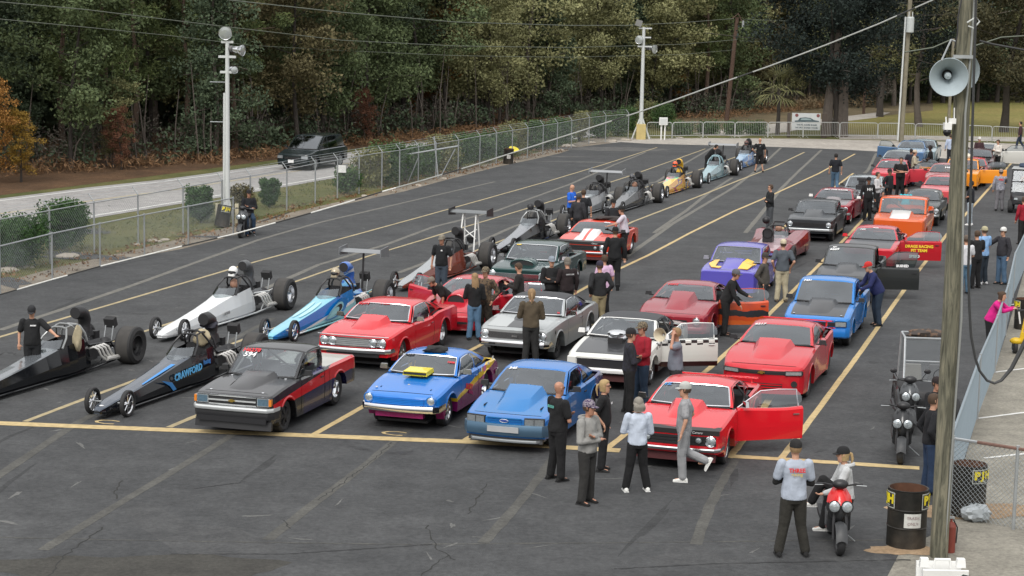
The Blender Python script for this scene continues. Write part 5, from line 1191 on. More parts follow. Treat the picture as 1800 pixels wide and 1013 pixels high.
def x_blower(K):
    b = MB(); c = K['cx']-.95; b.box((c, 0, 1.0), (.6, .5, .25), BLK); b.box((c, 0, 1.2), (.45, .3, .2), BLK); b.box((c+.05, 0, 1.38), (.35, .42, .12), BLK); b.box((c, .35, .95), (.5, .12, .1), STEEL); b.build('blower', K['root'])
C22 = car('coupe', 'silver grey coupe with black blower standing out of its hood', (1545, 372), paintm=paint('pale_silver', (.38, .42, .44), .4), extra=x_blower, front=f_cn, **box_)
C24 = car('coupe', 'pinkish red coupe with its red door open beside the men in black', (1592, 332), paintm=paint('pink_red', (.55, .05, .07)), openl=62, num=[('46', -.5, .7, .15, WT)], **far)
C26 = car('coupe', 'grey coupe with glass glare just behind the pinkish red coupe', (1601, 312), paintm=paint('grey_green', (.33, .37, .38), .3), **far)
C27 = car('coupe', 'blue coupe with its passenger door open at the back of the line', (1623, 291), paintm=paint('steel_blue', (.10, .19, .34), .3), hoodm=paint('ice_blue', (.35, .47, .58), .3), openr=58, **far)
C28 = car('coupe', 'pale silver blue coupe last in the line beyond the blue one', rv(0, (1649, 283), 2.75), paintm=paint('silver_blue', (.33, .42, .45), .4), **far)
C25 = car('coupe', 'salmon red coupe nearest behind the wooden pole', (1683, 366), paintm=paint('salmon', (.55, .07, .08)), **far)
C25b = car('hatchback', 'dusty red hatchback with lettered windshield behind the salmon coupe', (1687, 340), paintm=paint('dusty_red', (.36, .10, .10)), num=[('H67', .2, .5, .22, WT)], **far)
ory = paint('yellow_orange', (.75, .26, .012))
C29 = car('coupe', 'yellow-orange coupe with both doors swung open', (1716, 334), paintm=ory, openl=70, openr=70, **box_)
C30 = car('coupe', 'red coupe with cream scoop on its roof behind the yellow-orange coupe', (1731, 327), paintm=paint('fresh_red', (.50, .03, .04)), **far)
cr = MB(); cr.ball((C30['cx']-2.0, -.35, 1.40), 1, mat('cream_cloth', (.6, .55, .45), .8), 12, (.45, .42, .16)); cr.build('roof_cushion', C30['root'])
C31 = car('coupe', 'dark maroon coupe with its hood raised upright', (1742, 308), paintm=paint('dark_maroon', (.05, .006, .01)), hoodopen=75, **far)
C32 = car('coupe', 'white coupe with both black-lined doors open at the far right of the line', (1757, 296), paintm=paint('off_white', (.55, .54, .5)), openl=65, openr=65, **far)
# --- minivan on the road
def f_van(K):
    lamps_rect(K, .70, .68, .34, .14, ring=BLK); grille(K, .42, .58, .70, BLK, 3, MBLK); bumper(K, .45, .24, paint('van_green_black', (.012, .020, .022)), .10, .4, .03); p = MB(); p.box((K['fx'](0)+.10, 0, .48), (.02, .32, .16), WT); p.build('number_plate', K['root'])
vanp = paint('van_green_black', (.012, .020, .022))
Fv, Rv = (553, 299), (594, 296)
dv = (G(*ROAD_N[4])-G(*ROAD_N[6])).normalized(); 
C40 = car('minivan', 'black minivan driving along the road beyond the fence', Fv, paintm=vanp, L=4.85, W=1.94, wb=2.95, fa=.95, RF=.34, RB=.34, wf=.2, wr=.2, rims=('steel', 'steel'), top=[(0, .78), (.06, .84), (.5, .93), (1.15, 1.04), (4.6, 1.08), (4.85, 1.0)], sc=1.2, srf=2.1, srr=4.2, sb=4.72, zr=1.74, wroof=.66, door=(1.45, 2.5), bC=(.72, .68),
    front=f_van, low=.26, nose_low=.25, cage=False, gl=GLD, group=None, cat='minivan', yaw=atan2(-dv.x, -dv.y)-LANE, curve=.14)
# ------------------------------------------------------------------ dragsters
HEAD = mat('header_pipe', (.72, .71, .68), .35, .45, var=.15); ENG = mat('engine_grey', (.14, .14, .145), .45, .6, var=.3, vs=12); BLOWN = mat('engine_dark', (.03, .03, .032), .5, .3)
def dragster(label, F=None, R=None, body=black, top=None, scoopm=BLK, wing=None, wingm=BLK, cage=BLK, wb=5.6, yaw=0., driver=None, rail=None, cloth=None, scoop=True, cockpit=.0, fenders=False, texts=(), rims=('spoke', 'alus'), far=False, chute=True, strut=BLK, tail=None, deco=None, wingz=1.55, chr_end=False):
    root = thing('dragster', label, 'dragster', group='dragsters in the left staging lanes')
    xf, xr = wb/2, -wb/2; top = top or body; tail = tail or body
    secs = [(xf+.55, .07, .06, .13, .20), (xf+.42, .14, .12, .11, .25), (xf, .20, .17, .10, .32), (xf-.8, .24, .19, .10, .40), (xf-1.8, .29, .22, .10, .52), (xf-2.6, .34, .25, .10, .64), (xf-3.05, .38, .29, .10, .72), (xf-3.35, .40, .33, .10, .76), (xf-3.7, .41, .35, .10, .80), (xf-4.05, .40, .34, .10, .82), (xf-4.3, .37, .30, .10, .62)]
    b = MB()
    def ring(s): x, wbm, wt, z0, z1 = s; return [(x, -wbm*.9, z0), (x, -wbm, z0+.05), (x, -wbm*.98, z0+(z1-z0)*.45), (x, -wt, z1-.015), (x, -wt*.8, z1), (x, 0, z1+.01), (x, wt*.8, z1), (x, wt, z1-.015), (x, wbm*.98, z0+(z1-z0)*.45), (x, wbm, z0+.05), (x, wbm*.9, z0)]
    rg = [ring(s) for s in secs]; n = 11
    for i in range(len(rg)-1):
        for k in range(n-1):
            if i in (6, 7, 8) and 3 < k+1 < 8 and 3 <= k <= 6: continue
            b.add([rg[i][k], rg[i][k+1], rg[i+1][k+1], rg[i+1][k]], [(0, 1, 2, 3)], top if 3 <= k <= 6 else body)
    b.add(rg[0], [tuple(range(n))[::-1]], top); b.add(rg[-1], [tuple(range(n))], body)
    b.add([rg[i][0] for i in range(len(rg))]+[rg[i][10] for i in range(len(rg))], [(i, i+1, len(rg)+i+1, len(rg)+i) for i in range(len(rg)-1)], MBLK)
    bo = b.build('body', root, ang=25)
    r_ = MB(); rl = rail or body
    for sg in (1, -1):
        r_.tube([(xf-.3, .22*sg, .09), (xf-2.6, .36*sg, .085), (xf-4.3, .40*sg, .085), (xr+.2, .36*sg, .10), (xr-.15, .34*sg, .35)], .022, rl, 6)
        r_.tube([(xf-4.3, .33*sg, .62), (xr+.35, .33*sg, .55), (xr-.1, .33*sg, .58)], .02, rl, 6)
        r_.tube([(xr+.35, .33*sg, .55), (xr-.1, .33*sg, .1)], .016, rl, 5); r_.tube([(xr+.9, .35*sg, .1), (xr+.35, .33*sg, .55)], .016, rl, 5)
        r_.tube([(xr-.1, .12*sg, .3), (xr-1.0, .22*sg, .14)], .012, STEEL, 5)
    r_.tube([(xr-1.0, -.25, .14), (xr-1.0, .25, .14)], .012, STEEL, 5); r_.build('frame_rail', root)
    c = MB()
    I = MB(); I.box((xf-3.6, 0, .16), (1.1, .62, .02), DARK); I.box((xf-4.0, 0, .50), (.08, .6, .72), DARK, R=Matrix.Rotation(-.2, 3, 'Y')); I.box((xf-3.15, 0, .42), (.06, .55, .5), DARK); I.build('cockpit', root)
    for (x0, x1, h) in ((xf-3.15, xf-3.55, 1.13), (xf-4.12, xf-3.78, 1.17), (xf-4.22, xf-4.12, 1.12)):
        pts = [(x0, -.33, .72), (x0+(x1-x0)*.55, -.30, .92), (x1, -.20, h-.04), (x1, -.10, h), (x1, .10, h), (x1, .20, h-.04), (x0+(x1-x0)*.55, .30, .92), (x0, .33, .72)]
        c.tube(pts, .024, cage, 6)
    for sg in (1, -1): c.tube([(xf-3.52, .17*sg, 1.1), (xf-3.82, .17*sg, 1.14), (xf-4.15, .17*sg, 1.09)], .022, cage, 6)
    c.build('roll_cage', root)
    w_ = MB(); vs = []
    for i in range(9):
        a = -1+2*i/8; vs += [(xf-2.72-.35*abs(a)**1.7, .31*a, .655+.08*abs(a)), (xf-3.0-.28*abs(a)**1.7, .27*a, .90)]
    w_.add(vs, [(2*i, 2*i+2, 2*i+3, 2*i+1) for i in range(8)], GLS); w_.build('windscreen', root)
    e = MB(); ex = xr+1.0
    e.box((ex, 0, .42), (.55, .40, .42), ENG); e.box((ex, 0, .66), (.5, .22, .14), ALU)
    for sg in (1, -1): e.box((ex, .23*sg, .60), (.55, .15, .13), scoopm if not far else BLOWN, R=Matrix.Rotation(.6*sg, 3, 'X')); e.lathe([(0, -.06), (.06, -.06), (.06, .06), (0, .06)], (ex+.38, .16*sg, .45), (1, 0, 0), ALU, 10)
    e.lathe([(0, -.1), (.09, -.1), (.09, .1), (0, .1)], (ex+.36, 0, .38), (1, 0, 0), BLOWN, 12); e.box((ex-.55, 0, .36), (.6, .26, .28), ENG, tap=.8)
    e.tube([(xr, -.50, .42), (xr, .50, .42)], .06, BLOWN, 8); e.ball((xr, 0, .42), .17, BLOWN, 10); e.box((ex-.35, .1, .75), (.16, .16, .18), BLOWN)
    e.tube([(ex+.1, -.1, .8), (ex-.3, -.22, .78), (ex-.6, -.2, .5)], .015, BLOWN, 5)
    e.build('engine', root, ang=35)
    for sg in (1, -1):
        h = MB()
        for k in range(4):
            x = ex+.22-.15*k
            h.tube([(x, .26*sg, .52), (x-.03, .38*sg, .56), (x-.10, .46*sg, .50), (x-.16, .50*sg, .34), (x-.30, .52*sg, .24)], .028, HEAD, 7)
        h.tube([(ex-.15, .52*sg, .24), (ex-.55, .54*sg, .22), (ex-.95 if chr_end else ex-.8, .58*sg, .22)], [.05, .055, .065], HEAD, 8); h.build('exhaust_header', root)
    if scoop:
        s = MB(); P = [(ex+.34, 0, 1.34), (ex+.30, 0, 1.34), (ex+.14, 0, 1.34), (ex+.0, 0, 1.27), (ex-.07, 0, 1.13), (ex-.06, 0, .98), (ex-.03, 0, .86)]
        s.tube(P, [.132, .15, .152, .155, .15, .135, .15], scoopm, 14); s.lathe([(.128, .003), (0, .004)], (ex+.34, 0, 1.34), (1, 0, 0), DARK, 14); s.box((ex-.02, 0, .86), (.44, .30, .20), scoopm, tap=.75)  # dark disc stands for the shade inside the mouth
        s.build('intake_scoop', root, ang=50)
    if chute:
        p = MB(); p.box((xr-.25, .0, .90), (.16, .26, .22), MBLK, R=Matrix.Rotation(.35, 3, 'Y')); p.tube([(xr-.1, -.1, .5), (xr-.2, -.1, .82)], .015, STEEL, 5); p.tube([(xr-.1, .1, .5), (xr-.2, .1, .82)], .015, STEEL, 5); p.build('parachute_pack', root)
    if wing:
        g = MB(); z = wingz
        pr = [(-.22, 0), (-.1, .035), (.1, .045), (.22, .0), (.1, -.015), (-.1, -.01)]
        ws = wing
        g.loft([[(xr-.15+px, y, z+pz-.12*px) for px, pz in pr] for y in (-ws, 0, ws)], wingm, close=True)
        for sg in (1, -1): g.prism([(xr-.5, z-.16), (xr+.16, z-.10), (xr+.16, z+.10), (xr-.45, z+.14)], 'y', ws*sg-.01, ws*sg+.01, wingm if strut is BLK else BLK)
        g.build('wing_blade', root, ang=30); g = MB()
        if strut is BLK: g.tube([(xr-.05, 0, .55), (xr-.15, 0, z)], .03, BLOWN, 6)
        else:
            for sg in (1, -1):
                g.tube([(xr+.25, .26*sg, .55), (xr-.05, .22*sg, z)], .025, strut, 6); g.tube([(xr-.35, .26*sg, .50), (xr-.2, .22*sg, z)], .025, strut, 6)
            g.tube([(xr-.0, .24, .95), (xr-.15, -.22, 1.25)], .018, strut, 5); g.tube([(xr-.0, -.24, .95), (xr-.15, .22, 1.25)], .018, strut, 5)
        g.build('wing_strut', root)
    if driver:
        d = MB(); d.ball((xf-3.78, 0, .92), .13, driver, 12, (1.05, .95, 1.1)); d.box((xf-3.78, 0, .70), (.3, .46, .26), BLK, tap=.7); d.build('seated_driver', root)
    ax = MB(); ax.tube([(xf, -.36, .27), (xf, .36, .27)], .018, STEEL, 6); ax.tube([(xf-.12, -.34, .25), (xf-.12, .34, .25)], .012, STEEL, 5); ax.build('front_axle', root)
    for sg in (1, -1):
        put_wheel(root, xf, .40*sg, .275, .10, rims[0]); put_wheel(root, xr, .66*sg, .44, .44, rims[1])
    for (t, sz, m, x, z, wd) in texts:
        hw_ = .36+.02; text(t, sz, m, frame((x, hw_*1.02+.0, z), (-1, .055, .06), (0, -.12, 1)), root, 'lettering', wid=wd, bold=.008, shear=.15)
    if deco: deco(root, xf, xr)
    fwd = Vector((-sin(LANE+yaw), -cos(LANE+yaw), 0))
    if F and R: a, b2 = G(*F), G(*R); print('dragster', (a-b2).length, math.degrees((a-b2).normalized().angle(fwd))); fwd = ((a-b2).normalized()+fwd).normalized()
    left = Vector((-fwd.y, fwd.x, 0))
    if R: cc = G(*R)-fwd*xr-left*.86
    else: cc = G(*F)-fwd*xf-left*.43
    root.location = cc; root.rotation_euler = (0, 0, atan2(fwd.y, fwd.x))
    return root, xf, xr
def helmet(root, xf, label, m, vis=BLK, dy=0., dx=-3.68, dz=1.28, tilt=0.):
    h = MB(); h.ball((0, 0, 0), .135, m, 14, (1.1, .92, 1.0)); h.ball((.05, 0, -.02), .118, vis, 12, (1, .95, .6)); h.box((.09, 0, -.09), (.09, .17, .07), m, tap=.9)
    o = h.build('racing_helmet', ang=50); tag(o, label, 'helmet', 'racing helmets resting on roll cages')
    Mx = Matrix.Translation(root.location) @ Matrix.Rotation(root.rotation_euler.z, 4, 'Z')
    o.location = Mx @ Vector((xf+dx, dy, dz)); o.rotation_euler = (0, 0, root.rotation_euler.z+tilt)
dg = paint('dragster_grey', (.16, .175, .19), .4); dblk = mat('dragster_black', (.006, .007, .009), .10, 0, 0, var=.1)
def rag(label, root, xf, name='jacket', m=None, at=(-4.0, .3, 1.0), sz=(.32, .18, .45), seed=1):
    r = random.Random(seed); b = MB(); nn = 14; hh = 9; vs = []; fs = []
    for i in range(hh+1):
        t = pi*i/hh
        for k in range(nn):
            w = 2*pi*k/nn; q = 1+.22*sin(3*w+i)+r.uniform(-.10, .10); vs.append((sz[0]*q*sin(t)*cos(w), sz[1]*q*sin(t)*sin(w), sz[2]*cos(t)*(.8+.2*q)))
    for i in range(hh):
        for k in range(nn): fs.append((i*nn+k, (i+1)*nn+k, (i+1)*nn+(k+1) % nn, i*nn+(k+1) % nn))
    b.add(vs, fs, m); o = b.build(name, ang=60); tag(o, label, 'jacket' if name == 'jacket' else 'cloth')
    Mx = Matrix.Translation(root.location) @ Matrix.Rotation(root.rotation_euler.z, 4, 'Z'); o.location = Mx @ Vector((xf+at[0], at[1], at[2])); o.rotation_euler = (0, 0, root.rotation_euler.z+.3); return o
D1 = dragster('leftmost long black dragster with grey nose top, a man in black beside it', F=(6, 719), R=(243, 640), body=dblk, top=dg, scoopm=BLK, cage=mat('bare_cage', (.3, .31, .31), .4, .5), rims=('spoke', 'darks'), chr_end=True)
rag('cream cloth draped over the roll cage of the leftmost black dragster', D1[0], D1[1], 'cloth', mat('cream_rag', (.42, .36, .24), .9, var=.25, vs=8), at=(-3.75, .36, .86), sz=(.20, .09, .30))
def deco2(root, xf, xr):
    b = MB(); b.prism([(-2.1, .14), (-1.9, .32), (-1.4, .45), (-1.55, .38), (-1.8, .26), (-1.95, .13)], 'y', .362, .366, BLT)
    for v in range(len(b.v)): b.v[v] = (b.v[v][0]+xf-.2, b.v[v][1]-.035, b.v[v][2])
    b.build('side_swoosh', root, ang=0)
    b = MB(); b.add([(xf-1.1, .13, .453), (xf-1.1, .17, .45), (xf-2.5, .20, .637), (xf-2.5, .10, .64)], [(0, 1, 2, 3)], BLT); b.build('nose_stripe', root, ang=0)
    b = MB(); b.lathe([(.05, 0), (.045, .006), (0, .007)], (xf+.35, .0, .268), (0, 0, 1), WT, 12); b.build('round_sticker', root)
D2 = dragster('black dragster lettered CRAWFORD in blue beside the black pickup', F=(227, 733), body=dblk, top=paint('dragster_blue_grey', (.05, .065, .09), .4), cage=BLK, rims=('spoke', 'alus'), texts=[('CRAWFORD', .20, mat('bright_blue_lettering', (.10, .40, .72), .4, var=.2), 2.8-2.75, .43, 1.05), ('Racing', .13, mat('dark_blue_lettering', (.03, .15, .4), .4), 2.8-3.65, .52, .9)], deco=deco2)
rag('pale seat cover draped over the cage of the CRAWFORD dragster', D2[0], D2[1], 'cloth', mat('cream_rag', (.42, .36, .24), .9), at=(-4.0, .1, .98), sz=(.10, .17, .20), seed=3)
rag('black cap shaped cover over the intake of the CRAWFORD dragster', D2[0], D2[1], 'cloth', mat('navy_cover', (.02, .02, .035), .6), at=(-4.55, .0, 1.19), sz=(.20, .19, .10), seed=4)
wht = paint('dragster_white', (.70, .72, .72))
D3 = dragster('plain white dragster with its driver seated inside', R=(512, 545), body=wht, top=wht, scoopm=mat('smoke_grey', (.10, .105, .11), .3, .3), texts=[('BORGS', .09, mat('grey_lettering', (.25, .25, .25), .5), 2.8-2.5, .33, 1)], driver=mat('face_tan', (.35, .19, .13), .6))
helmet(D3[0], D3[1], 'white and dark racing helmet resting on the cage of the white dragster', WHT, BLK)
def swirl_mat(name, a, b, c, d):
    m = bpy.data.materials.new(name); m.use_nodes = True; MATS[name] = m; n = m.node_tree.nodes; l = m.node_tree.links; bs = n['Principled BSDF']
    bs.inputs['Roughness'].default_value = .3; bs.inputs['Coat Weight'].default_value = 1
    tc = n.new('ShaderNodeTexCoord'); mp = n.new('ShaderNodeMapping'); mp.inputs['Scale'].default_value = (.8, 1.2, 3.0); mp.inputs['Rotation'].default_value = (0, .12, 0)
    no = n.new('ShaderNodeTexNoise'); no.inputs['Scale'].default_value = .9; no.inputs['Detail'].default_value = 0; no.inputs['Distortion'].default_value = 1.2
    l.new(tc.outputs['Object'], mp.inputs[0]); l.new(mp.outputs[0], no.inputs['Vector'])
    r = n.new('ShaderNodeValToRGB'); r.color_ramp.interpolation = 'CONSTANT'; e = r.color_ramp.elements
    e[0].position = 0; e[0].color = (*a, 1); e[1].position = .42; e[1].color = (*b, 1)
    for p, q in ((.50, c), (.56, d), (.62, b), (.7, a)): x = e.new(p); x.color = (*q, 1)
    l.new(no.outputs['Fac'], r.inputs[0]); l.new(r.outputs[0], bs.inputs['Base Color']); return m
db = (.002, .17, .50); lb = (.30, .62, .68)
dbl = stripe_mat('dragster_two_blue', lb, [('z', .30, -.115, .37, -.125, -3, 3, (.75, .75, .75)), ('z', .37, -.125, 2, 0, -3, 3, db), ('z', -1, 0, 1, 0, 2.2, 4, db)])
def deco4(root, xf, xr):
    def teardrop(cx_, cz, a, b_, m, name, off, tl=.22):
        t = MB(); pts = []
        for k in range(24):
            w = 2*pi*k/24; u = a*cos(w); v = b_*sin(w)*(1-.35*cos(w)); pts.append((cx_+u*cos(tl)-v*sin(tl)*-1, cz-u*sin(tl)+v*cos(tl)))
        P = [(x, .40*(.77+(.23)*min(1, max(0, (xf-x)/3.3)))+off-.10*max(0, z-.32), z) for x, z in pts]
        t.add(P, [tuple(range(24))], m); t.build(name, root, ang=0)
    teardrop(xf-2.9, .40, .75, .17, mat('deco_dark_blue', db, .3, 0, 1), 'side_graphic', .004); teardrop(xf-2.75, .38, .58, .13, mat('deco_ice', lb, .3, 0, 1), 'side_graphic', .007); teardrop(xf-2.8, .38, .44, .09, mat('deco_black', (.01, .01, .012), .3, 0, 1), 'side_graphic', .010); teardrop(xf-2.62, .35, .40, .075, mat('deco_ice', lb, .3, 0, 1), 'side_graphic', .013)
    for sg in (1, -1):
        t = MB(); pts = []
        for k in range(20):
            w = 2*pi*k/20; x = xf-1.75+.75*cos(w); y = .09*sg+.07*sin(w); z = .40+(xf-.8-x)*.12+.012 if x > xf-1.8 else .52+(xf-1.8-x)*.15+.012; pts.append((x, y, z+.008))
        t.add(pts, [tuple(range(20))], mat('deco_ice', lb, .3, 0, 1)); t.build('nose_graphic', root, ang=0)
D4 = dragster('two-tone blue dragster with dark swirls and a tall rear wing on one post', F=(519, 601), body=dbl, top=stripe_mat('dragster_top_blue', db, []) if False else paint('dragster_top_ice', (.20, .50, .62)), scoopm=swirl_mat('blue_white_swirl', (.02, .12, .45), (.02, .12, .45), (.6, .65, .7), (.1, .35, .6)), wing=.62, wingz=1.62, wingm=mat('wing_sky_sheen', (.22, .23, .24), .3, .3), deco=deco4)  # wing grey holds the sky reflection on its top
helmet(D4[0], D4[1], 'gold and white racing helmet on the cage of the two-tone blue dragster', mat('helmet_gold', (.42, .36, .26), .2, .3), BLK)
ox = paint('rust_brown', (.20, .035, .015))
D5 = dragster('rust brown dragster with silver nose and a high wing on white lattice struts', F=(736, 520), R=(867, 473), body=ox, top=paint('nose_silver', (.36, .38, .39), .6), wing=.66, wingm=mat('wing_soft_sheen', (.15, .16, .165), .3, .4), strut=WHT, wingz=1.82, cage=BLOWN, chr_end=True)  # sky sheen of the wing top mixed into its grey
D6 = dragster('black dragster with silver nose behind the dark green sedan', R=(1000, 417), body=dblk, top=paint('nose_grey', (.24, .25, .27), .5), cage=mat('bare_cage', (.3, .31, .31), .4, .5))
helmet(D6[0], D6[1], 'black racing helmet on the cage of the silver-nosed dragster', BLK, DARK, dy=-.1)
gryb = paint('stripe_grey', (.30, .31, .32))
D7 = dragster('black and grey dragster with a flat wing, half hidden behind crewmen', R=(1098, 364), body=gryb, top=swirl_mat('black_white_swirl', (.02, .02, .02), (.02, .02, .02), (.5, .5, .5), (.1, .1, .1)), wing=.75, wingz=1.5, wingm=mat('wing_grey', (.25, .26, .27), .3), far=True)
D8 = dragster('dark grey dragster with its driver seated, ahead of the flame painted one', R=(1164, 357), body=paint('graphite', (.025, .027, .03)), top=paint('graphite_top', (.10, .105, .11)), driver=mat('face_tan', (.35, .19, .13), .6), chr_end=True, far=True)
helmet(D8[0], D8[1], 'dark racing helmet on the cage of the dark grey dragster', mat('helmet_grey', (.08, .08, .09), .3), BLK, dy=-.1)
fl = swirl_mat('flame_swirl', (.75, .35, .02), (.8, .5, .03), (.5, .05, .02), (.05, .04, .15))
D9 = dragster('dragster painted in yellow, orange and red flames', R=(1232, 331), body=fl, top=swirl_mat('flame_top', (.75, .5, .03), (.15, .55, .3), (.7, .15, .2), (.75, .4, .02)), scoopm=mat('scoop_yellow', (.7, .42, .02), .3), chr_end=True, far=True)
helmet(D9[0], D9[1], 'bright orange racing helmet on the cage of the flame painted dragster', mat('helmet_orange', (.8, .12, .04), .25), BLK, dy=-.05)
D10 = dragster('pale teal dragster with dark scrollwork and a thin rear wing', R=(1297, 309), body=swirl_mat('teal_swirl', (.20, .33, .37), (.22, .36, .40), (.06, .11, .13), (.25, .4, .44)), top=paint('teal', (.22, .35, .39)), wing=.75, wingz=1.6, wingm=mat('wing_grey', (.25, .26, .27), .3), cage=mat('teal_cage', (.25, .38, .42), .4), far=True, chr_end=True)
D11 = dragster('blue and cream dragster at the far head of the dragster line', R=(1347, 288), body=swirl_mat('blue_cream_swirl', (.08, .22, .5), (.15, .3, .6), (.5, .4, .22), (.03, .1, .3)), top=paint('pale_blue', (.25, .38, .52)), far=True)
helmet(D11[0], D11[1], 'brown racing helmet on the cage of the farthest dragster', mat('helmet_brown', (.12, .05, .04), .3), BLK)
# open roadster
def roadster():
    root = thing('roadster', 'open maroon roadster with roll cage hoops and smooth fenders', 'roadster'); mm = paint('roadster_maroon', (.19, .012, .022)); ss_ = MB()
    secs = []
    for (x, w, zs, zt) in ((2.0, .55, .42, .50), (1.9, .75, .50, .58), (1.4, .86, .66, .64), (.9, .84, .62, .68), (.3, .82, .60, .74), (-.2, .84, .64, .80), (-.9, .90, .72, .84), (-1.5, .96, .82, .86), (-2.0, .95, .80, .82), (-2.15, .85, .70, .74)):
        secs.append([(x, -w*.97, .16), (x, -w, zs*.6), (x, -w*.96, zs), (x, -w*.82, zs+.05), (x, -w*.5, zt*.98), (x, 0, zt), (x, w*.5, zt*.98), (x, w*.82, zs+.05), (x, w*.96, zs), (x, w, zs*.6), (x, w*.97, .16)])
    b = MB()
    for i in range(len(secs)-1):
        for k in range(10):
            if i in (5,) and 4 <= k <= 5: continue
            b.add([secs[i][k], secs[i][k+1], secs[i+1][k+1], secs[i+1][k]], [(0, 1, 2, 3)], mm if k not in (4, 5) or i > 4 else paint('roadster_pink_grey', (.36, .25, .27)))
    b.add(secs[0], [tuple(range(11))[::-1]], mm); b.add(secs[-1], [tuple(range(11))], mm); b.build('body', root, ang=50)
    c = MB()
    for x, h in ((-.35, 1.12), (-.85, 1.2)): c.tube([(x+.25, -.36, .74), (x, -.28, h-.06), (x, -.16, h), (x, .16, h), (x, .28, h-.06), (x+.25, .36, .74)], .028, BLK, 6)
    for sg in (1, -1): c.tube([(-.35, .2*sg, 1.1), (-.85, .2*sg, 1.18), (-1.3, .3*sg, .84)], .024, BLK, 6)
    c.build('roll_cage', root); w = MB(); vs = []
    for i in range(9): a = -1+2*i/8; vs += [(.35-.35*abs(a)**1.7, .46*a, .72+.02*abs(a)), (.05-.28*abs(a)**1.7, .40*a, .95)]
    w.add(vs, [(2*i, 2*i+2, 2*i+3, 2*i+1) for i in range(8)], GLS); w.build('windscreen', root)
    s = MB(); s.lathe([(.17, .12), (.19, .1), (.19, -.2), (.12, -.3), (0, -.32)], (.95, -.1, .98), (1, 0, 0), MBLK, 14); s.lathe([(.15, .1), (0, .08)], (.95, -.1, .98), (1, 0, 0), DARK, 14); s.box((.85, -.1, .78), (.4, .35, .2), BLK); s.build('intake_scoop', root)
    d = MB(); d.ball((-.6, .02, .98), .13, mat('face_tan', (.35, .19, .13), .6), 12); d.box((-.65, 0, .76), (.3, .5, .24), BLK, tap=.7); d.build('seated_driver', root)
    for x in (1.35, -1.4):
        for sg in (1, -1): put_wheel(root, x, .80*sg, .32, .24, 'dark')
    p = MB(); p.ball((-1.0, -.5, 1.22), .14, BLK, 10); p.build('helmet_on_cage', root)
    fwd = Vector((-sin(LANE), -cos(LANE), 0)); left = Vector((-fwd.y, fwd.x, 0)); root.location = G(1396, 465)-fwd*1.35-left*.9; root.rotation_euler = (0, 0, atan2(fwd.y, fwd.x)); return root
C16 = roadster()
# ------------------------------------------------------------------ fences, poles, wires, drums
WIRE = mat('fence_wire', (.34, .37, .38), .5, .5, var=.1)
def link_mesh(L, h, pitch, r, m=WIRE):
    """chain link fabric in the x,z plane from real wires"""
    b = MB(); st = pitch*sqrt(2); vs = []; fs = []
    for d in (1, -1):
        s = -h
        while s < L:
            x0, x1 = s, s+h; z0, z1 = 0., h
            if x0 < 0: z0 = -x0; x0 = 0
            if x1 > L: z1 = h-(x1-L); x1 = L
            s += st
            if z1-z0 < .02: continue
            if d < 0: z0, z1 = h-z0, h-z1
            i = len(vs); q = r*.8*d
            vs += [(x0, -r, z0), (x0-r, r, z0+q), (x0+r, r, z0-q), (x1, -r, z1), (x1-r, r, z1+q), (x1+r, r, z1-q)]
            fs += [(i, i+1, i+4, i+3), (i+1, i+2, i+5, i+4), (i+2, i, i+3, i+5)]
    b.add(vs, fs, m); return b
def fence_run(root, P, h, pitch=.06, r=.0022, post=.03, rail=.022, posts=True, arms=0., pm=STEEL, z0=.03, rails=True, m=WIRE, side=1):
    for i in range(len(P)-1):
        a, b_ = P[i], P[i+1]; d = b_-a; L = d.length; o = link_mesh(L, h-.05, pitch, r, m).build('chain_link', root, ang=0)
        o.location = a-root.location+Vector((0, 0, z0)); o.rotation_euler = (0, 0, atan2(d.y, d.x))
    if rails:
        t = MB(); t.tube([p-root.location+Vector((0, 0, h)) for p in P], rail, pm, 6); t.build('top_rail', root)
    if posts:
        for i, p in enumerate(P):
            t = MB(); q = p-root.location; t.tube([q, q+Vector((0, 0, h+.05))], post, pm, 8)
            if arms:
                d = (P[min(i+1, len(P)-1)]-P[max(i-1, 0)]).normalized(); nn = Vector((-d.y, d.x, 0))*side
                t.tube([q+Vector((0, 0, h+.04)), q+nn*arms*.7+Vector((0, 0, h+arms))], post*.6, pm, 5)
            t.build('post', root)
    if arms:
        for k in range(3):
            t = MB(); f = (k+1)/3.2; pts = []
            for i, p in enumerate(P):
                d = (P[min(i+1, len(P)-1)]-P[max(i-1, 0)]).normalized(); nn = Vector((-d.y, d.x, 0))*side; pts.append(p-root.location+nn*arms*.7*f+Vector((0, 0, h+.04+arms*.95*f)))
            t.tube(pts, .006, pm, 3); t.build('barbed_wire', root)
NF = [G(*p) for p in ((-150, 556), (-60, 531), (0, 517), (92, 490), (176, 469), (254, 450), (331, 432), (410, 414))]
r0 = thing('chain_link_fence', 'low chain link fence with pale top rail along the left edge of the asphalt', 'fence', NF[3]); fence_run(r0, NF, 1.38, .075, .0013)
TF = [G(*p) for p in ((-90, 505), (0, 484), (88, 464), (166, 446), (243, 430), (322, 412), (390, 396), (440, 386), (504, 371), (554, 358), (593, 350), (631, 341), (671, 333), (702, 328), (735, 320), (766, 313), (805, 305), (843, 296), (872, 289), (900, 283), (927, 278), (954, 272), (979, 267), (1004, 261), (1035, 254), (1064, 250), (1104, 246))]
r1 = thing('security_fence', 'tall chain link fence with angled barbed wire arms running back to the far light pole', 'fence', TF[5]); fence_run(r1, TF, 1.72, .09, .0015, .03, .018, arms=.30, side=1)
gt = thing('gate_frame', 'pale steel gate section leaning in the tall fence', 'gate', TF[13]); g = MB(); A, B_, C_, D_ = [GY(x, y, TF[13].y-.4)-gt.location for x, y in ((672, 279), (804, 256), (802, 262), (776, 330))]
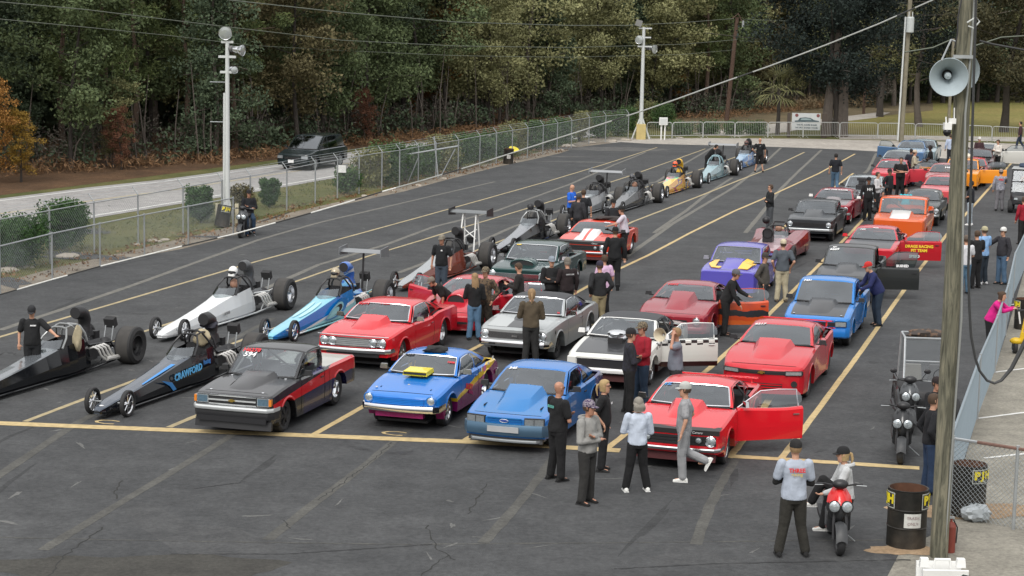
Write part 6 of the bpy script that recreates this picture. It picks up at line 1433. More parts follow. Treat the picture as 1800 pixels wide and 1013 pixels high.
for nm, (p, q) in dict(top_bar=((671, 279), (805, 257)), upright=((763, 240), (770, 312)), upright_=((702, 250), (702, 328))).items():
    t = MB(); t.tube([GY(p[0], p[1], TF[14].y-.5)-gt.location, GY(q[0], q[1], TF[14].y-.5)-gt.location], .035, STEEL, 6); t.build(nm.strip('_'), gt)
for (p, q) in (((775, 310), (800, 262)), ((715, 326), (735, 278))): t = MB(); t.tube([GY(p[0], p[1], TF[14].y-.5)-gt.location, GY(q[0], q[1], TF[14].y-.5)-gt.location], .025, STEEL, 6); t.build('brace', gt)
RF_ = [G(*p) for p in ((1664, 908), (1717, 737), (1748, 655), (1767, 590), (1780, 524), (1800, 476), (1830, 440), (1880, 420))]
RF2 = []
for i in range(len(RF_)-1):
    for k in range(3): RF2.append(RF_[i].lerp(RF_[i+1], k/3))
RF2.append(RF_[-1]); BW = mat('fence_wire_blue', (.30, .36, .40), .45, .6, var=.1)
r2 = thing('chain_link_fence', 'chain link fence running away along the right side, a woman in magenta leaning on it', 'fence', RF_[0])
for i in range(len(RF2)-1):
    a, b_ = RF2[i], RF2[i+1]; d = b_-a; o = link_mesh(d.length, 1.32, .052, .0026, BW).build('chain_link', r2, ang=0); o.location = a-r2.location+Vector((0, 0, .03)); o.rotation_euler = (0, 0, atan2(d.y, d.x))
t = MB(); t.tube([p-r2.location+Vector((0, 0, 1.36)) for p in RF2], .024, BW, 6); t.build('top_rail', r2)
for p in RF_: t = MB(); q = p-r2.location; t.tube([q, q+Vector((0, 0, 1.4))], .03, STEEL, 8); t.build('post', r2)
XF = [G(1668, 910), G(1781, 931), G(1860, 946)]
r3 = thing('chain_link_fence', 'short near fence with rusty top rail crossing in front of the fenced drum', 'fence', XF[0])
for i in range(2):
    d = XF[i+1]-XF[i]; o = link_mesh(d.length, 1.32, .06, .0024, WIRE).build('chain_link', r3, ang=0); o.location = XF[i]-r3.location+Vector((0, 0, .03)); o.rotation_euler = (0, 0, atan2(d.y, d.x))
t = MB(); q = [p-r3.location+Vector((0, 0, 1.37)) for p in XF]; t.tube([q[0], q[0].lerp(q[1], .38)], .026, STEEL, 6); t.build('top_rail', r3); t = MB(); t.tube([q[0].lerp(q[1], .38), q[1], q[2]], .028, mat('rusty_rail', (.16, .09, .07), .8, var=.3, vs=8), 6); t.build('top_rail', r3)
for p in XF: t = MB(); q = p-r3.location; t.tube([q, q+Vector((0, 0, 1.42))], .03, STEEL, 8); t.build('post', r3)
# --- crowd barriers
BAR = mat('barrier_steel', (.50, .51, .50), .4, .5)
def barrier(p0, p1, label):
    d = p1-p0; L = d.length-.06; o = thing('crowd_barrier', label, 'barrier', p0, atan2(d.y, d.x), 'crowd barriers closing the far end'); f = MB(); h = 1.1; k = .14
    f.tube([(0, 0, .05), (0, 0, h-k), (.04, 0, h-.04), (k, 0, h), (L-k, 0, h), (L-.04, 0, h-.04), (L, 0, h-k), (L, 0, .05)], .028, BAR, 6); f.tube([(0, 0, .2), (L, 0, .2)], .022, BAR, 5); f.build('frame', o)
    b = MB(); n = int(L/.13)
    for i in range(1, n): b.tube([(L*i/n, 0, .2), (L*i/n, 0, h-.02)], .008, BAR, 4, cap=False)
    b.build('upright_bars', o)
    for x in (.25, L-.25): t = MB(); t.tube([(x, -.28, .02), (x, 0, .12), (x, .28, .02)], .015, BAR, 4); t.build('foot', o)
bx = [1137, 1182, 1236, 1292, 1350, 1412, 1476, 1543, 1609, 1676, 1744, 1812]
by = [244, 244, 243, 243, 243, 243, 243, 244, 245, 247, 250, 254]
for i in range(len(bx)-1): barrier(G(bx[i], by[i]), G(bx[i+1], by[i+1]), 'steel crowd barrier in the row closing the far end of the lot')
# --- poles
WPOLE = mat('pole_white', (.55, .57, .56), .45, var=.08)
def zup(p, y):
    lo, hi = 0., 30.
    for _ in range(40):
        m = (lo+hi)/2
        if PJ(p+Vector((0, 0, m)))[1] > y: lo = m
        else: hi = m
    return lo
def floodlight(root, p, R, m=None, r=.34, name='floodlight'):
    b = MB(); d = Vector((0, -1, 0)); d.rotate(Euler(R)); prof = [(.05, -.42), (.10, -.34), (.12, -.22), (r*.6, -.14), (r*.9, -.02), (r, .05), (r*1.03, .06), (r*.98, .05)]
    b.lathe(prof, p, d, ALU, 20); b.lathe([(r*.97, .045), (r*.5, .07), (0, .08)], p, d, mat('lamp_lens', (.42, .45, .44), .15, .3, 1), 20); b.lathe([(.11, -.62), (.13, -.60), (.13, -.40), (.06, -.36)], p, d, mat('lamp_ballast', (.12, .12, .12), .6), 12); b.build(name, root, ang=35)
p = G(400, 396); pl = thing('light_pole', 'tall white light pole with round floodlights behind the leaning drum', 'light pole', p); Ht = zup(p, 72); b = MB(); b.tube([(0, 0, 0), (0, 0, Ht)], [.10, .075], WPOLE, 10); b.tube([(-.14, 0, .1), (-.11, 0, Ht*.72)], .05, WPOLE, 6); b.build('pole', pl)
for k in (-1, 1): b = MB(); b.box((.37*k, -.1, .42), (.13, .13, .84), mat('base_cream', (.5, .46, .33), .8)); b.build('guard_post', pl)
for k in (-1, 1): b = MB(); b.tube([(.27*k, -.08, .02), (.03*k, 0, 1.05)], .045, WPOLE, 5); b.build('brace', pl)
for zz, w_ in ((zup(p, 100), .55), (zup(p, 127), .45), (zup(p, 74), .38)): b = MB(); b.box((0, 0, zz), (w_*2*.6, .10, .09), WPOLE); b.build('cross_arm', pl)
for zz in (zup(p, 145), zup(p, 215)): b = MB(); b.tube([(-.66, 0, zz), (0, 0, zz)], .02, STEEL, 5); b.build('step_bar', pl)
floodlight(pl, (-.05, -.12, zup(p, 58)), (.15, 0, 0), r=.25); floodlight(pl, (.56, -.1, zup(p, 88)), (.1, 0, 1.25), r=.21); floodlight(pl, (.26, -.05, zup(p, 123)), (0, 0, .5), r=.14)
p = G(1126, 245); pf = thing('light_pole', 'far white light pole with floodlights on a yellowish concrete base', 'light pole', p); Ht = zup(p, 48); b = MB(); b.tube([(0, 0, 1.0), (.0, 0, Ht)], [.14, .10], WPOLE, 10); b.build('pole', pf)
b = MB(); b.box((0, 0, .5), (.62, .62, 1.05), mat('base_yellow', (.50, .40, .17), .8, var=.25)); b.build('concrete_base', pf)
for yy, w_ in ((50, .55), (66, .5), (82, .6)): b = MB(); b.box((.1, 0, zup(p, yy)), (w_*2*.8, .1, .09), WPOLE); b.build('cross_arm', pf)
b = MB(); b.box((-.35, -.05, zup(p, 41)), (.42, .3, .42), mat('lamp_box', (.2, .2, .19), .5), R=Matrix.Rotation(.3, 3, 'Y')); b.build('floodlight', pf)
floodlight(pf, (-.28, -.1, zup(p, 70)), (0, 0, -.4), r=.28); floodlight(pf, (.72, -.1, zup(p, 86)), (.1, 0, .9), r=.30)
for k in (-1, 1): b = MB(); b.tube([(.6*k, -.1, .0), (.05*k, 0, 1.5)], .06, WPOLE, 5); b.build('brace', pf)
eb = thing('meter_box', 'white electric box on two posts between barriers and far light pole', 'electric box', G(1165, 246)); b = MB(); b.box((0, 0, 1.25), (.55, .3, .5), WHT); b.box((0, -.155, 1.25), (.45, .012, .4), WPOLE); b.build('box', eb)
for k in (-.12, .12): b = MB(); b.tube([(k, 0, 0), (k, 0, 1.05)], .05, WHT, 6); b.build('leg', eb)
WOOD = mat('weathered_wood', (.20, .18, .13), .9, var=.4, vs=3, bump=.012, bs=20)
def woodpole(name, label, p, H, r0_, r1_, lean=(0, 0), m=WOOD):
    o = thing(name, label, 'utility pole', p); b = MB(); b.tube([(lean[0]*z, lean[1]*z, z) for z in np.linspace(-.1, H, 8)], [r0_+(r1_-r0_)*i/7 for i in range(8)], m, 16); b.build('pole', o, ang=50); return o
# grain of the near pole
def grainmat():
    m = bpy.data.materials.new('pole_grain'); m.use_nodes = True; n = m.node_tree.nodes; l = m.node_tree.links; b = n['Principled BSDF']; b.inputs['Roughness'].default_value = .9
    tc = n.new('ShaderNodeTexCoord'); mp = n.new('ShaderNodeMapping'); mp.inputs['Scale'].default_value = (9, 9, .8); l.new(tc.outputs['Object'], mp.inputs[0])
    no = n.new('ShaderNodeTexNoise'); no.inputs['Scale'].default_value = 1.6; no.inputs['Detail'].default_value = 8; no.inputs['Roughness'].default_value = .68; no.inputs['Distortion'].default_value = .9; l.new(mp.outputs[0], no.inputs['Vector'])
    r = n.new('ShaderNodeValToRGB'); e = r.color_ramp.elements; e[0].position = .34; e[0].color = (.04, .04, .028, 1); e[1].position = .68; e[1].color = (.24, .22, .155, 1); x = e.new(.50); x.color = (.13, .125, .09, 1)
    l.new(no.outputs['Fac'], r.inputs[0]); l.new(r.outputs[0], b.inputs['Base Color']); bp = n.new('ShaderNodeBump'); bp.inputs['Distance'].default_value = .015; l.new(no.outputs['Fac'], bp.inputs['Height']); l.new(bp.outputs[0], b.inputs['Normal']); return m
PG = grainmat(); pp = G(1650, 979); PLy = pp.y
top_ = GY(1700, 0, PLy); lean = ((top_.x-pp.x)/top_.z, 0)
WP = woodpole('utility_pole', 'thick weathered wooden pole in the right foreground carrying horn speakers and a camera', pp, 11, .142, .118, lean, PG)
def onp(z, dx=0, dy=0): return Vector((lean[0]*z+dx, dy, z))
def wpt(x, y, dy=0): q = GY(x, y, PLy+dy)-pp; return q
c_ = MB(); c_.tube([wpt(1713, 0, -.1), wpt(1706, 100, -.12), wpt(1697, 200, -.16), wpt(1694, 330, -.16), wpt(1690, 560, -.14), wpt(1660, 975, -.1)], .017, mat('conduit_grey', (.30, .31, .30), .5, .3), 6); c_.build('conduit', WP)
c_ = MB(); c_.tube([wpt(1690, 0, -.17), wpt(1684, 30, -.19), wpt(1683, 60, -.19), wpt(1678, 85, -.18)], .012, BLK, 5); c_.tube([wpt(1700, 40, -.2), wpt(1716, 30, -.2), wpt(1722, 38, -.2), wpt(1712, 50, -.2), wpt(1702, 46, -.2)], .012, WPOLE, 5); c_.build('wire_loop', WP)
HORN = mat('horn_grey_blue', (.36, .42, .45), .45, var=.1, vs=10)
def horn(p, d, label, r=.285):
    b = MB(); d = Vector(d).normalized(); prof = [(r*1.02, .0), (r, .012), (r*.96, 0), (r*.74, -.07), (r*.5, -.16), (r*.34, -.25), (r*.27, -.30)]
    b.lathe(prof, (0, 0, 0), d, HORN, 32); b.lathe([(r*.27, -.30), (0, -.31)], (0, 0, 0), d, MBLK, 16); b.lathe([(r*1.02, 0), (r*.78, -.08), (r*.55, -.17), (r*.4, -.26), (r*.36, -.36), (.085, -.38), (.085, -.52), (0, -.53)], (0, 0, 0), d, HORN, 32)
    b.lathe([(.03, -.30), (.055, -.20), (.05, -.13), (0, -.11)], (0, 0, 0), d, HORN, 12); o = b.build('horn_speaker', ang=40); o.location = p; tag(o, label, 'loudspeaker', None); return o
horn(GY(1668, 136, PLy-.28), (-.12, -1, -.10), 'grey horn loudspeaker facing the camera on the left of the wooden pole')
horn(GY(1692, 127, PLy+.32), (.28, -.95, -.08), 'second horn loudspeaker half hidden behind the wooden pole', .29)
b = MB(); b.tube([wpt(1655, 107, -.5), wpt(1672, 70, .15), wpt(1690, 78, .1)], .014, STEEL, 5); b.box(wpt(1693, 100, -.17), (.30, .05, .05), STEEL); b.build('bracket', WP)
cm_ = thing('security_camera', 'white dome camera hanging on the left side of the wooden pole', 'camera', GY(1665, 228, PLy-.15)); b = MB(); b.box((0, 0, .05), (.11, .12, .10), WHT); b.box((.07, 0, .13), (.10, .07, .08), WHT); b.tube([(-.02, 0, .1), (-.03, 0, .19)], .012, WHT, 5); b.tube([(.1, .0, .1), (.09, 0, .33)], .009, WHT, 5); b.build('housing', cm_); b = MB(); b.ball((0, 0, -.04), .062, mat('smoked_dome', (.01, .01, .012), .08), 14); b.build('dome', cm_)
# hanging cable in front of the pole
cb = MB(); pts = [(1716, -30), (1714, 60), (1702, 480), (1704, 540), (1707, 590), (1714, 628), (1722, 652), (1735, 669), (1748, 674), (1760, 669), (1778, 648), (1800, 605), (1830, 540)]
cb.tube([GY(x, y, PLy-1.2) for x, y in pts], [.02]*9+[.024, .032, .036, .036], mat('black_cable', (.035, .036, .038), .5), 8); o = cb.build('hanging_cable'); tag(o, 'thick black cable looping down beside the wooden pole', 'cable')
# overhead cable
seg = [(1680, -20), (1640, 0), (1545, 42), (1450, 80), (1351, 117), (1268, 146), (1191, 174), (1127, 196), (1050, 221), (935, 258), (845, 287), (744, 317), (672, 337), (600, 359), (520, 382), (414, 411), (320, 433), (177, 468), (90, 492), (0, 518), (-80, 543)]
pts = []
for i in range(len(seg)-1):
    for k in range(3): pts.append((seg[i][0]+(seg[i+1][0]-seg[i][0])*k/3, seg[i][1]+(seg[i+1][1]-seg[i][1])*k/3))
pts.append(seg[-1]); CW_ = mat('cable_white', (.33, .335, .32), .6); CD = mat('cable_dark', (.03, .03, .03), .6); cb = MB()
for i in range(len(pts)-1):
    m_ = CD if (i % 5 in (1, 2) if pts[i][0] < 700 else i % 9 == 4) else (CW_ if pts[i][0] > 700 else LINEW)
    cb.tube([GY(*pts[i], PLy+.1), GY(*pts[i+1], PLy+.1)], .0105 if pts[i][0] > 700 else .0105, m_, 6, cap=False)
o = cb.build('overhead_cable'); tag(o, 'pale and dark banded cable slung from the wooden pole to the lower left', 'cable')
# far poles and power lines
dp = G(1584, 250); P2 = woodpole('utility_pole', 'slim grey wooden pole with white conduit and a transformer', dp, 12, .17, .14, ((GY(1600, 0, dp.y).x-dp.x)/GY(1600, 0, dp.y).z, 0))
b = MB(); b.tube([GY(1578, 247, dp.y-.25)-dp, GY(1592, 30, dp.y-.25)-dp], .06, WPOLE, 6); b.build('conduit', P2)
tr_ = thing('transformer', 'pale grey transformer can hung on the slim far pole', 'transformer', GY(1600, 43, dp.y-.35)); b = MB(); b.lathe([(0, -.55), (.24, -.55), (.26, -.5), (.26, .42), (.22, .5), (0, .52)], (0, 0, 0), (0, 0, 1), mat('transformer_grey', (.45, .48, .47), .5), 16); b.build('tank', tr_)
for k in (-.12, .12): b = MB(); b.tube([(k, -.05, .5), (k, -.05, .85)], .03, WPOLE, 6); b.build('bushing', tr_)
dp2 = G(1277, 212); BRN = mat('brown_pole', (.09, .055, .04), .95, var=.3); P3 = woodpole('utility_pole', 'leaning brown power pole in the wood right of the far light pole', dp2, zup(dp2, 30), .19, .15, ((GY(1296, 30, dp2.y).x-dp2.x)/GY(1296, 30, dp2.y).z, 0), BRN)
b = MB(); b.tube([GY(1286, 34, dp2.y-.3)-dp2, GY(1298, 24, dp2.y-.3)-dp2, GY(1304, 38, dp2.y-.3)-dp2], .05, BRN, 5); b.box(GY(1306, 42, dp2.y-.3)-dp2, (.15, .15, .5), STEEL); b.build('cross_arm', P3)
dp3 = G(1518, 200); woodpole('utility_pole', 'thin brown pole by the pale lane under the oak', dp3, zup(dp3, 140), .13, .11, (0, 0), BRN)
PW = mat('power_wire', (.10, .115, .085), .6)
def wire(px, Y, r, label, group=None, m=PW):
    b = MB(); pts = []
    for i in range(len(px)-1):
        for k in range(4): pts.append(GY(px[i][0]+(px[i+1][0]-px[i][0])*k/4, px[i][1]+(px[i+1][1]-px[i][1])*k/4, Y[0]+(Y[1]-Y[0])*(i+k/4)/(len(px)-1)))
    pts.append(GY(*px[-1], Y[1])); b.tube(pts, r, m, 4); o = b.build('power_line'); tag(o, label, 'wire', group)
YW = (75, dp2.y-.5)
wire([(-40, 0), (150, 17), (395, 47), (600, 71), (800, 81), (1000, 84), (1200, 78), (1296, 70)], YW, .020, 'lower of the long power lines across the wood', m=PW)
wire([(-40, 30), (150, 48), (300, 63), (440, 80), (600, 89), (800, 98), (1000, 101), (1200, 96), (1290, 88)], YW, .016, 'lowest long power line fading into the wood')
wire([(400, 0), (600, 22), (800, 39), (1000, 45), (1100, 45), (1200, 40), (1290, 33)], YW, .022, 'upper power line running from the top of the photo to the brown pole')
wire([(1306, 34), (1380, 37), (1450, 31), (1520, 20), (1590, 4)], (dp2.y, dp.y), .022, 'power line from the brown pole up to the transformer pole')
wire([(1300, 72), (1400, 76), (1500, 68), (1590, 44)], (dp2.y, dp.y), .018, 'lower power line from the brown pole to the transformer pole')
wire([(1722, 72), (1745, 78), (1800, 88), (1860, 100)], (PLy, PLy), .016, 'dark wire leaving the wooden pole to the right', m=CD)
wire([(1710, 82), (1760, 66), (1850, 60)], (80, 80), .03, 'far grey wire behind the horn speakers to the right')
wire([(1672, 70), (1640, 84), (1590, 92)], (80, 80), .03, 'far grey wire behind the horn speakers to the left')
p4 = G(1666, 240); woodpole('lamp_post', 'thin far wooden post standing behind the horn speakers', p4, zup(p4, 68), .12, .10, ((GY(1676, 70, p4.y).x-p4.x)/max(1, GY(1676, 70, p4.y).z), 0))['category'] = 'post'
# --- white sign with car drawing
sg = thing('banner_sign', 'white sign board with a car drawing and two lines of dark lettering', 'sign', G(1417, 242)); b = MB(); w_, h_ = 2.05, 1.15; sx = -.05; pxm = (242-15)/8.31
b.box((sx, 0, 1.12), (2.0, .05, 1.18), mat('banner_white', (.48, .50, .50), .6)); b.build('board', sg)
for x in (-1.25, 1.25): b = MB(); b.box((x, .05, .85), (.22 if x < 0 else .36, .16, 1.7), mat('sign_post_brown', (.07, .055, .045), .9)); b.build('post', sg)
DK = mat('sign_dark', (.06, .09, .10), .6); b = MB(); b.prism([(-.85, 1.18), (-.62, 1.20), (-.5, 1.38), (-.1, 1.42), (.25, 1.38), (.5, 1.24), (.85, 1.18), (.85, 1.10), (-.85, 1.08)], 'y', -.035, -.028, DK); b.build('car_drawing', sg, ang=0)
b = MB(); b.prism([(-.45, 1.22), (-.38, 1.34), (-.1, 1.36), (.2, 1.33), (.36, 1.23)], 'y', -.042, -.036, mat('sign_pale', (.25, .32, .33), .5)); b.build('drawn_window', sg, ang=0)
for x in (-.72, .78): b = MB(); b.lathe([(.12, -.03), (.12, .005), (0, .006)], (x, -.03, 1.55), (0, -1, 0), mat('sign_badge', (.18, .06, .06), .6), 14); b.build('badge', sg)
for z, t_ in ((.88, 'THE PLEASURE SHARE'), (.68, 'WE SPONSORED YOURS')): text(t_, .145, DK, frame((0, -.032, z), (1, 0, 0), (0, 0, 1)), sg, 'lettering', bold=.006)
# --- steel drums
DR = groundmat('drum_black', (.012, .013, .012), (.05, .042, .034), 1.2, 6, .5, .002, contrast=.3); RUST = mat('rust', (.10, .045, .025), .95, var=.5, vs=8); PJY = mat('sign_yellow', (.75, .62, .02), .5); PJW = mat('sign_pale_edge', (.42, .44, .40), .5)
def drum(label, p, s=1., tilt=(0, 0), texts=(), rz=0., white=None):
    o = thing('oil_drum', label, 'oil drum', p, rz); o.rotation_euler = (tilt[0], tilt[1], rz); R = .29*s; H = .88*s; b = MB(); pr = [(0, .01), (R, .01), (R, H*.33), (R+.012, H*.345), (R, H*.36), (R, H*.64), (R+.012, H*.655), (R, H*.67), (R, H-.02), (R+.010, H-.008), (R, H), (R-.015, H-.005), (R-.02, H*.4)]
    b.lathe(pr, (0, 0, 0), (0, 0, 1), DR, 28, mats=[DR]*11+[RUST]); b.lathe([(R-.02, H*.4), (0, H*.4)], (0, 0, 0), (0, 0, 1), RUST, 20); b.build('barrel', o, ang=40)
    def curved(a0, a1, z0, z1, m, off, nm):
        q = MB(); n = 10; vs = []
        for i in range(n+1): a = a0+(a1-a0)*i/n; vs += [((R+off)*sin(a), -(R+off)*cos(a), z0), ((R+off)*sin(a), -(R+off)*cos(a), z1)]
        q.add(vs, [(2*i, 2*i+2, 2*i+3, 2*i+1) for i in range(n)], m); q.build(nm, o, ang=60)
    for a in texts:
        curved(a-.62, a+.62, H*.68, H*.95, PJW, .014, 'sign_plate'); curved(a-.57, a+.57, H*.70, H*.93, MBLK, .017, 'sign_field')
        for k, ch in enumerate('PJH'):
            aa = a+(k-1)*.36; text(ch, H*.20, PJY, frame(((R+.021)*sin(aa), -(R+.021)*cos(aa), H*.83), (cos(aa), sin(aa), 0), (0, 0, 1)), o, 'lettering', bold=.012, wid=1.1, ext=.001)
        curved(a-.3, a+.3, H*.715, H*.735, PJW, .021, 'small_print')
    if white:
        curved(white[0], white[1], H*.38, H*.62, mat('paper_label', (.55, .55, .52), .7, var=.25, vs=20), .015, 'paper_label')
        for k, t_ in enumerate(('TRASH', 'ONLY')): text(t_, H*.07, mat('faded_print', (.28, .2, .2), .7), frame(((R+.02)*sin((white[0]+white[1])/2), -(R+.02)*cos((white[0]+white[1])/2), H*(.55-.1*k)), (cos((white[0]+white[1])/2), sin((white[0]+white[1])/2), 0), (0, 0, 1)), o, 'lettering', ext=.001)
    return o
drum('rusty black drum with PJH signs and white paper label beside the wooden pole', G(1592, 958), 1.08, texts=(-1.5, 1.15), white=(-.35, .5))
drum('black drum with yellow PJH sign behind the short near fence', G(1700, 905), 1.02, texts=(.55,))
drum('dark drum standing behind the yellow hand truck on the right', G(1800, 578), .95, texts=(-1.35,))
drum('drum tipped against the base of the near light pole', G(389, 399), .95, tilt=(-.15, .16), texts=(.35,))
drum('small dark drum with white paper by the long fence', G(893, 288), .95, tilt=(.05, .05), white=(-.3, .4))
lid = MB(); lid.lathe([(0, 0), (.3, 0), (.3, .03), (0, .035)], (0, 0, 0), (0, 0, 1), PJY, 18); o = lid.build('drum_lid', loc=G(903, 282)+Vector((0, 0, .62))); o.rotation_euler = (.4, .3, 0); tag(o, 'yellow lid resting on the small dark drum', 'lid')
pan = MB(); pan.box((0, 0, .0), (.42, .02, .34), WHT); o = pan.build('notice', loc=GY(600, 297, G(600, 345).y)); tag(o, 'small white notice hung on the tall fence by the minivan', 'notice')
b = MB(); rr_ = random.Random(8); b.ball((0, 0, .14), 1, mat('clear_plastic', (.35, .38, .40), .3, var=.4, vs=9), 16, (.26, .16, .15)); b.v = [(x+rr_.uniform(-.03, .03), y+rr_.uniform(-.03, .03), z+rr_.uniform(-.02, .04)) for x, y, z in b.v]; o = b.build('plastic_bag', ang=20, loc=G(1715, 917)); tag(o, 'crumpled clear plastic bag at the foot of the fenced drum', 'bag')
# --- white folding sign at the bottom edge
fs = thing('folding_sign', 'white plastic folding sign stand cut off by the bottom edge of the photo', 'sign', G(1650, 1110)); b = MB()
for sg_ in (-1, 1):
    b = MB(); R_ = Matrix.Rotation(.14*sg_, 3, 'X'); b.box((0, .16*-sg_*-1*-1, .48), (.62, .035, .92), WHT, R=R_); b.box((0, .185*-sg_*-1*-1, .48), (.5, .03, .66), WPOLE, R=R_); b.build('panel', fs)
for x in (-.25, .25): b = MB(); b.box((x, 0, .98), (.13, .10, .12), WHT, tap=.8); b.build('hinge_lug', fs)
b = MB(); b.tube([(-.12, 0, .90), (-.10, 0, 1.02), (.10, 0, 1.02), (.12, 0, .90)], .022, WHT, 6); b.build('handle', fs)
ch_ = thing('folding_chair', 'dark bent metal frame at the bottom right edge of the photo', 'chair', G(1702, 1150)); b = MB(); b.tube([(-.22, -.1, 0), (-.2, 0, 1.0), (-.12, .02, 1.07), (.1, .03, 1.02), (.4, .1, .92)], .016, BLK, 6); b.tube([(-.05, 0, 1.0), (-.05, 0, .3)], .008, BLK, 4); b.tube([(.08, 0, 1.0), (.08, 0, .3)], .008, BLK, 4); b.tube([(.4, .1, .92), (.4, .1, 0)], .016, BLK, 6); b.build('frame', ch_)
# --- fire extinguisher behind the pole
fe = thing('fire_extinguisher', 'dull red fire extinguisher behind the foot of the wooden pole', 'fire extinguisher', G(1664, 972)+Vector((.06, 0.05, 0))); b = MB(); b.lathe([(0, 0), (.08, 0), (.08, .42), (.05, .48), (.02, .50), (.02, .54)], (0, 0, 0), (0, 0, 1), mat('dull_red', (.20, .04, .025), .6, var=.2), 14); b.build('cylinder', fe); b = MB(); b.box((0, 0, .56), (.10, .03, .03), STEEL); b.tube([(.03, 0, .53), (.1, 0, .4), (.09, 0, .15)], .012, BLK, 5); b.build('valve', fe)
# --- yellow hand truck
ht = thing('hand_truck', 'yellow hand truck with black wheels at the right edge', 'hand truck', G(1792, 622), -.3); YEL = mat('truck_yellow', (.65, .42, .015), .4); b = MB(); b.tube([(-.02, 0, .25), (.10, .15, .95), (.12, .16, 1.12)], .03, YEL, 6); b.tube([(.30, 0, .25), (.34, .15, .95)], .03, YEL, 6); b.box((.15, .02, .40), (.36, .10, .30), YEL, tap=.8); b.ball((-.10, -.05, .33), 1, YEL, 12, (.16, .10, .09)); b.build('frame', ht, ang=40)
for x in (-.12, .42): b = MB(); b.lathe([(.05, -.06), (.13, -.055), (.165, -.03), (.165, .03), (.13, .055), (.05, .06)], (x, 0, .165), (1, .25, 0), RUB, 18); b.lathe([(.09, -.062), (.06, -.03), (0, -.03)], (x, 0, .165), (-1, -.25, 0), GREYI, 12); b.lathe([(.11, .062), (.06, .05), (0, .05)], (x, 0, .165), (-1, -.25, 0), STEEL, 12); b.build('wheel', ht)
b = MB(); b.tube([(-.12, .1, 1.08), (.35, .22, 1.13)], .025, BLK, 6); b.tube([(-.08, .1, 1.06), (-.03, .12, .75)], .022, WHT, 6); b.build('handle', ht)
# ------------------------------------------------------------------ people
SK = {k: mat('skin_'+k, c, .55, var=.12, vs=9) for k, c in dict(a=(.48, .26, .17), b=(.40, .20, .13), c=(.24, .11, .065), d=(.05, .025, .018)).items()}
def cloth(h, v=.28): return mat('cloth_'+h, srgb(h), .9, var=v, vs=6, bump=.03, bs=6)
def camo(name, c1, c2, sc=11):
    if name in MATS: return MATS[name]
    m = mat(name, c1, .9); n = m.node_tree.nodes; l = m.node_tree.links; no = [q for q in n if q.type == 'TEX_NOISE'][0]; no.inputs['Scale'].default_value = sc; mx = [q for q in n if q.type == 'MIX'][0]
    r = n.new('ShaderNodeValToRGB'); r.color_ramp.interpolation = 'CONSTANT'; r.color_ramp.elements[0].color = (0, 0, 0, 1); r.color_ramp.elements[1].position = .5; r.color_ramp.elements[1].color = (1, 1, 1, 1)
    l.new(no.outputs['Fac'], r.inputs[0]); l.new(r.outputs[0], mx.inputs[0]); mx.inputs[6].default_value = (*c1, 1); mx.inputs[7].default_value = (*c2, 1); return m
HAIR = {k: mat('hair_'+k, c, .8, var=.35, vs=30) for k, c in dict(black=(.012, .01, .009), brown=(.06, .035, .02), grey=(.22, .20, .17), blond=(.36, .25, .12), light=(.25, .16, .08)).items()}
def blob(b, p0, r0, p1, r1, m, n=10):
    p0, p1 = Vector(p0), Vector(p1); d = p1-p0; L = max(d.length, 1e-4); t = d/L; pts = []; rs = []
    for a in (-1, -.8, -.45): pts.append(p0+t*r0*a); rs.append(r0*sqrt(max(1-a*a, .02)))
    pts += [p0, p0+d*.5, p1]; rs += [r0, (r0+r1)/2, r1]
    for a in (.45, .8, 1): pts.append(p1+t*r1*a); rs.append(r1*sqrt(max(1-a*a, .02)))
    b.tube(pts, rs, m, n)
def remeshed(b, name, vox, smooth=2):
    me = b.mesh(name, 0); o = bpy.data.objects.new('tmp', me); COL.objects.link(o); k = o.modifiers.new('r', 'REMESH'); k.mode = 'VOXEL'; k.voxel_size = vox; k.use_smooth_shade = True
    if smooth: s = o.modifiers.new('s', 'SMOOTH'); s.factor = .5; s.iterations = smooth
    dg = bpy.context.evaluated_depsgraph_get(); ev = o.evaluated_get(dg); m2 = bpy.data.meshes.new_from_object(ev); m2.name = name
    bpy.data.objects.remove(o); bpy.data.meshes.remove(me); return m2
ARMS = dict(  # elbow, wrist, hand direction, in a body facing +x with the left side +y
 side=((-.03, .27, 1.15), (.04, .29, .91), (.15, 0, -1)), crossL=((.05, .255, 1.14), (.185, -.07, 1.20), (.0, -1, .25)), crossR=((.04, .255, 1.12), (.215, -.06, 1.135), (.0, -1, .15)),
 hip=((-.13, .37, 1.19), (.02, .21, 1.03), (.5, -.6, -.5)), pocket=((-.12, .29, 1.17), (.05, .22, .95), (.3, -.1, -1)), front=((.04, .25, 1.16), (.25, .08, 1.05), (.6, -.6, 0)), phone=((.05, .25, 1.15), (.29, .07, 1.20), (.6, -.5, .3)),
 reach=((.22, .24, 1.25), (.48, .18, 1.22), (1, 0, -.1)), down=((.20, .23, 1.16), (.40, .20, .98), (.8, 0, -.5)), head=((.16, .30, 1.42), (.10, .13, 1.66), (-.3, -.4, .8)), bars=((.16, .27, 1.14), (.40, .24, 1.08), (1, 0, -.1)), back=((-.14, .27, 1.17), (-.13, .06, 1.02), (0, -1, -.1)), up=((.25, .22, 1.36), (.42, .1, 1.5), (.6, -.3, .4)), outl=((.12, .42, 1.22), (.30, .58, 1.16), (.6, .5, -.2)))
PCACHE = {}
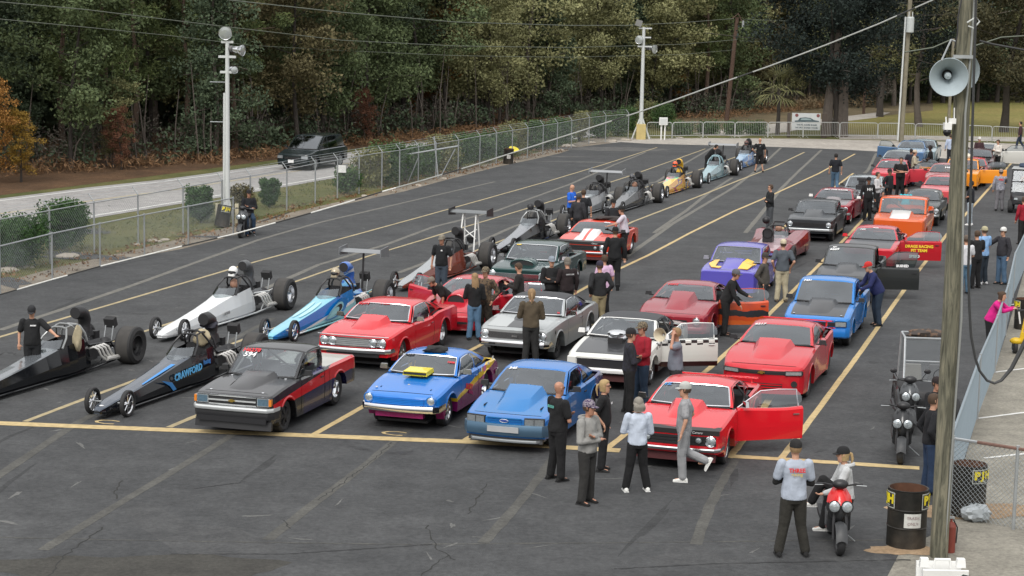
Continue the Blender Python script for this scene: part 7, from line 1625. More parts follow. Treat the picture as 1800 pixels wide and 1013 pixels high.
def person(label, at, face, H=1.78, arms=('side', 'side'), shirt='#222222', pants='#1c1c1e', skin='a', hair='brown', hat=None, hatb=False, sleeves=True, legs='stand', lean=0., build=1., hairstyle='short', shoes='#141414', vox=.013, sunglasses=False, top=None, seat=None,
           back=None, front=None, hood=False, shorts=False, cap2=None, seed=0, scarf=None, undersleeve=None, headyaw=0., z=0., group=None, headdown=0., belt=None):
    """at: foot pixel (x,y) or ('top',x,y) or a world point; face: 0 to the camera, 90 photo right, 180 away"""
    k = H/1.78
    if isinstance(at, Vector): base = at
    elif at[0] == 'top': base = foot_from_top(at[1], at[2], H+(.02 if hat else 0))
    else: base = G(*at)
    base = base+Vector((0, 0, z))
    a = radians(face); yaw = atan2(-cos(a), sin(a))
    B = build+.07; r = random.Random(seed or int(base.x*100))
    # legs
    hipz = .93
    if legs == 'stand': A = [((.0, .095, .49), (-.03, .12+.03*r.random(), .09)), ((.02, -.095, .49), (.0, -.13, .09))]
    elif legs == 'wide': A = [((.01, .13, .49), (.0, .20, .09)), ((.03, -.13, .49), (.0, -.21, .09))]
    elif legs == 'walk': A = [((.14, .09, .50), (.20, .10, .10)), ((-.02, -.09, .49), (-.26, -.10, .14))]
    elif legs == 'kick': A = [((.03, .09, .49), (.0, .09, .09)), ((-.02, -.11, .52), (-.40, -.14, .36))]
    elif legs == 'lean': A = [((.03, .1, .49), (-.02, .12, .09)), ((.05, -.1, .50), (-.04, -.13, .09))]
    elif legs == 'crouch': hipz = .45; A = [((.36, .16, .50), (.10, .16, .09)), ((.30, -.14, .12), (-.12, -.14, .08))]
    elif legs == 'sit': hipz = seat or .62; A = [((.40, .12, hipz-.03), (.42, .13, hipz-.42)), ((.40, -.12, hipz-.03), (.42, -.13, hipz-.42))]
    elif legs == 'perch': hipz = .80; A = [((.34, .10, .62), (.30, .10, .18)), ((.30, -.16, .62), (.46, -.18, .09))]
    elif legs == 'crossleg': hipz = .72; A = [((.40, -.02, 1.00), (.58, -.02, .62)), ((.32, .12, .66), (.40, .18, .26))]
    elif legs == 'scoot': hipz = .80; A = [((.26, .17, .50), (.22, .24, .09)), ((.34, -.15, .62), (.34, -.16, .30))]
    dz = hipz-.93
    piv = Vector((0, 0, hipz)); RL = Matrix.Rotation(radians(lean), 3, 'Y')
    def up(p): p = Vector(p)+Vector((0, 0, dz)); return piv+RL @ (p-piv)
    hips = [Vector((0, s*.09, hipz-.02)) for s in (1, -1)]
    sh = [up((0, s*.185*B**.5, 1.43)) for s in (1, -1)]
    arm = []
    for i, s in enumerate((1, -1)):
        nm = arms[i]; e, w, hd = ARMS[('crossL' if s > 0 else 'crossR') if nm == 'cross' else nm]
        e = up((e[0]+(.05*(B-1) if 'cross' in nm else 0), e[1]*s*(B**.4), e[2])); w = up((w[0]+.10*(B-1)*('cross' in nm or nm == 'front'), w[1]*s, w[2])); hd = RL @ Vector((hd[0], hd[1]*s, hd[2])); arm.append((e, w, hd.normalized()))
    sm = SK[skin]; key = ('b', legs, tuple(arms), round(lean), round(B, 2), round(vox, 3), round(headyaw), round(headdown), seat)
    hc = up((.015, 0, 1.665)); Rh = RL @ Matrix.Rotation(radians(headyaw), 3, 'Z') @ Matrix.Rotation(radians(headdown-lean*.55), 3, 'Y')
    def hp(x, y, z_): return hc+Rh @ Vector((x, y, z_))
    if key not in PCACHE:
        b = MB()
        secs = []
        for (z_, rx, ry, x) in ((.86, .09, .13, 0), (.93, .115*B, .155*B**.6, 0), (1.03, .11*B, .15*B**.6, .01*B), (1.14, .105*B, .14*B**.6, .012*B), (1.28, .115*B**.5, .165, .005), (1.38, .105, .18, -.005), (1.46, .075, .12, -.01), (1.50, .055, .06, -.005)):
            secs.append([up((x+rx*cos(2*pi*q/14), ry*sin(2*pi*q/14), z_)) for q in range(14)])
        b.loft(secs, sm, close=True); blob(b, up((-.005, 0, 1.46)), .058, up((.008, 0, 1.57)), .052, sm)
        # head
        hs = []
        for (z_, rx, ry, x) in ((-.135, .035, .035, .035), (-.115, .060, .050, .025), (-.07, .078, .062, .012), (-.02, .088, .070, .004), (.03, .095, .076, -.002), (.075, .086, .070, -.006), (.105, .058, .048, -.008), (.12, .02, .02, -.008)):
            hs.append([hp(x+rx*cos(2*pi*q/14), ry*sin(2*pi*q/14), z_) for q in range(14)])
        b.loft(hs, sm, close=True); blob(b, hp(.085, 0, .015), .010, hp(.108, 0, -.022), .014, sm, 6); blob(b, hp(.083, -.02, -.065), .009, hp(.083, .02, -.065), .009, sm, 6)
        blob(b, hp(.080, -.035, .030), .010, hp(.080, .035, .030), .010, sm, 6)
        for s in (1, -1): blob(b, hp(-.0, .078*s, -.015), .012, hp(-.006, .080*s, .02), .016, sm, 6)
        for i, s in enumerate((1, -1)):
            e, w, hd = arm[i]; blob(b, sh[i], .052, e, .040, sm, 8); blob(b, e, .040, w, .026, sm, 8)
            t = hd; sd_ = t.cross(Vector((0, 0, 1))); sd_ = sd_.normalized() if sd_.length > .1 else Vector((0, 1, 0)); nn = t.cross(sd_)
            pc = w+t*.05; blob(b, w, .025, pc-sd_*.012, .026, sm, 6); blob(b, w+t*.02+sd_*.02, .02, pc+sd_*.022, .02, sm, 6); blob(b, w+t*.02-sd_*.02, .02, pc-sd_*.024, .02, sm, 6)
            for q, (o_, L) in enumerate(((-.030, .065), (-.010, .078), (.010, .074), (.029, .058))):
                f0 = pc+t*.02+sd_*o_; f1 = f0+(t*.9-nn*.25*s).normalized()*L*.55; f2 = f1+(t*.6-nn*.7*s).normalized()*L*.5; blob(b, f0, .0105, f1, .010, sm, 5); blob(b, f1, .010, f2, .0085, sm, 5)
            th = w+t*.02+sd_*.03*s; blob(b, th, .013, th+(t*.6+sd_*.75*s).normalized()*.05, .011, sm, 5)
            kn, an = Vector(A[i][0]), Vector(A[i][1]); blob(b, hips[i], .082, kn, .054, sm, 8); blob(b, kn, .052, an, .036, sm, 8); blob(b, an-Vector((.03, 0, .03)), .035, an+Vector((.12, 0, -.05)), .028, sm, 6)
        body = remeshed(b, 'person', vox*.8, 1)
        # trousers
        c = MB(); secs = []
        for (z_, rx, ry) in ((-.10, .115*B**.5, .16*B**.5), (-.03, .13*B**.7, .172*B**.6), (.05, .128*B, .168*B**.6), (.12, .118*B, .158*B**.6)):
            secs.append([piv+(RL if z_ > 0 else Matrix.Identity(3)) @ Vector((rx*cos(2*pi*q/14), ry*sin(2*pi*q/14), z_)) for q in range(14)])
        c.loft(secs, sm, close=True)
        for i in (0, 1):
            kn, an = Vector(A[i][0]), Vector(A[i][1]); blob(c, hips[i]-Vector((0, 0, .02)), .108*B**.4, kn, .086, sm, 9)
            if not shorts: blob(c, kn, .084, kn.lerp(an, .96), .078, sm, 9)
        tr = remeshed(c, 'trousers', vox, 2)
        # top
        out = []
        for sl in (True, False):
            c = MB(); secs = []
            for (z_, rx, ry, x) in ((.90, .135*B, .176*B**.6, 0), (.98, .14*B, .178*B**.6, .005*B), (1.08, .135*B, .170*B**.6, .014*B), (1.20, .132*B**.8, .172, .01), (1.32, .130, .186, 0), (1.41, .112, .190, -.006), (1.475, .080, .12, -.01), (1.505, .062, .07, -.008)):
                ph = z_*40; secs.append([up((x+(rx+.006*sin(3*2*pi*q/16+ph))*cos(2*pi*q/16), (ry+.006*sin(5*2*pi*q/16+ph))*sin(2*pi*q/16), z_)) for q in range(16)])
            c.loft(secs, sm, close=True)
            for i in (0, 1):
                e, w, hd = arm[i]; blob(c, sh[i], .080, sh[i].lerp(e, .95 if sl else .68), .066 if sl else .074, sm, 9)
                if sl: blob(c, e, .064, e.lerp(w, .90), .050, sm, 9)
            out.append(remeshed(c, 'top', vox, 2))
        PCACHE[key] = (body, tr, out[0], out[1])
    body, tr, t1, t0 = PCACHE[key]
    root = bpy.data.objects.new('person', body); COL.objects.link(root); tag(root, label, 'person', group)
    root.location = base; root.rotation_euler = (0, 0, yaw); root.scale = (k, k, k)
    if not body.materials: body.materials.append(sm)
    root.material_slots[0].link = 'OBJECT'; root.material_slots[0].material = sm
    def part(nm, me, m):
        o = bpy.data.objects.new(nm, me); COL.objects.link(o); o.parent = root
        if not me.materials: me.materials.append(m)
        o.material_slots[0].link = 'OBJECT'; o.material_slots[0].material = m; return o
    mk = lambda q: q if not isinstance(q, str) else cloth(q)
    part('shorts' if shorts else 'trousers', tr, mk(pants)); part('shirt', t1 if sleeves else t0, mk(shirt))
    # shoes
    for i, s in enumerate((1, -1)):
        an = Vector(A[i][1]); f = MB(); kn = Vector(A[i][0]); pd = (an-kn).normalized(); tilt = 0 if pd.z < -.85 else (1.1 if pd.x < -.3 else .0)
        R_ = Matrix.Rotation(tilt, 3, 'Y')
        sec = []
        for (x, w_, h) in ((-.095, .028, .05), (-.07, .040, .085), (0, .042, .095), (.07, .048, .065), (.13, .046, .05), (.17, .030, .035)):
            sec.append([an+R_ @ Vector((x, w_*cos(2*pi*q/10), -.045-.04+h*.5+h*.52*sin(2*pi*q/10))) for q in range(10)])
        f.loft(sec, mk(shoes), close=True)
        f.box(an+R_ @ Vector((.035, 0, -.078)), (.26, .088, .018), WHT if shoes in ('#d8d8d4', '#e8e8e8') else MBLK, R=R_); o = f.build('shoe', root, ang=60)
    # hair, hats
    hm = HAIR.get(hair)
    if hm and not (hat and hairstyle == 'short' and hair is None):
        h = MB(); sc_ = []
        lowb = -.05 if hairstyle == 'short' else -.10
        if hairstyle == 'bald': pass
        else:
            n = 14
            for (z_, f_) in ((lowb, .90), (-.01, 1.05), (.04, 1.09), (.085, .98), (.115, .70), (.132, .25)):
                sc_.append([hp(-.008+(-.105*cos(pi-2*pi*q/n))*f_*(1 if cos(2*pi*q/n) < .2 else (.62 if z_ < .06 else .97)) if False else -.008+.100*f_*cos(2*pi*q/n)*(1 if cos(2*pi*q/n) < .3 else (.55 if z_ < .055 else .98)), .084*f_*sin(2*pi*q/n), z_) for q in range(n)])
            h.loft(sc_, hm, close=True)
            if hairstyle in ('long', 'bob'):
                L = .42 if hairstyle == 'long' else .16; ss_ = []
                for j in range(6):
                    t_ = j/5; z_ = .05-L*t_-.02; ww = (.088+.03*sin(pi*t_*.8))*(1.15 if hairstyle == 'bob' else 1.0); o_ = -.035-.035*sin(pi*min(1, t_*1.3)*.8)-.03*t_
                    ss_.append([hp(o_+.065*cos(2*pi*q/12)*(1-.35*t_)+.012*sin(q*3+j*2), ww*sin(2*pi*q/12)*(1-.25*t_)+.010*sin(q*5+j), z_) for q in range(12)])
                h.loft(ss_, hm, close=True)
            if hairstyle == 'tail': h.tube([hp(-.10, 0, .03), hp(-.14, 0, .01), hp(-.16, 0, -.08), hp(-.14, 0, -.20)], [.02, .028, .026, .010], hm, 7)
            if hairstyle == 'bun': h.ball(hp(-.11, 0, .05), .045, hm, 8)
            h.build('hair', root, ang=70)
    if hat:
        h = MB(); m_ = mk(hat); m2 = mk(cap2) if cap2 else m_; n = 14
        secs = [[hp(-.006+.112*f_*cos(2*pi*q/n), .093*f_*sin(2*pi*q/n), z_) for q in range(n)] for z_, f_ in ((.025, 1.0), (.055, 1.02), (.10, .90), (.135, .62), (.150, .15))]
        h.loft(secs, m_, close=True); sgn = -1 if hatb else 1
        vs = []
        for j in range(9):
            w = -1+2*j/8; vs += [hp(sgn*(.085-.05*abs(w)**2), .082*w, .040), hp(sgn*(.175-.085*abs(w)**2.2), .078*w, .022)]
        vs2 = [Vector(v)-Vector((0, 0, .008)) for v in vs]; h.add(vs+vs2, [(2*i, 2*i+2, 2*i+3, 2*i+1) for i in range(8)]+[(18+2*i, 18+2*i+1, 18+2*i+3, 18+2*i+2) for i in range(8)]+[(2*i+1, 2*i+3, 18+2*i+3, 18+2*i+1) for i in range(8)], m2)
        h.build('cap', root, ang=50)
    if sunglasses:
        g = MB()
        for s in (1, -1): g.ball(hp(.088, .032*s, .015), 1, BLK, 8, (.012, .026, .018)); g.tube([hp(.085, .055*s, .018), hp(0, .083*s, .018)], .004, BLK, 4)
        g.tube([hp(.098, -.01, .02), hp(.098, .01, .02)], .004, BLK, 4); g.build('sunglasses', root)
    elif vox < .014:
        g = MB()
        for s in (1, -1): g.ball(hp(.084, .031*s, .012), .009, mat('eye_dark', (.02, .015, .012), .2), 6)
        g.build('eyes', root)
    if hood: h = MB(); h.tube([up((-.06+.09*cos(t_), .11*sin(t_), 1.49)) for t_ in np.linspace(.9, 2*pi-.9, 10)], .035, mk(shirt), 7); h.build('hood', root)
    if undersleeve:
        h = MB()
        for i in (0, 1): e, w, hd = arm[i]; blob(h, e.lerp(sh[i], .25), .052, e, .052, mk(undersleeve), 8); blob(h, e, .052, e.lerp(w, .8), .042, mk(undersleeve), 8)
        h.build('undersleeve', root, ang=60)
    if back or front:
        for s, q in ((-1, back), (1, front)):
            if q:
                t_, sz, m_ = q[:3]; zz = q[3] if len(q) > 3 else 1.33; dd = (.148 if s < 0 else .146)*B**.5; p_ = up((s*dd, q[4] if len(q) > 4 else 0, zz)); text(t_, sz, m_, frame(p_, RL @ Vector((0, -s*-1*1, 0)) if s > 0 else RL @ Vector((0, -1, 0)), RL @ Vector((-s*.1, 0, 1))), root, 'shirt_print', ext=.003, bold=.003)
    return root, up, hp
RD_ = mat('print_red', (.6, .02, .02), .6); YL_ = mat('print_yellow', (.6, .42, .03), .6); TL_ = mat('print_teal', (.1, .35, .3), .6); GY_ = mat('print_grey', (.35, .35, .35), .7)
fb = .013; ff_ = .022; mid = .017
P_ = person
P_('man in black t-shirt and cap resting his arm on the leftmost dragster', (58, 674), 5, 1.72, ('outl', 'side'), '#17181a', '#17191c', hat='#26272a', sleeves=False, build=1.12, vox=fb, front=('FASTEST', .035, WT, 1.36, .05), headdown=20)
P_('bald man all in black with folded arms, seen from behind by the blue hatchback', (978, 845), 125, 1.80, ('cross', 'cross'), '#131315', '#131315', skin='b', hair='brown', hairstyle='bald', sleeves=False, build=1.15, vox=fb, sunglasses=True, back=('SLICKS', .06, TL_, 1.36))
P_('man in grey hoodie and patterned cap with folded arms', (1030, 886), 50, 1.80, ('cross', 'cross'), '#8a8986', '#2b2a29', skin='b', hat=camo('cap_pattern', (.25, .22, .25), (.05, .03, .08), 40), vox=fb, sunglasses=True, hood=True, headyaw=15)
P_('blond woman in black with ponytail and sunglasses', (1058, 828), 78, 1.70, ('side', 'pocket'), '#141416', '#1a1a1c', hair='blond', hairstyle='tail', sleeves=False, vox=fb, sunglasses=True, build=.98, front=('CREW', .04, WT, 1.33, .05), shoes='#2a2a2a')
P_('grey-haired woman in white sweatshirt and black trousers seen from behind', (1118, 864), 190, 1.68, ('cross', 'cross'), '#b9c2d0', '#121214', hair='grey', hairstyle='bob', vox=fb, legs='walk' if False else 'wide', shoes='#d8d8d4')
P_('young man in grey t-shirt, joggers and pale cap walking past the red coupe', (1200, 846), 262, 1.80, ('side', 'pocket'), camo('tee_grey', (.24, .24, .25), (.30, .30, .31), 20), '#8d8e90', hat='#a9aaa6', sleeves=False, legs='kick', vox=fb, build=.94, shoes='#d8d8d4')
P_('man in black racing jacket with one grey sleeve, arms folded', (1104, 727), 95, 1.80, ('cross', 'cross'), camo('jacket_badges', (.012, .012, .014), (.02, .02, .03), 20), '#151516', hat='#1d1c1e', vox=fb, undersleeve='#8b8c8e', build=1.05)
P_('man in red jacket, camouflage cap and jeans behind the racing jacket', (1126, 716), 300, 1.83, ('front', 'front'), '#8e1426', '#24364a', hat=camo('cap_camo', (.18, .14, .09), (.06, .05, .035), 40), vox=fb, build=1.15, skin='b')
P_('man in grey t-shirt scratching his head beside the open white door', ('top', 1190, 577), 275, 1.80, ('head', 'side'), '#6f747e', '#2a2a2c', skin='b', hair='light', sleeves=False, vox=fb, build=1.1)
P_('man in olive shirt with folded arms seen from behind at the silver coupe', (932, 643), 182, 1.84, ('cross', 'cross'), '#4c4233', '#242424', hair='light', hairstyle='tail', vox=fb, build=1.08)
P_('long-haired woman in black top and flared jeans', (833, 598), 188, 1.72, ('cross', 'cross'), '#131416', '#51708c', hair='light', hairstyle='long', vox=mid, build=.9)
P_('man in brown camouflage jacket and cap facing the long-haired woman', (852, 592), 300 if False else 330, 1.80, ('pocket', 'pocket'), camo('jacket_camo', (.11, .075, .045), (.035, .025, .018), 16), camo('pants_camo', (.045, .035, .025), (.02, .016, .012), 16), hat=camo('cap_camo', (.18, .14, .09), (.06, .05, .035), 40), vox=mid, skin='b')
P_('man in dark vest writing on a paper at the red coupe door', ('top', 913, 463), 262, 1.78, ('phone', 'phone'), '#1f1c1b', '#201f20', hair='brown', vox=mid, build=1.1, headdown=30)
P_('man in black jacket and pale cap facing the camera by the green sedan', ('top', 970, 451), 8, 1.78, ('cross', 'cross'), '#151517', '#19191b', hat='#7e8790', vox=mid, build=1.15, hair='grey')
P_('man in dark maroon jacket and flat cap with lettering on its back', ('top', 998, 453), 205, 1.78, ('front', 'side'), '#211719', '#1a1a1b', hat='#6c675f', vox=mid, build=1.15, back=('QUICK LINE', .045, GY_, 1.36), hair='grey')
P_('man in pink t-shirt and black track trousers', (1060, 562), 215, 1.78, ('front', 'side'), '#c9a9c4', '#161618', hair='brown', sleeves=False, vox=mid, build=1.05)
P_('man in dark jacket and khaki trousers behind the pink t-shirt', ('top', 1055, 459), 200, 1.82, ('pocket', 'pocket'), '#1e1f21', '#8a7f62', hat='#2d2838', vox=mid, build=1.1)
P_('tall man in black jacket walking away up the middle lane', (1079, 509), 178, 1.90, ('side', 'side'), '#131416', '#121213', hat='#151515', vox=mid, build=1.15, legs='walk')
P_('man in white t-shirt and black trousers reaching over the orange-red coupe', ('top', 1100, 362), 262, 1.84, ('reach', 'reach'), '#bdb6c0', '#161416', hat='#171717', skin='b', sleeves=False, vox=mid, build=1.05, lean=10, back=('23', .16, RD_, 1.30))
P_('man in black with dark beard leaning on the orange-red coupe roof', ('top', 1078, 350), 20, 1.82, ('front', 'front'), '#1a1c20', '#1a1a1c', hat='#161616', skin='b', hair='black', vox=mid, build=1.2, sleeves=False)
P_('bald man in bright blue t-shirt looking at his phone', (1003, 407), 60, 1.80, ('phone', 'phone'), '#1f5fc4', '#141416', hair='grey', hairstyle='bald', sleeves=False, vox=ff_, build=1.12, headdown=30, front=('CREW', .05, WT))
P_('man in black t-shirt standing right beside the bright blue shirt', ('top', 1026, 334), 170, 1.82, ('side', 'side'), '#17191e', '#1b1b1d', hair='brown', sleeves=False, vox=ff_, build=1.1)
P_('man in dark grey half hidden between the blue and black shirts', ('top', 1017, 341), 150, 1.78, ('side', 'side'), '#2c2c30', '#1b1b1d', hat='#3a3a40', vox=ff_)
P_('man in black t-shirt and grey cap standing over the rust brown dragster', ('top', 777, 413), 340, 1.80, ('side', 'side'), '#131518', '#3a4450', hat='#7a7468', sleeves=False, vox=mid, build=1.1, sunglasses=True, skin='b', front=('SR', .05, WT, 1.36, .06))
P_('man in black t-shirt bending over beside the red coupe', ('top', 789, 470), 300, 1.62, ('down', 'down'), '#141414', '#27313c', hat='#6e665c', sleeves=False, vox=mid, build=1.15, lean=48, skin='b')
P_('man in black jacket and grey trousers alone in the middle lane', (1352, 405), 285, 1.80, ('cross', 'cross'), '#15171a', '#45484c', hair='brown', vox=ff_, sunglasses=True, build=1.05)
P_('man in navy shirt and jeans walking away in the far lane', (1467, 336), 175, 1.82, ('side', 'side'), '#15181f', '#49637a', hair='black', vox=ff_, legs='walk', sleeves=False, build=1.05)
P_('man in black jacket and grey cap leaning on the orange door', ('top', 1278, 470), 75, 1.80, ('reach', 'down'), '#141516', '#161616', hat='#55555a', vox=mid, build=1.15, lean=18, skin='b')
P_('man in brown sweater with hands in pockets by the purple sedan', (1340, 556), 65, 1.78, ('pocket', 'pocket'), '#45413b', '#303236', hat='#39352f', vox=mid, build=1.08, headdown=10, headyaw=-20)
P_('man in grey polo shirt and khaki trousers seen from behind', (1373, 531), 180, 1.84, ('pocket', 'pocket'), '#4b5158', '#a79e86', hat='#b7ac94', sleeves=False, vox=mid, build=1.12, hair='brown', shoes='#4a4036')
P_('man in blue jacket and red cap leaning into the bright blue pickup', (1541, 573), 278, 1.82, ('reach', 'reach'), '#1d2450', '#223040', hat='#b52a26', vox=mid, build=1.3, lean=24, legs='lean', hair='grey')
P_('person in black leaning into the pale teal dragster cockpit', (1242, 308), 80, 1.78, ('down', 'down'), '#0f1011', '#111113', hair='black', vox=ff_, lean=38)
P_('man in black t-shirt and dark shorts by the farthest dragster', (1334, 303), 178, 1.84, ('hip', 'side'), '#111214', '#1c1a1c', hair='black', hairstyle='bald', sleeves=False, vox=ff_, shorts=True, build=1.1, legs='wide', back=('47', .07, GY_, 1.38))
P_('man in black jacket with white chest panels behind the orange pickup', (1524, 388), 10, 1.80, ('side', 'side'), '#141416', '#141416', hat='#141416', vox=ff_, skin='c', build=1.1, front=('HH', .16, WT, 1.30))
P_('man in white jacket with folded arms beside the silver grey coupe', ('top', 1543, 303), 60, 1.80, ('cross', 'cross'), '#b9b7b8', '#1a1a1c', hair='brown', vox=ff_, build=1.15)
P_('man in black jacket and dark cap beside the tallest man in black', ('top', 1564, 297), 45, 1.78, ('side', 'pocket'), '#17171b', '#17171b', hat='#2a2224', vox=ff_, skin='c')
P_('big man dressed all in black with beard and folded arms', (1581, 347), 345, 1.88, ('cross', 'cross'), '#0c0c0e', '#0e0e10', hair='black', vox=ff_, build=1.3, sleeves=False, skin='b')
P_('person crouching low behind the orange pickup between the men in black', ('top', 1552, 337), 20, 1.25, ('front', 'front'), '#131315', '#161616', hair='black', vox=ff_, skin='b')
P_('man in turquoise t-shirt behind the orange pickup cab', ('top', 1593, 331), 355, 1.55, ('side', 'side'), '#2fb4c4', '#222222', hair='brown', sleeves=False, vox=ff_, skin='b', build=1.35)
P_('man in navy t-shirt standing by the grey coupe', ('top', 1602, 262), 150, 1.76, ('side', 'side'), '#1c2430', '#2a2a30', hair='black', sleeves=False, vox=ff_, skin='c')
P_('man in tan shirt, pale cap and jeans among the far cars', (1605, 327), 75, 1.80, ('phone', 'front'), '#a89f8a', '#2d4054', hat='#b9ac98', vox=ff_, build=1.1)
P_('dark-skinned man in black clothes facing the blue coupe', (1633, 319), 255, 1.88, ('front', 'front'), '#0e0f11', '#14161c', hair='black', skin='d', sleeves=False, vox=ff_, build=1.15)
P_('person in pale blue shirt mostly hidden by the wooden pole', (1669, 290), 180, 1.78, ('side', 'side'), '#a9b4c8', '#23262c', hair='brown', vox=ff_)
P_('person in white cap behind the raised maroon hood', ('top', 1722, 241), 5, 1.80, ('front', 'front'), '#3a2428', '#1a1a1a', hat='#c9c6c2', vox=ff_)
P_('man in white shirt and black trousers by the open white doors', (1752, 304), 300, 1.84, ('phone', 'phone'), '#c6c0b8', '#141414', hair='brown', vox=ff_, build=1.05, headdown=20)
P_('man in grey camouflage shirt with red lettering on its back', (1756, 371), 172, 1.84, ('side', 'reach'), camo('shirt_grey_camo', (.30, .30, .33), (.20, .20, .24), 18), '#6c6a6e', hat='#8e8078', vox=ff_, build=1.12, back=('FIRE', .11, RD_, 1.36))
P_('man in navy shirt, pale jeans and white trainers right of the wooden pole', (1704, 396), 240, 1.82, ('front', 'front'), '#14171e', '#a3adb6', hair='black', skin='b', sleeves=False, vox=ff_, shoes='#e8e8e8', build=1.08)
P_('man in white t-shirt and jeans right beside the wooden pole', (1694, 517), 190, 1.80, ('side', 'front'), '#c3c3c6', '#4d6a80', hat='#5c5148', vox=mid, sleeves=False, build=1.0)
P_('man in black shirt between the white and light blue shirts', (1713, 507), 200, 1.82, ('front', 'front'), '#141416', '#151517', hair='brown', vox=mid, sleeves=False, build=1.12)
P_('man in light blue t-shirt and khaki cap behind the black shirt', (1726, 500), 210, 1.84, ('front', 'front'), '#7fa3cc', '#26303a', hat='#a39d80', vox=mid, sleeves=False, shoes='#c8c8c8', build=1.05)
P_('man in charcoal shirt with white cap resting a hand on the fence', (1759, 500), 300, 1.82, ('side', 'outl'), '#2d2c31', '#48617a', hat='#c9c9c6', cap2='#1a1a1a', vox=mid, build=1.12, headyaw=0)
P_('person in red shirt at the right edge of the photo', (1796, 430), 200, 1.80, ('side', 'side'), '#8c0f24', '#171717', hair='brown', vox=mid)
P_('woman in magenta sweatshirt leaning her elbows on the fence', ('top', 1744, 508), 62, 1.66, ('up', 'up'), '#c41a78', '#151517', hair='brown', hairstyle='bun', vox=mid, build=1.2, lean=22)
P_('man in black jacket and jeans half hidden behind the wooden pole', (1632, 868), 95, 1.80, ('pocket', 'pocket'), '#15161a', '#22344e', hair='brown', vox=fb, build=1.1)
P_('man seen from behind in light grey t-shirt printed in red and yellow', (1391, 978), 184, 1.84, ('cross', 'cross'), '#a3abb8', '#2b2924', hat='#1f1e1e', vox=.012, sleeves=False, undersleeve='#141414', build=1.12, hair='light', legs='wide', back=('THREE', .085, RD_, 1.36))
P_('person in dark jeans at the far right beyond the barriers', (1792, 262), 250, 1.80, ('side', 'side'), '#3a2226', '#1f2a3c', hair='black', vox=ff_, legs='walk')
pr = [o for o in S.objects if o.get('label', '').startswith('man seen from behind in light grey')][0]
text('racing', .07, YL_, frame((-.165, 0, 1.30), (0, -1, 0), (.05, 0, 1)), pr, 'shirt_print', ext=.003)
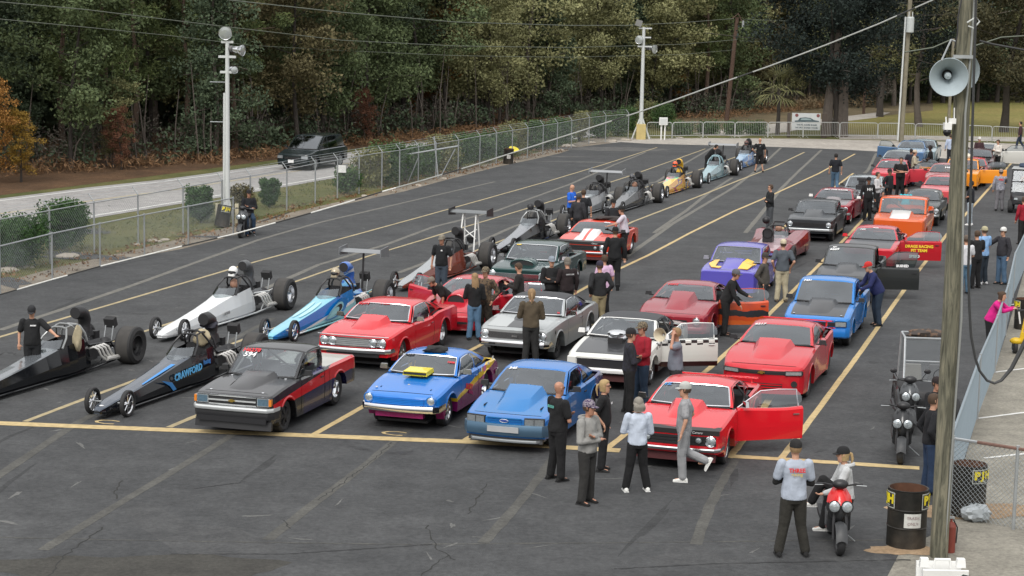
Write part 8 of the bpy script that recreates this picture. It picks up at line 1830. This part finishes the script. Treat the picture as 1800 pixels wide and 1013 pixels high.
# ------------------------------------------------------------------ scooters and carts
def scooter(label, p, rz, body, panel=None, steer=0., mirrors=False):
    """front towards +x, origin under the middle"""
    o = thing('scooter', label, 'scooter', p, rz); panel = panel or body
    def wheel(x, st=0):
        w = MB(); w.lathe([(.15, -.05), (.20, -.065), (.235, -.05), (.25, -.02), (.25, .02), (.235, .05), (.20, .065), (.15, .05)], (0, 0, 0), (0, 1, 0), RUB, 22); q = w.build('wheel', o, loc=(x, 0, .25), ang=50); q.rotation_euler = (0, 0, st)
        r_ = MB(); r_.lathe([(.15, -.05), (.13, -.03), (.04, -.045), (0, -.045)], (0, 0, 0), (0, 1, 0), BLK, 16); r_.lathe([(.15, .05), (.13, .03), (.04, .045), (0, .045)], (0, 0, 0), (0, 1, 0), BLK, 16); r_.build('rim', q)
    wheel(.64, steer); wheel(-.62)
    f = MB()
    for s in (1, -1): f.tube([(.64, .10*s, .25), (.56, .10*s, .52), (.44, .07*s, .82)], .026, BLK, 7)
    f.tube([(.5, 0, .7), (.36, 0, 1.0)], .03, BLK, 7); f.build('front_fork', o)
    m = MB(); secs = []
    for a in np.linspace(-.5, 2.0, 9): c = Vector((.64+.29*sin(a-.6)*1.0, 0, .25+.29*cos(a-.6))); secs.append([c+Vector((0, w_, -.045*abs(w_/.09)**2)) for w_ in (-.09, -.05, 0, .05, .09)])
    m.loft(secs, mat('fender_grey', (.04, .042, .045), .5), cap=False); m.build('front_fender', o, ang=60)
    sh_ = MB(); secs = []
    for (x, z_, w_, d_) in ((.50, .50, .07, .05), (.54, .58, .15, .10), (.56, .68, .20, .13), (.55, .78, .20, .14), (.50, .88, .18, .13), (.42, .98, .12, .10), (.36, 1.03, .06, .06)):
        secs.append([(x+.3*d_-abs(w)**2*d_*1.6, w*w_, z_) for w in (-1, -.7, -.35, 0, .35, .7, 1)]+[(x-d_, w*w_*.9, z_-.02) for w in (1, 0, -1)])
    sh_.loft(secs[:4], mat('fairing_dark', (.03, .031, .033), .45), close=True); sh_.loft(secs[3:], panel, close=True); sh_.build('front_fairing', o, ang=45)
    for s in (1, -1): l = MB(); l.lathe([(.096, -.04), (.098, .01), (.086, .022), (.080, .01)], (.585, .100*s, .76), (1, .12*s, .15), MBLK, 18); l.lathe([(.084, .012), (.05, .026), (0, .03)], (.585, .100*s, .76), (1, .15*s, .1), HL, 16); l.build('headlight', o, ang=50)
    b = MB(); secs = []
    for (x, z0, z1, w_) in ((.42, .32, .84, .18), (.34, .28, .55, .17), (.2, .26, .36, .17), (-.02, .26, .36, .17), (-.14, .28, .60, .16), (-.3, .34, .74, .17), (-.62, .44, .76, .15), (-.88, .62, .80, .08)):
        secs.append([(x, -w_, z0+.04), (x, -w_*.7, z0), (x, w_*.7, z0), (x, w_, z0+.04), (x, w_, z1-.05), (x, w_*.75, z1), (x, -w_*.75, z1), (x, -w_, z1-.05)])
    b.loft(secs, body, close=True); b.build('body', o, ang=35)
    s_ = MB(); secs = []
    for (x, z_, w_) in ((-.12, .74, .08), (-.2, .80, .13), (-.45, .81, .15), (-.7, .85, .13), (-.84, .85, .08)): secs.append([(x, w_*cos(2*pi*q/12), z_-.02+.055*sin(2*pi*q/12)) for q in range(12)])
    s_.loft(secs, MBLK, close=True); s_.build('seat', o, ang=60)
    h = MB(); h.tube([(.26, -.36, 1.04), (.34, -.24, 1.07), (.38, -.08, 1.05), (.38, .08, 1.05), (.34, .24, 1.07), (.26, .36, 1.04)], .016, BLK, 6)
    for s in (1, -1): h.tube([(.26, .24*s, 1.045), (.24, .37*s, 1.04)], .021, MBLK, 7); h.tube([(.33, .22*s, 1.05), (.36, .42*s, 1.05)], .007, STEEL, 4)
    h.ball((.40, 0, 1.08), 1, BLK, 12, (.09, .13, .08)); h.build('handlebar', o, ang=50)
    if mirrors:
        for s in (1, -1): q = MB(); q.tube([(.34, .22*s, 1.06), (.36, .32*s, 1.22)], .007, BLK, 4); q.ball((.36, .34*s, 1.25), 1, BLK, 10, (.02, .075, .05)); q.build('mirror', o)
    e = MB(); e.box((-.35, .0, .33), (.4, .2, .2), BLOWN); e.tube([(-.25, -.16, .30), (-.55, -.17, .33), (-.85, -.17, .40)], [.035, .05, .055], BLOWN, 8); e.tube([(-.1, .12, .2), (-.15, .34, .01)], .012, STEEL, 5); e.box((-.9, 0, .62), (.1, .16, .05), REDL); e.build('engine', o); return o
DGR = paint('scooter_black', (.02, .021, .023), rough=.3); SG = paint('scooter_grey', (.075, .08, .085), .3)
def sc_at(px, ang):  # front wheel contact pixel and facing angle (0 = to the camera)
    a = radians(ang); d = Vector((sin(a), -cos(a), 0)); p = G(*px)-d*.64; return p, atan2(d.y, d.x), d
p, rz, d = sc_at((1475, 976), -3); S1 = scooter('red and black scooter with twin round headlights, a woman sitting on it', p, rz, DGR, paint('scooter_red', (.62, .02, .02)), .05)
left = Vector((-d.y, d.x, 0))
P_('woman in white hoodie and black cap sitting sideways on the red scooter', p-d*.34+Vector((.20, 0, 0)), 268, 1.70, ('bars', 'bars'), '#b5b7b8', '#121214', hat='#18181a', hair='blond', hairstyle='tail', vox=.012, legs='crossleg', shoes='#d8d8d4', hood=True, build=.95, lean=6)
p, rz, d = sc_at((1583, 816), -12); scooter('black scooter with twin headlights parked in front of the grey one', p, rz, DGR, DGR, -.1)
p, rz, d = sc_at((1596, 770), -4); scooter('grey scooter with mirrors and a white dash parked behind the black one', p+Vector((0.1, .35, 0)), rz, DGR, SG, .0, True)
P_('person in dark cap sitting low behind the scooters, half hidden by the pole', G(1640, 790), 30, 1.75, ('front', 'front'), '#17181b', '#1a1c22', hat='#241c1c', vox=fb, legs='sit', seat=.60, skin='b')
p, rz, d = sc_at((423, 419), -8); scooter('black scooter by the left fence with a man sitting on it', p, rz, DGR, SG)
P_('man in black jacket, cap and jeans sitting on the scooter by the left fence', p-d*.42, -8+30, 1.78, ('cross', 'cross'), '#14151a', '#24384e', hat='#1d1a1c', vox=mid, legs='perch', skin='b', sunglasses=True)
# side-by-side cart
def utv(label, p, rz, roof=False, s=1., dark=BLK):
    o = thing('utility_cart', label, 'utility cart', p, rz); o.scale = (s, s, s); frm = STEEL if not roof else BLK
    b = MB(); secs = [[(x, -w, z0), (x, -w, z1-.05), (x, -w*.8, z1), (x, w*.8, z1), (x, w, z1-.05), (x, w, z0)] for x, w, z0, z1 in ((1.25, .30, .45, .66), (1.18, .48, .40, .78), (.9, .56, .40, .88), (.5, .60, .35, .92), (.42, .62, .35, .60), (-.3, .62, .35, .55), (-.38, .62, .35, .75), (-1.25, .64, .45, .80), (-1.3, .62, .5, .78))]
    b.loft(secs, dark, close=True); b.build('body', o, ang=30)
    for x in (.85, -.85):
        for sg_ in (1, -1): put_wheel(o, x, .56*sg_, .29, .22, 'dark')
    c = MB()
    for sg_ in (1, -1): c.tube([(.62, .60*sg_, .85), (.42, .58*sg_, 1.35), (.18, .56*sg_, 1.86), (-.55, .56*sg_, 1.88), (-.62, .60*sg_, .7)], .027, frm, 7)
    c.tube([(.18, -.56, 1.86), (.18, .56, 1.86)], .024, frm, 6); c.tube([(.42, -.58, 1.35), (.42, .58, 1.35)], .02, frm, 6); c.tube([(-.55, -.56, 1.88), (-.55, .56, 1.88)], .024, frm, 6); c.build('roll_frame', o)
    w = MB(); w.add([(.60, -.56, .90), (.60, .56, .90), (.20, .54, 1.82), (.20, -.54, 1.82)], [(0, 1, 2, 3)], glass('cart_screen', (.72, .74, .74), .0)); w.build('windscreen', o)
    q = MB()
    for y in (.28, -.28): q.box((-.1, y, .62), (.45, .46, .12), GREYI); q.box((-.34, y, .90), (.12, .44, .50), GREYI if y > 0 else mat('seat_pale', (.3, .29, .27), .8), tap=.8)
    q.build('seat', o)
    for sg_ in (1, -1): l = MB(); l.box((1.22, .34*sg_, .66), (.08, .16, .08), HL, tap=.8); l.build('headlight', o)
    g = MB(); g.box((1.26, 0, .52), (.03, .5, .12), MBLK); g.build('grille', o); st = MB(); st.tube([(.22+.05*sin(t), .28+.15*cos(t), 1.0+.15*sin(t)) for t in [2*pi*k/12 for k in range(12)]], .014, MBLK, 5, close=True); st.build('steering_wheel', o)
    if roof: r_ = MB(); r_.box((-.2, 0, 1.92), (1.0, 1.25, .06), mat('cart_roof', (.30, .31, .31), .6), tap=.92); r_.build('roof_panel', o)
    return o
d = Vector((-sin(LANE*.3), -cos(LANE*.3), 0)); cp_ = G(1637, 745); utv('black side-by-side cart with pale roll frame behind the scooters', cp_+Vector((.05, .9, 0)), atan2(d.y, d.x), s=.90)
jk = rag('brown jacket thrown over the roll frame of the cart', (lambda o: o)([o for o in S.objects if o.name.startswith('utility_cart')][0]), 0, 'jacket', camo('jacket_brown', (.12, .075, .05), (.05, .04, .035), 9), at=(-.3, -.05, 1.70), sz=(.22, .42, .10), seed=9)
d = Vector((-sin(LANE*1.0), -cos(LANE*1.0), 0)); utv('dark utility cart with grey roof at the right edge, driver behind its screen', G(1800, 372), atan2(d.y, d.x), True)
P_('driver in dark clothes sitting in the grey roofed cart', G(1796, 368)+Vector((0, .2, 0)), 5, 1.75, ('bars', 'bars'), '#1c1f26', '#1a1a1c', hair='black', vox=ff_, legs='sit', seat=.68, skin='b')
tire = MB(); tire.lathe([(.18, -.08), (.28, -.1), (.32, 0), (.28, .1), (.18, .08)], (0, 0, 0), (0, 0, 1), mat('dark_blue_bundle', (.03, .05, .09), .6), 16); o = tire.build('bundle', loc=G(1800, 372)+Vector((.05, .25, 2.02))); tag(o, 'dark blue bundle on top of the grey roofed cart', 'bundle')
# things lying on cars
def on_car(K, name, label, cat, m, at, sz, seed):
    o = rag(label, K['root'], 0, 'jacket' if cat == 'jacket' else name, m, at=at, sz=sz, seed=seed); return o
on_car(C3, 'jacket', 'black jacket and gloves heaped on the small blue hatchback roof', 'jacket', mat('black_heap', (.012, .012, .013), .8), (-.12, .02, 1.29), (.20, .24, .085), 11)
on_car(C20, 'jacket', 'dark jacket spread on the orange-red coupe roof', 'jacket', mat('brown_black_heap', (.03, .022, .02), .85), (-.35, .25, 1.33), (.35, .50, .08), 12)
mg = MB(); mg.lathe([(.03, -.10), (.05, .0), (.14, .16), (.15, .17), (.13, .155), (.04, 0)], (0, 0, 0), (-.6, -1, .1), mat('cream_plastic', (.55, .50, .38), .5), 18); mg.tube([(0, 0, 0), (.02, .03, -.16)], .015, WHT, 6); o = mg.build('megaphone', loc=GY(1166, 588, G(1190, 716).y-.1)); tag(o, 'cream funnel held up by the man scratching his head', 'funnel')
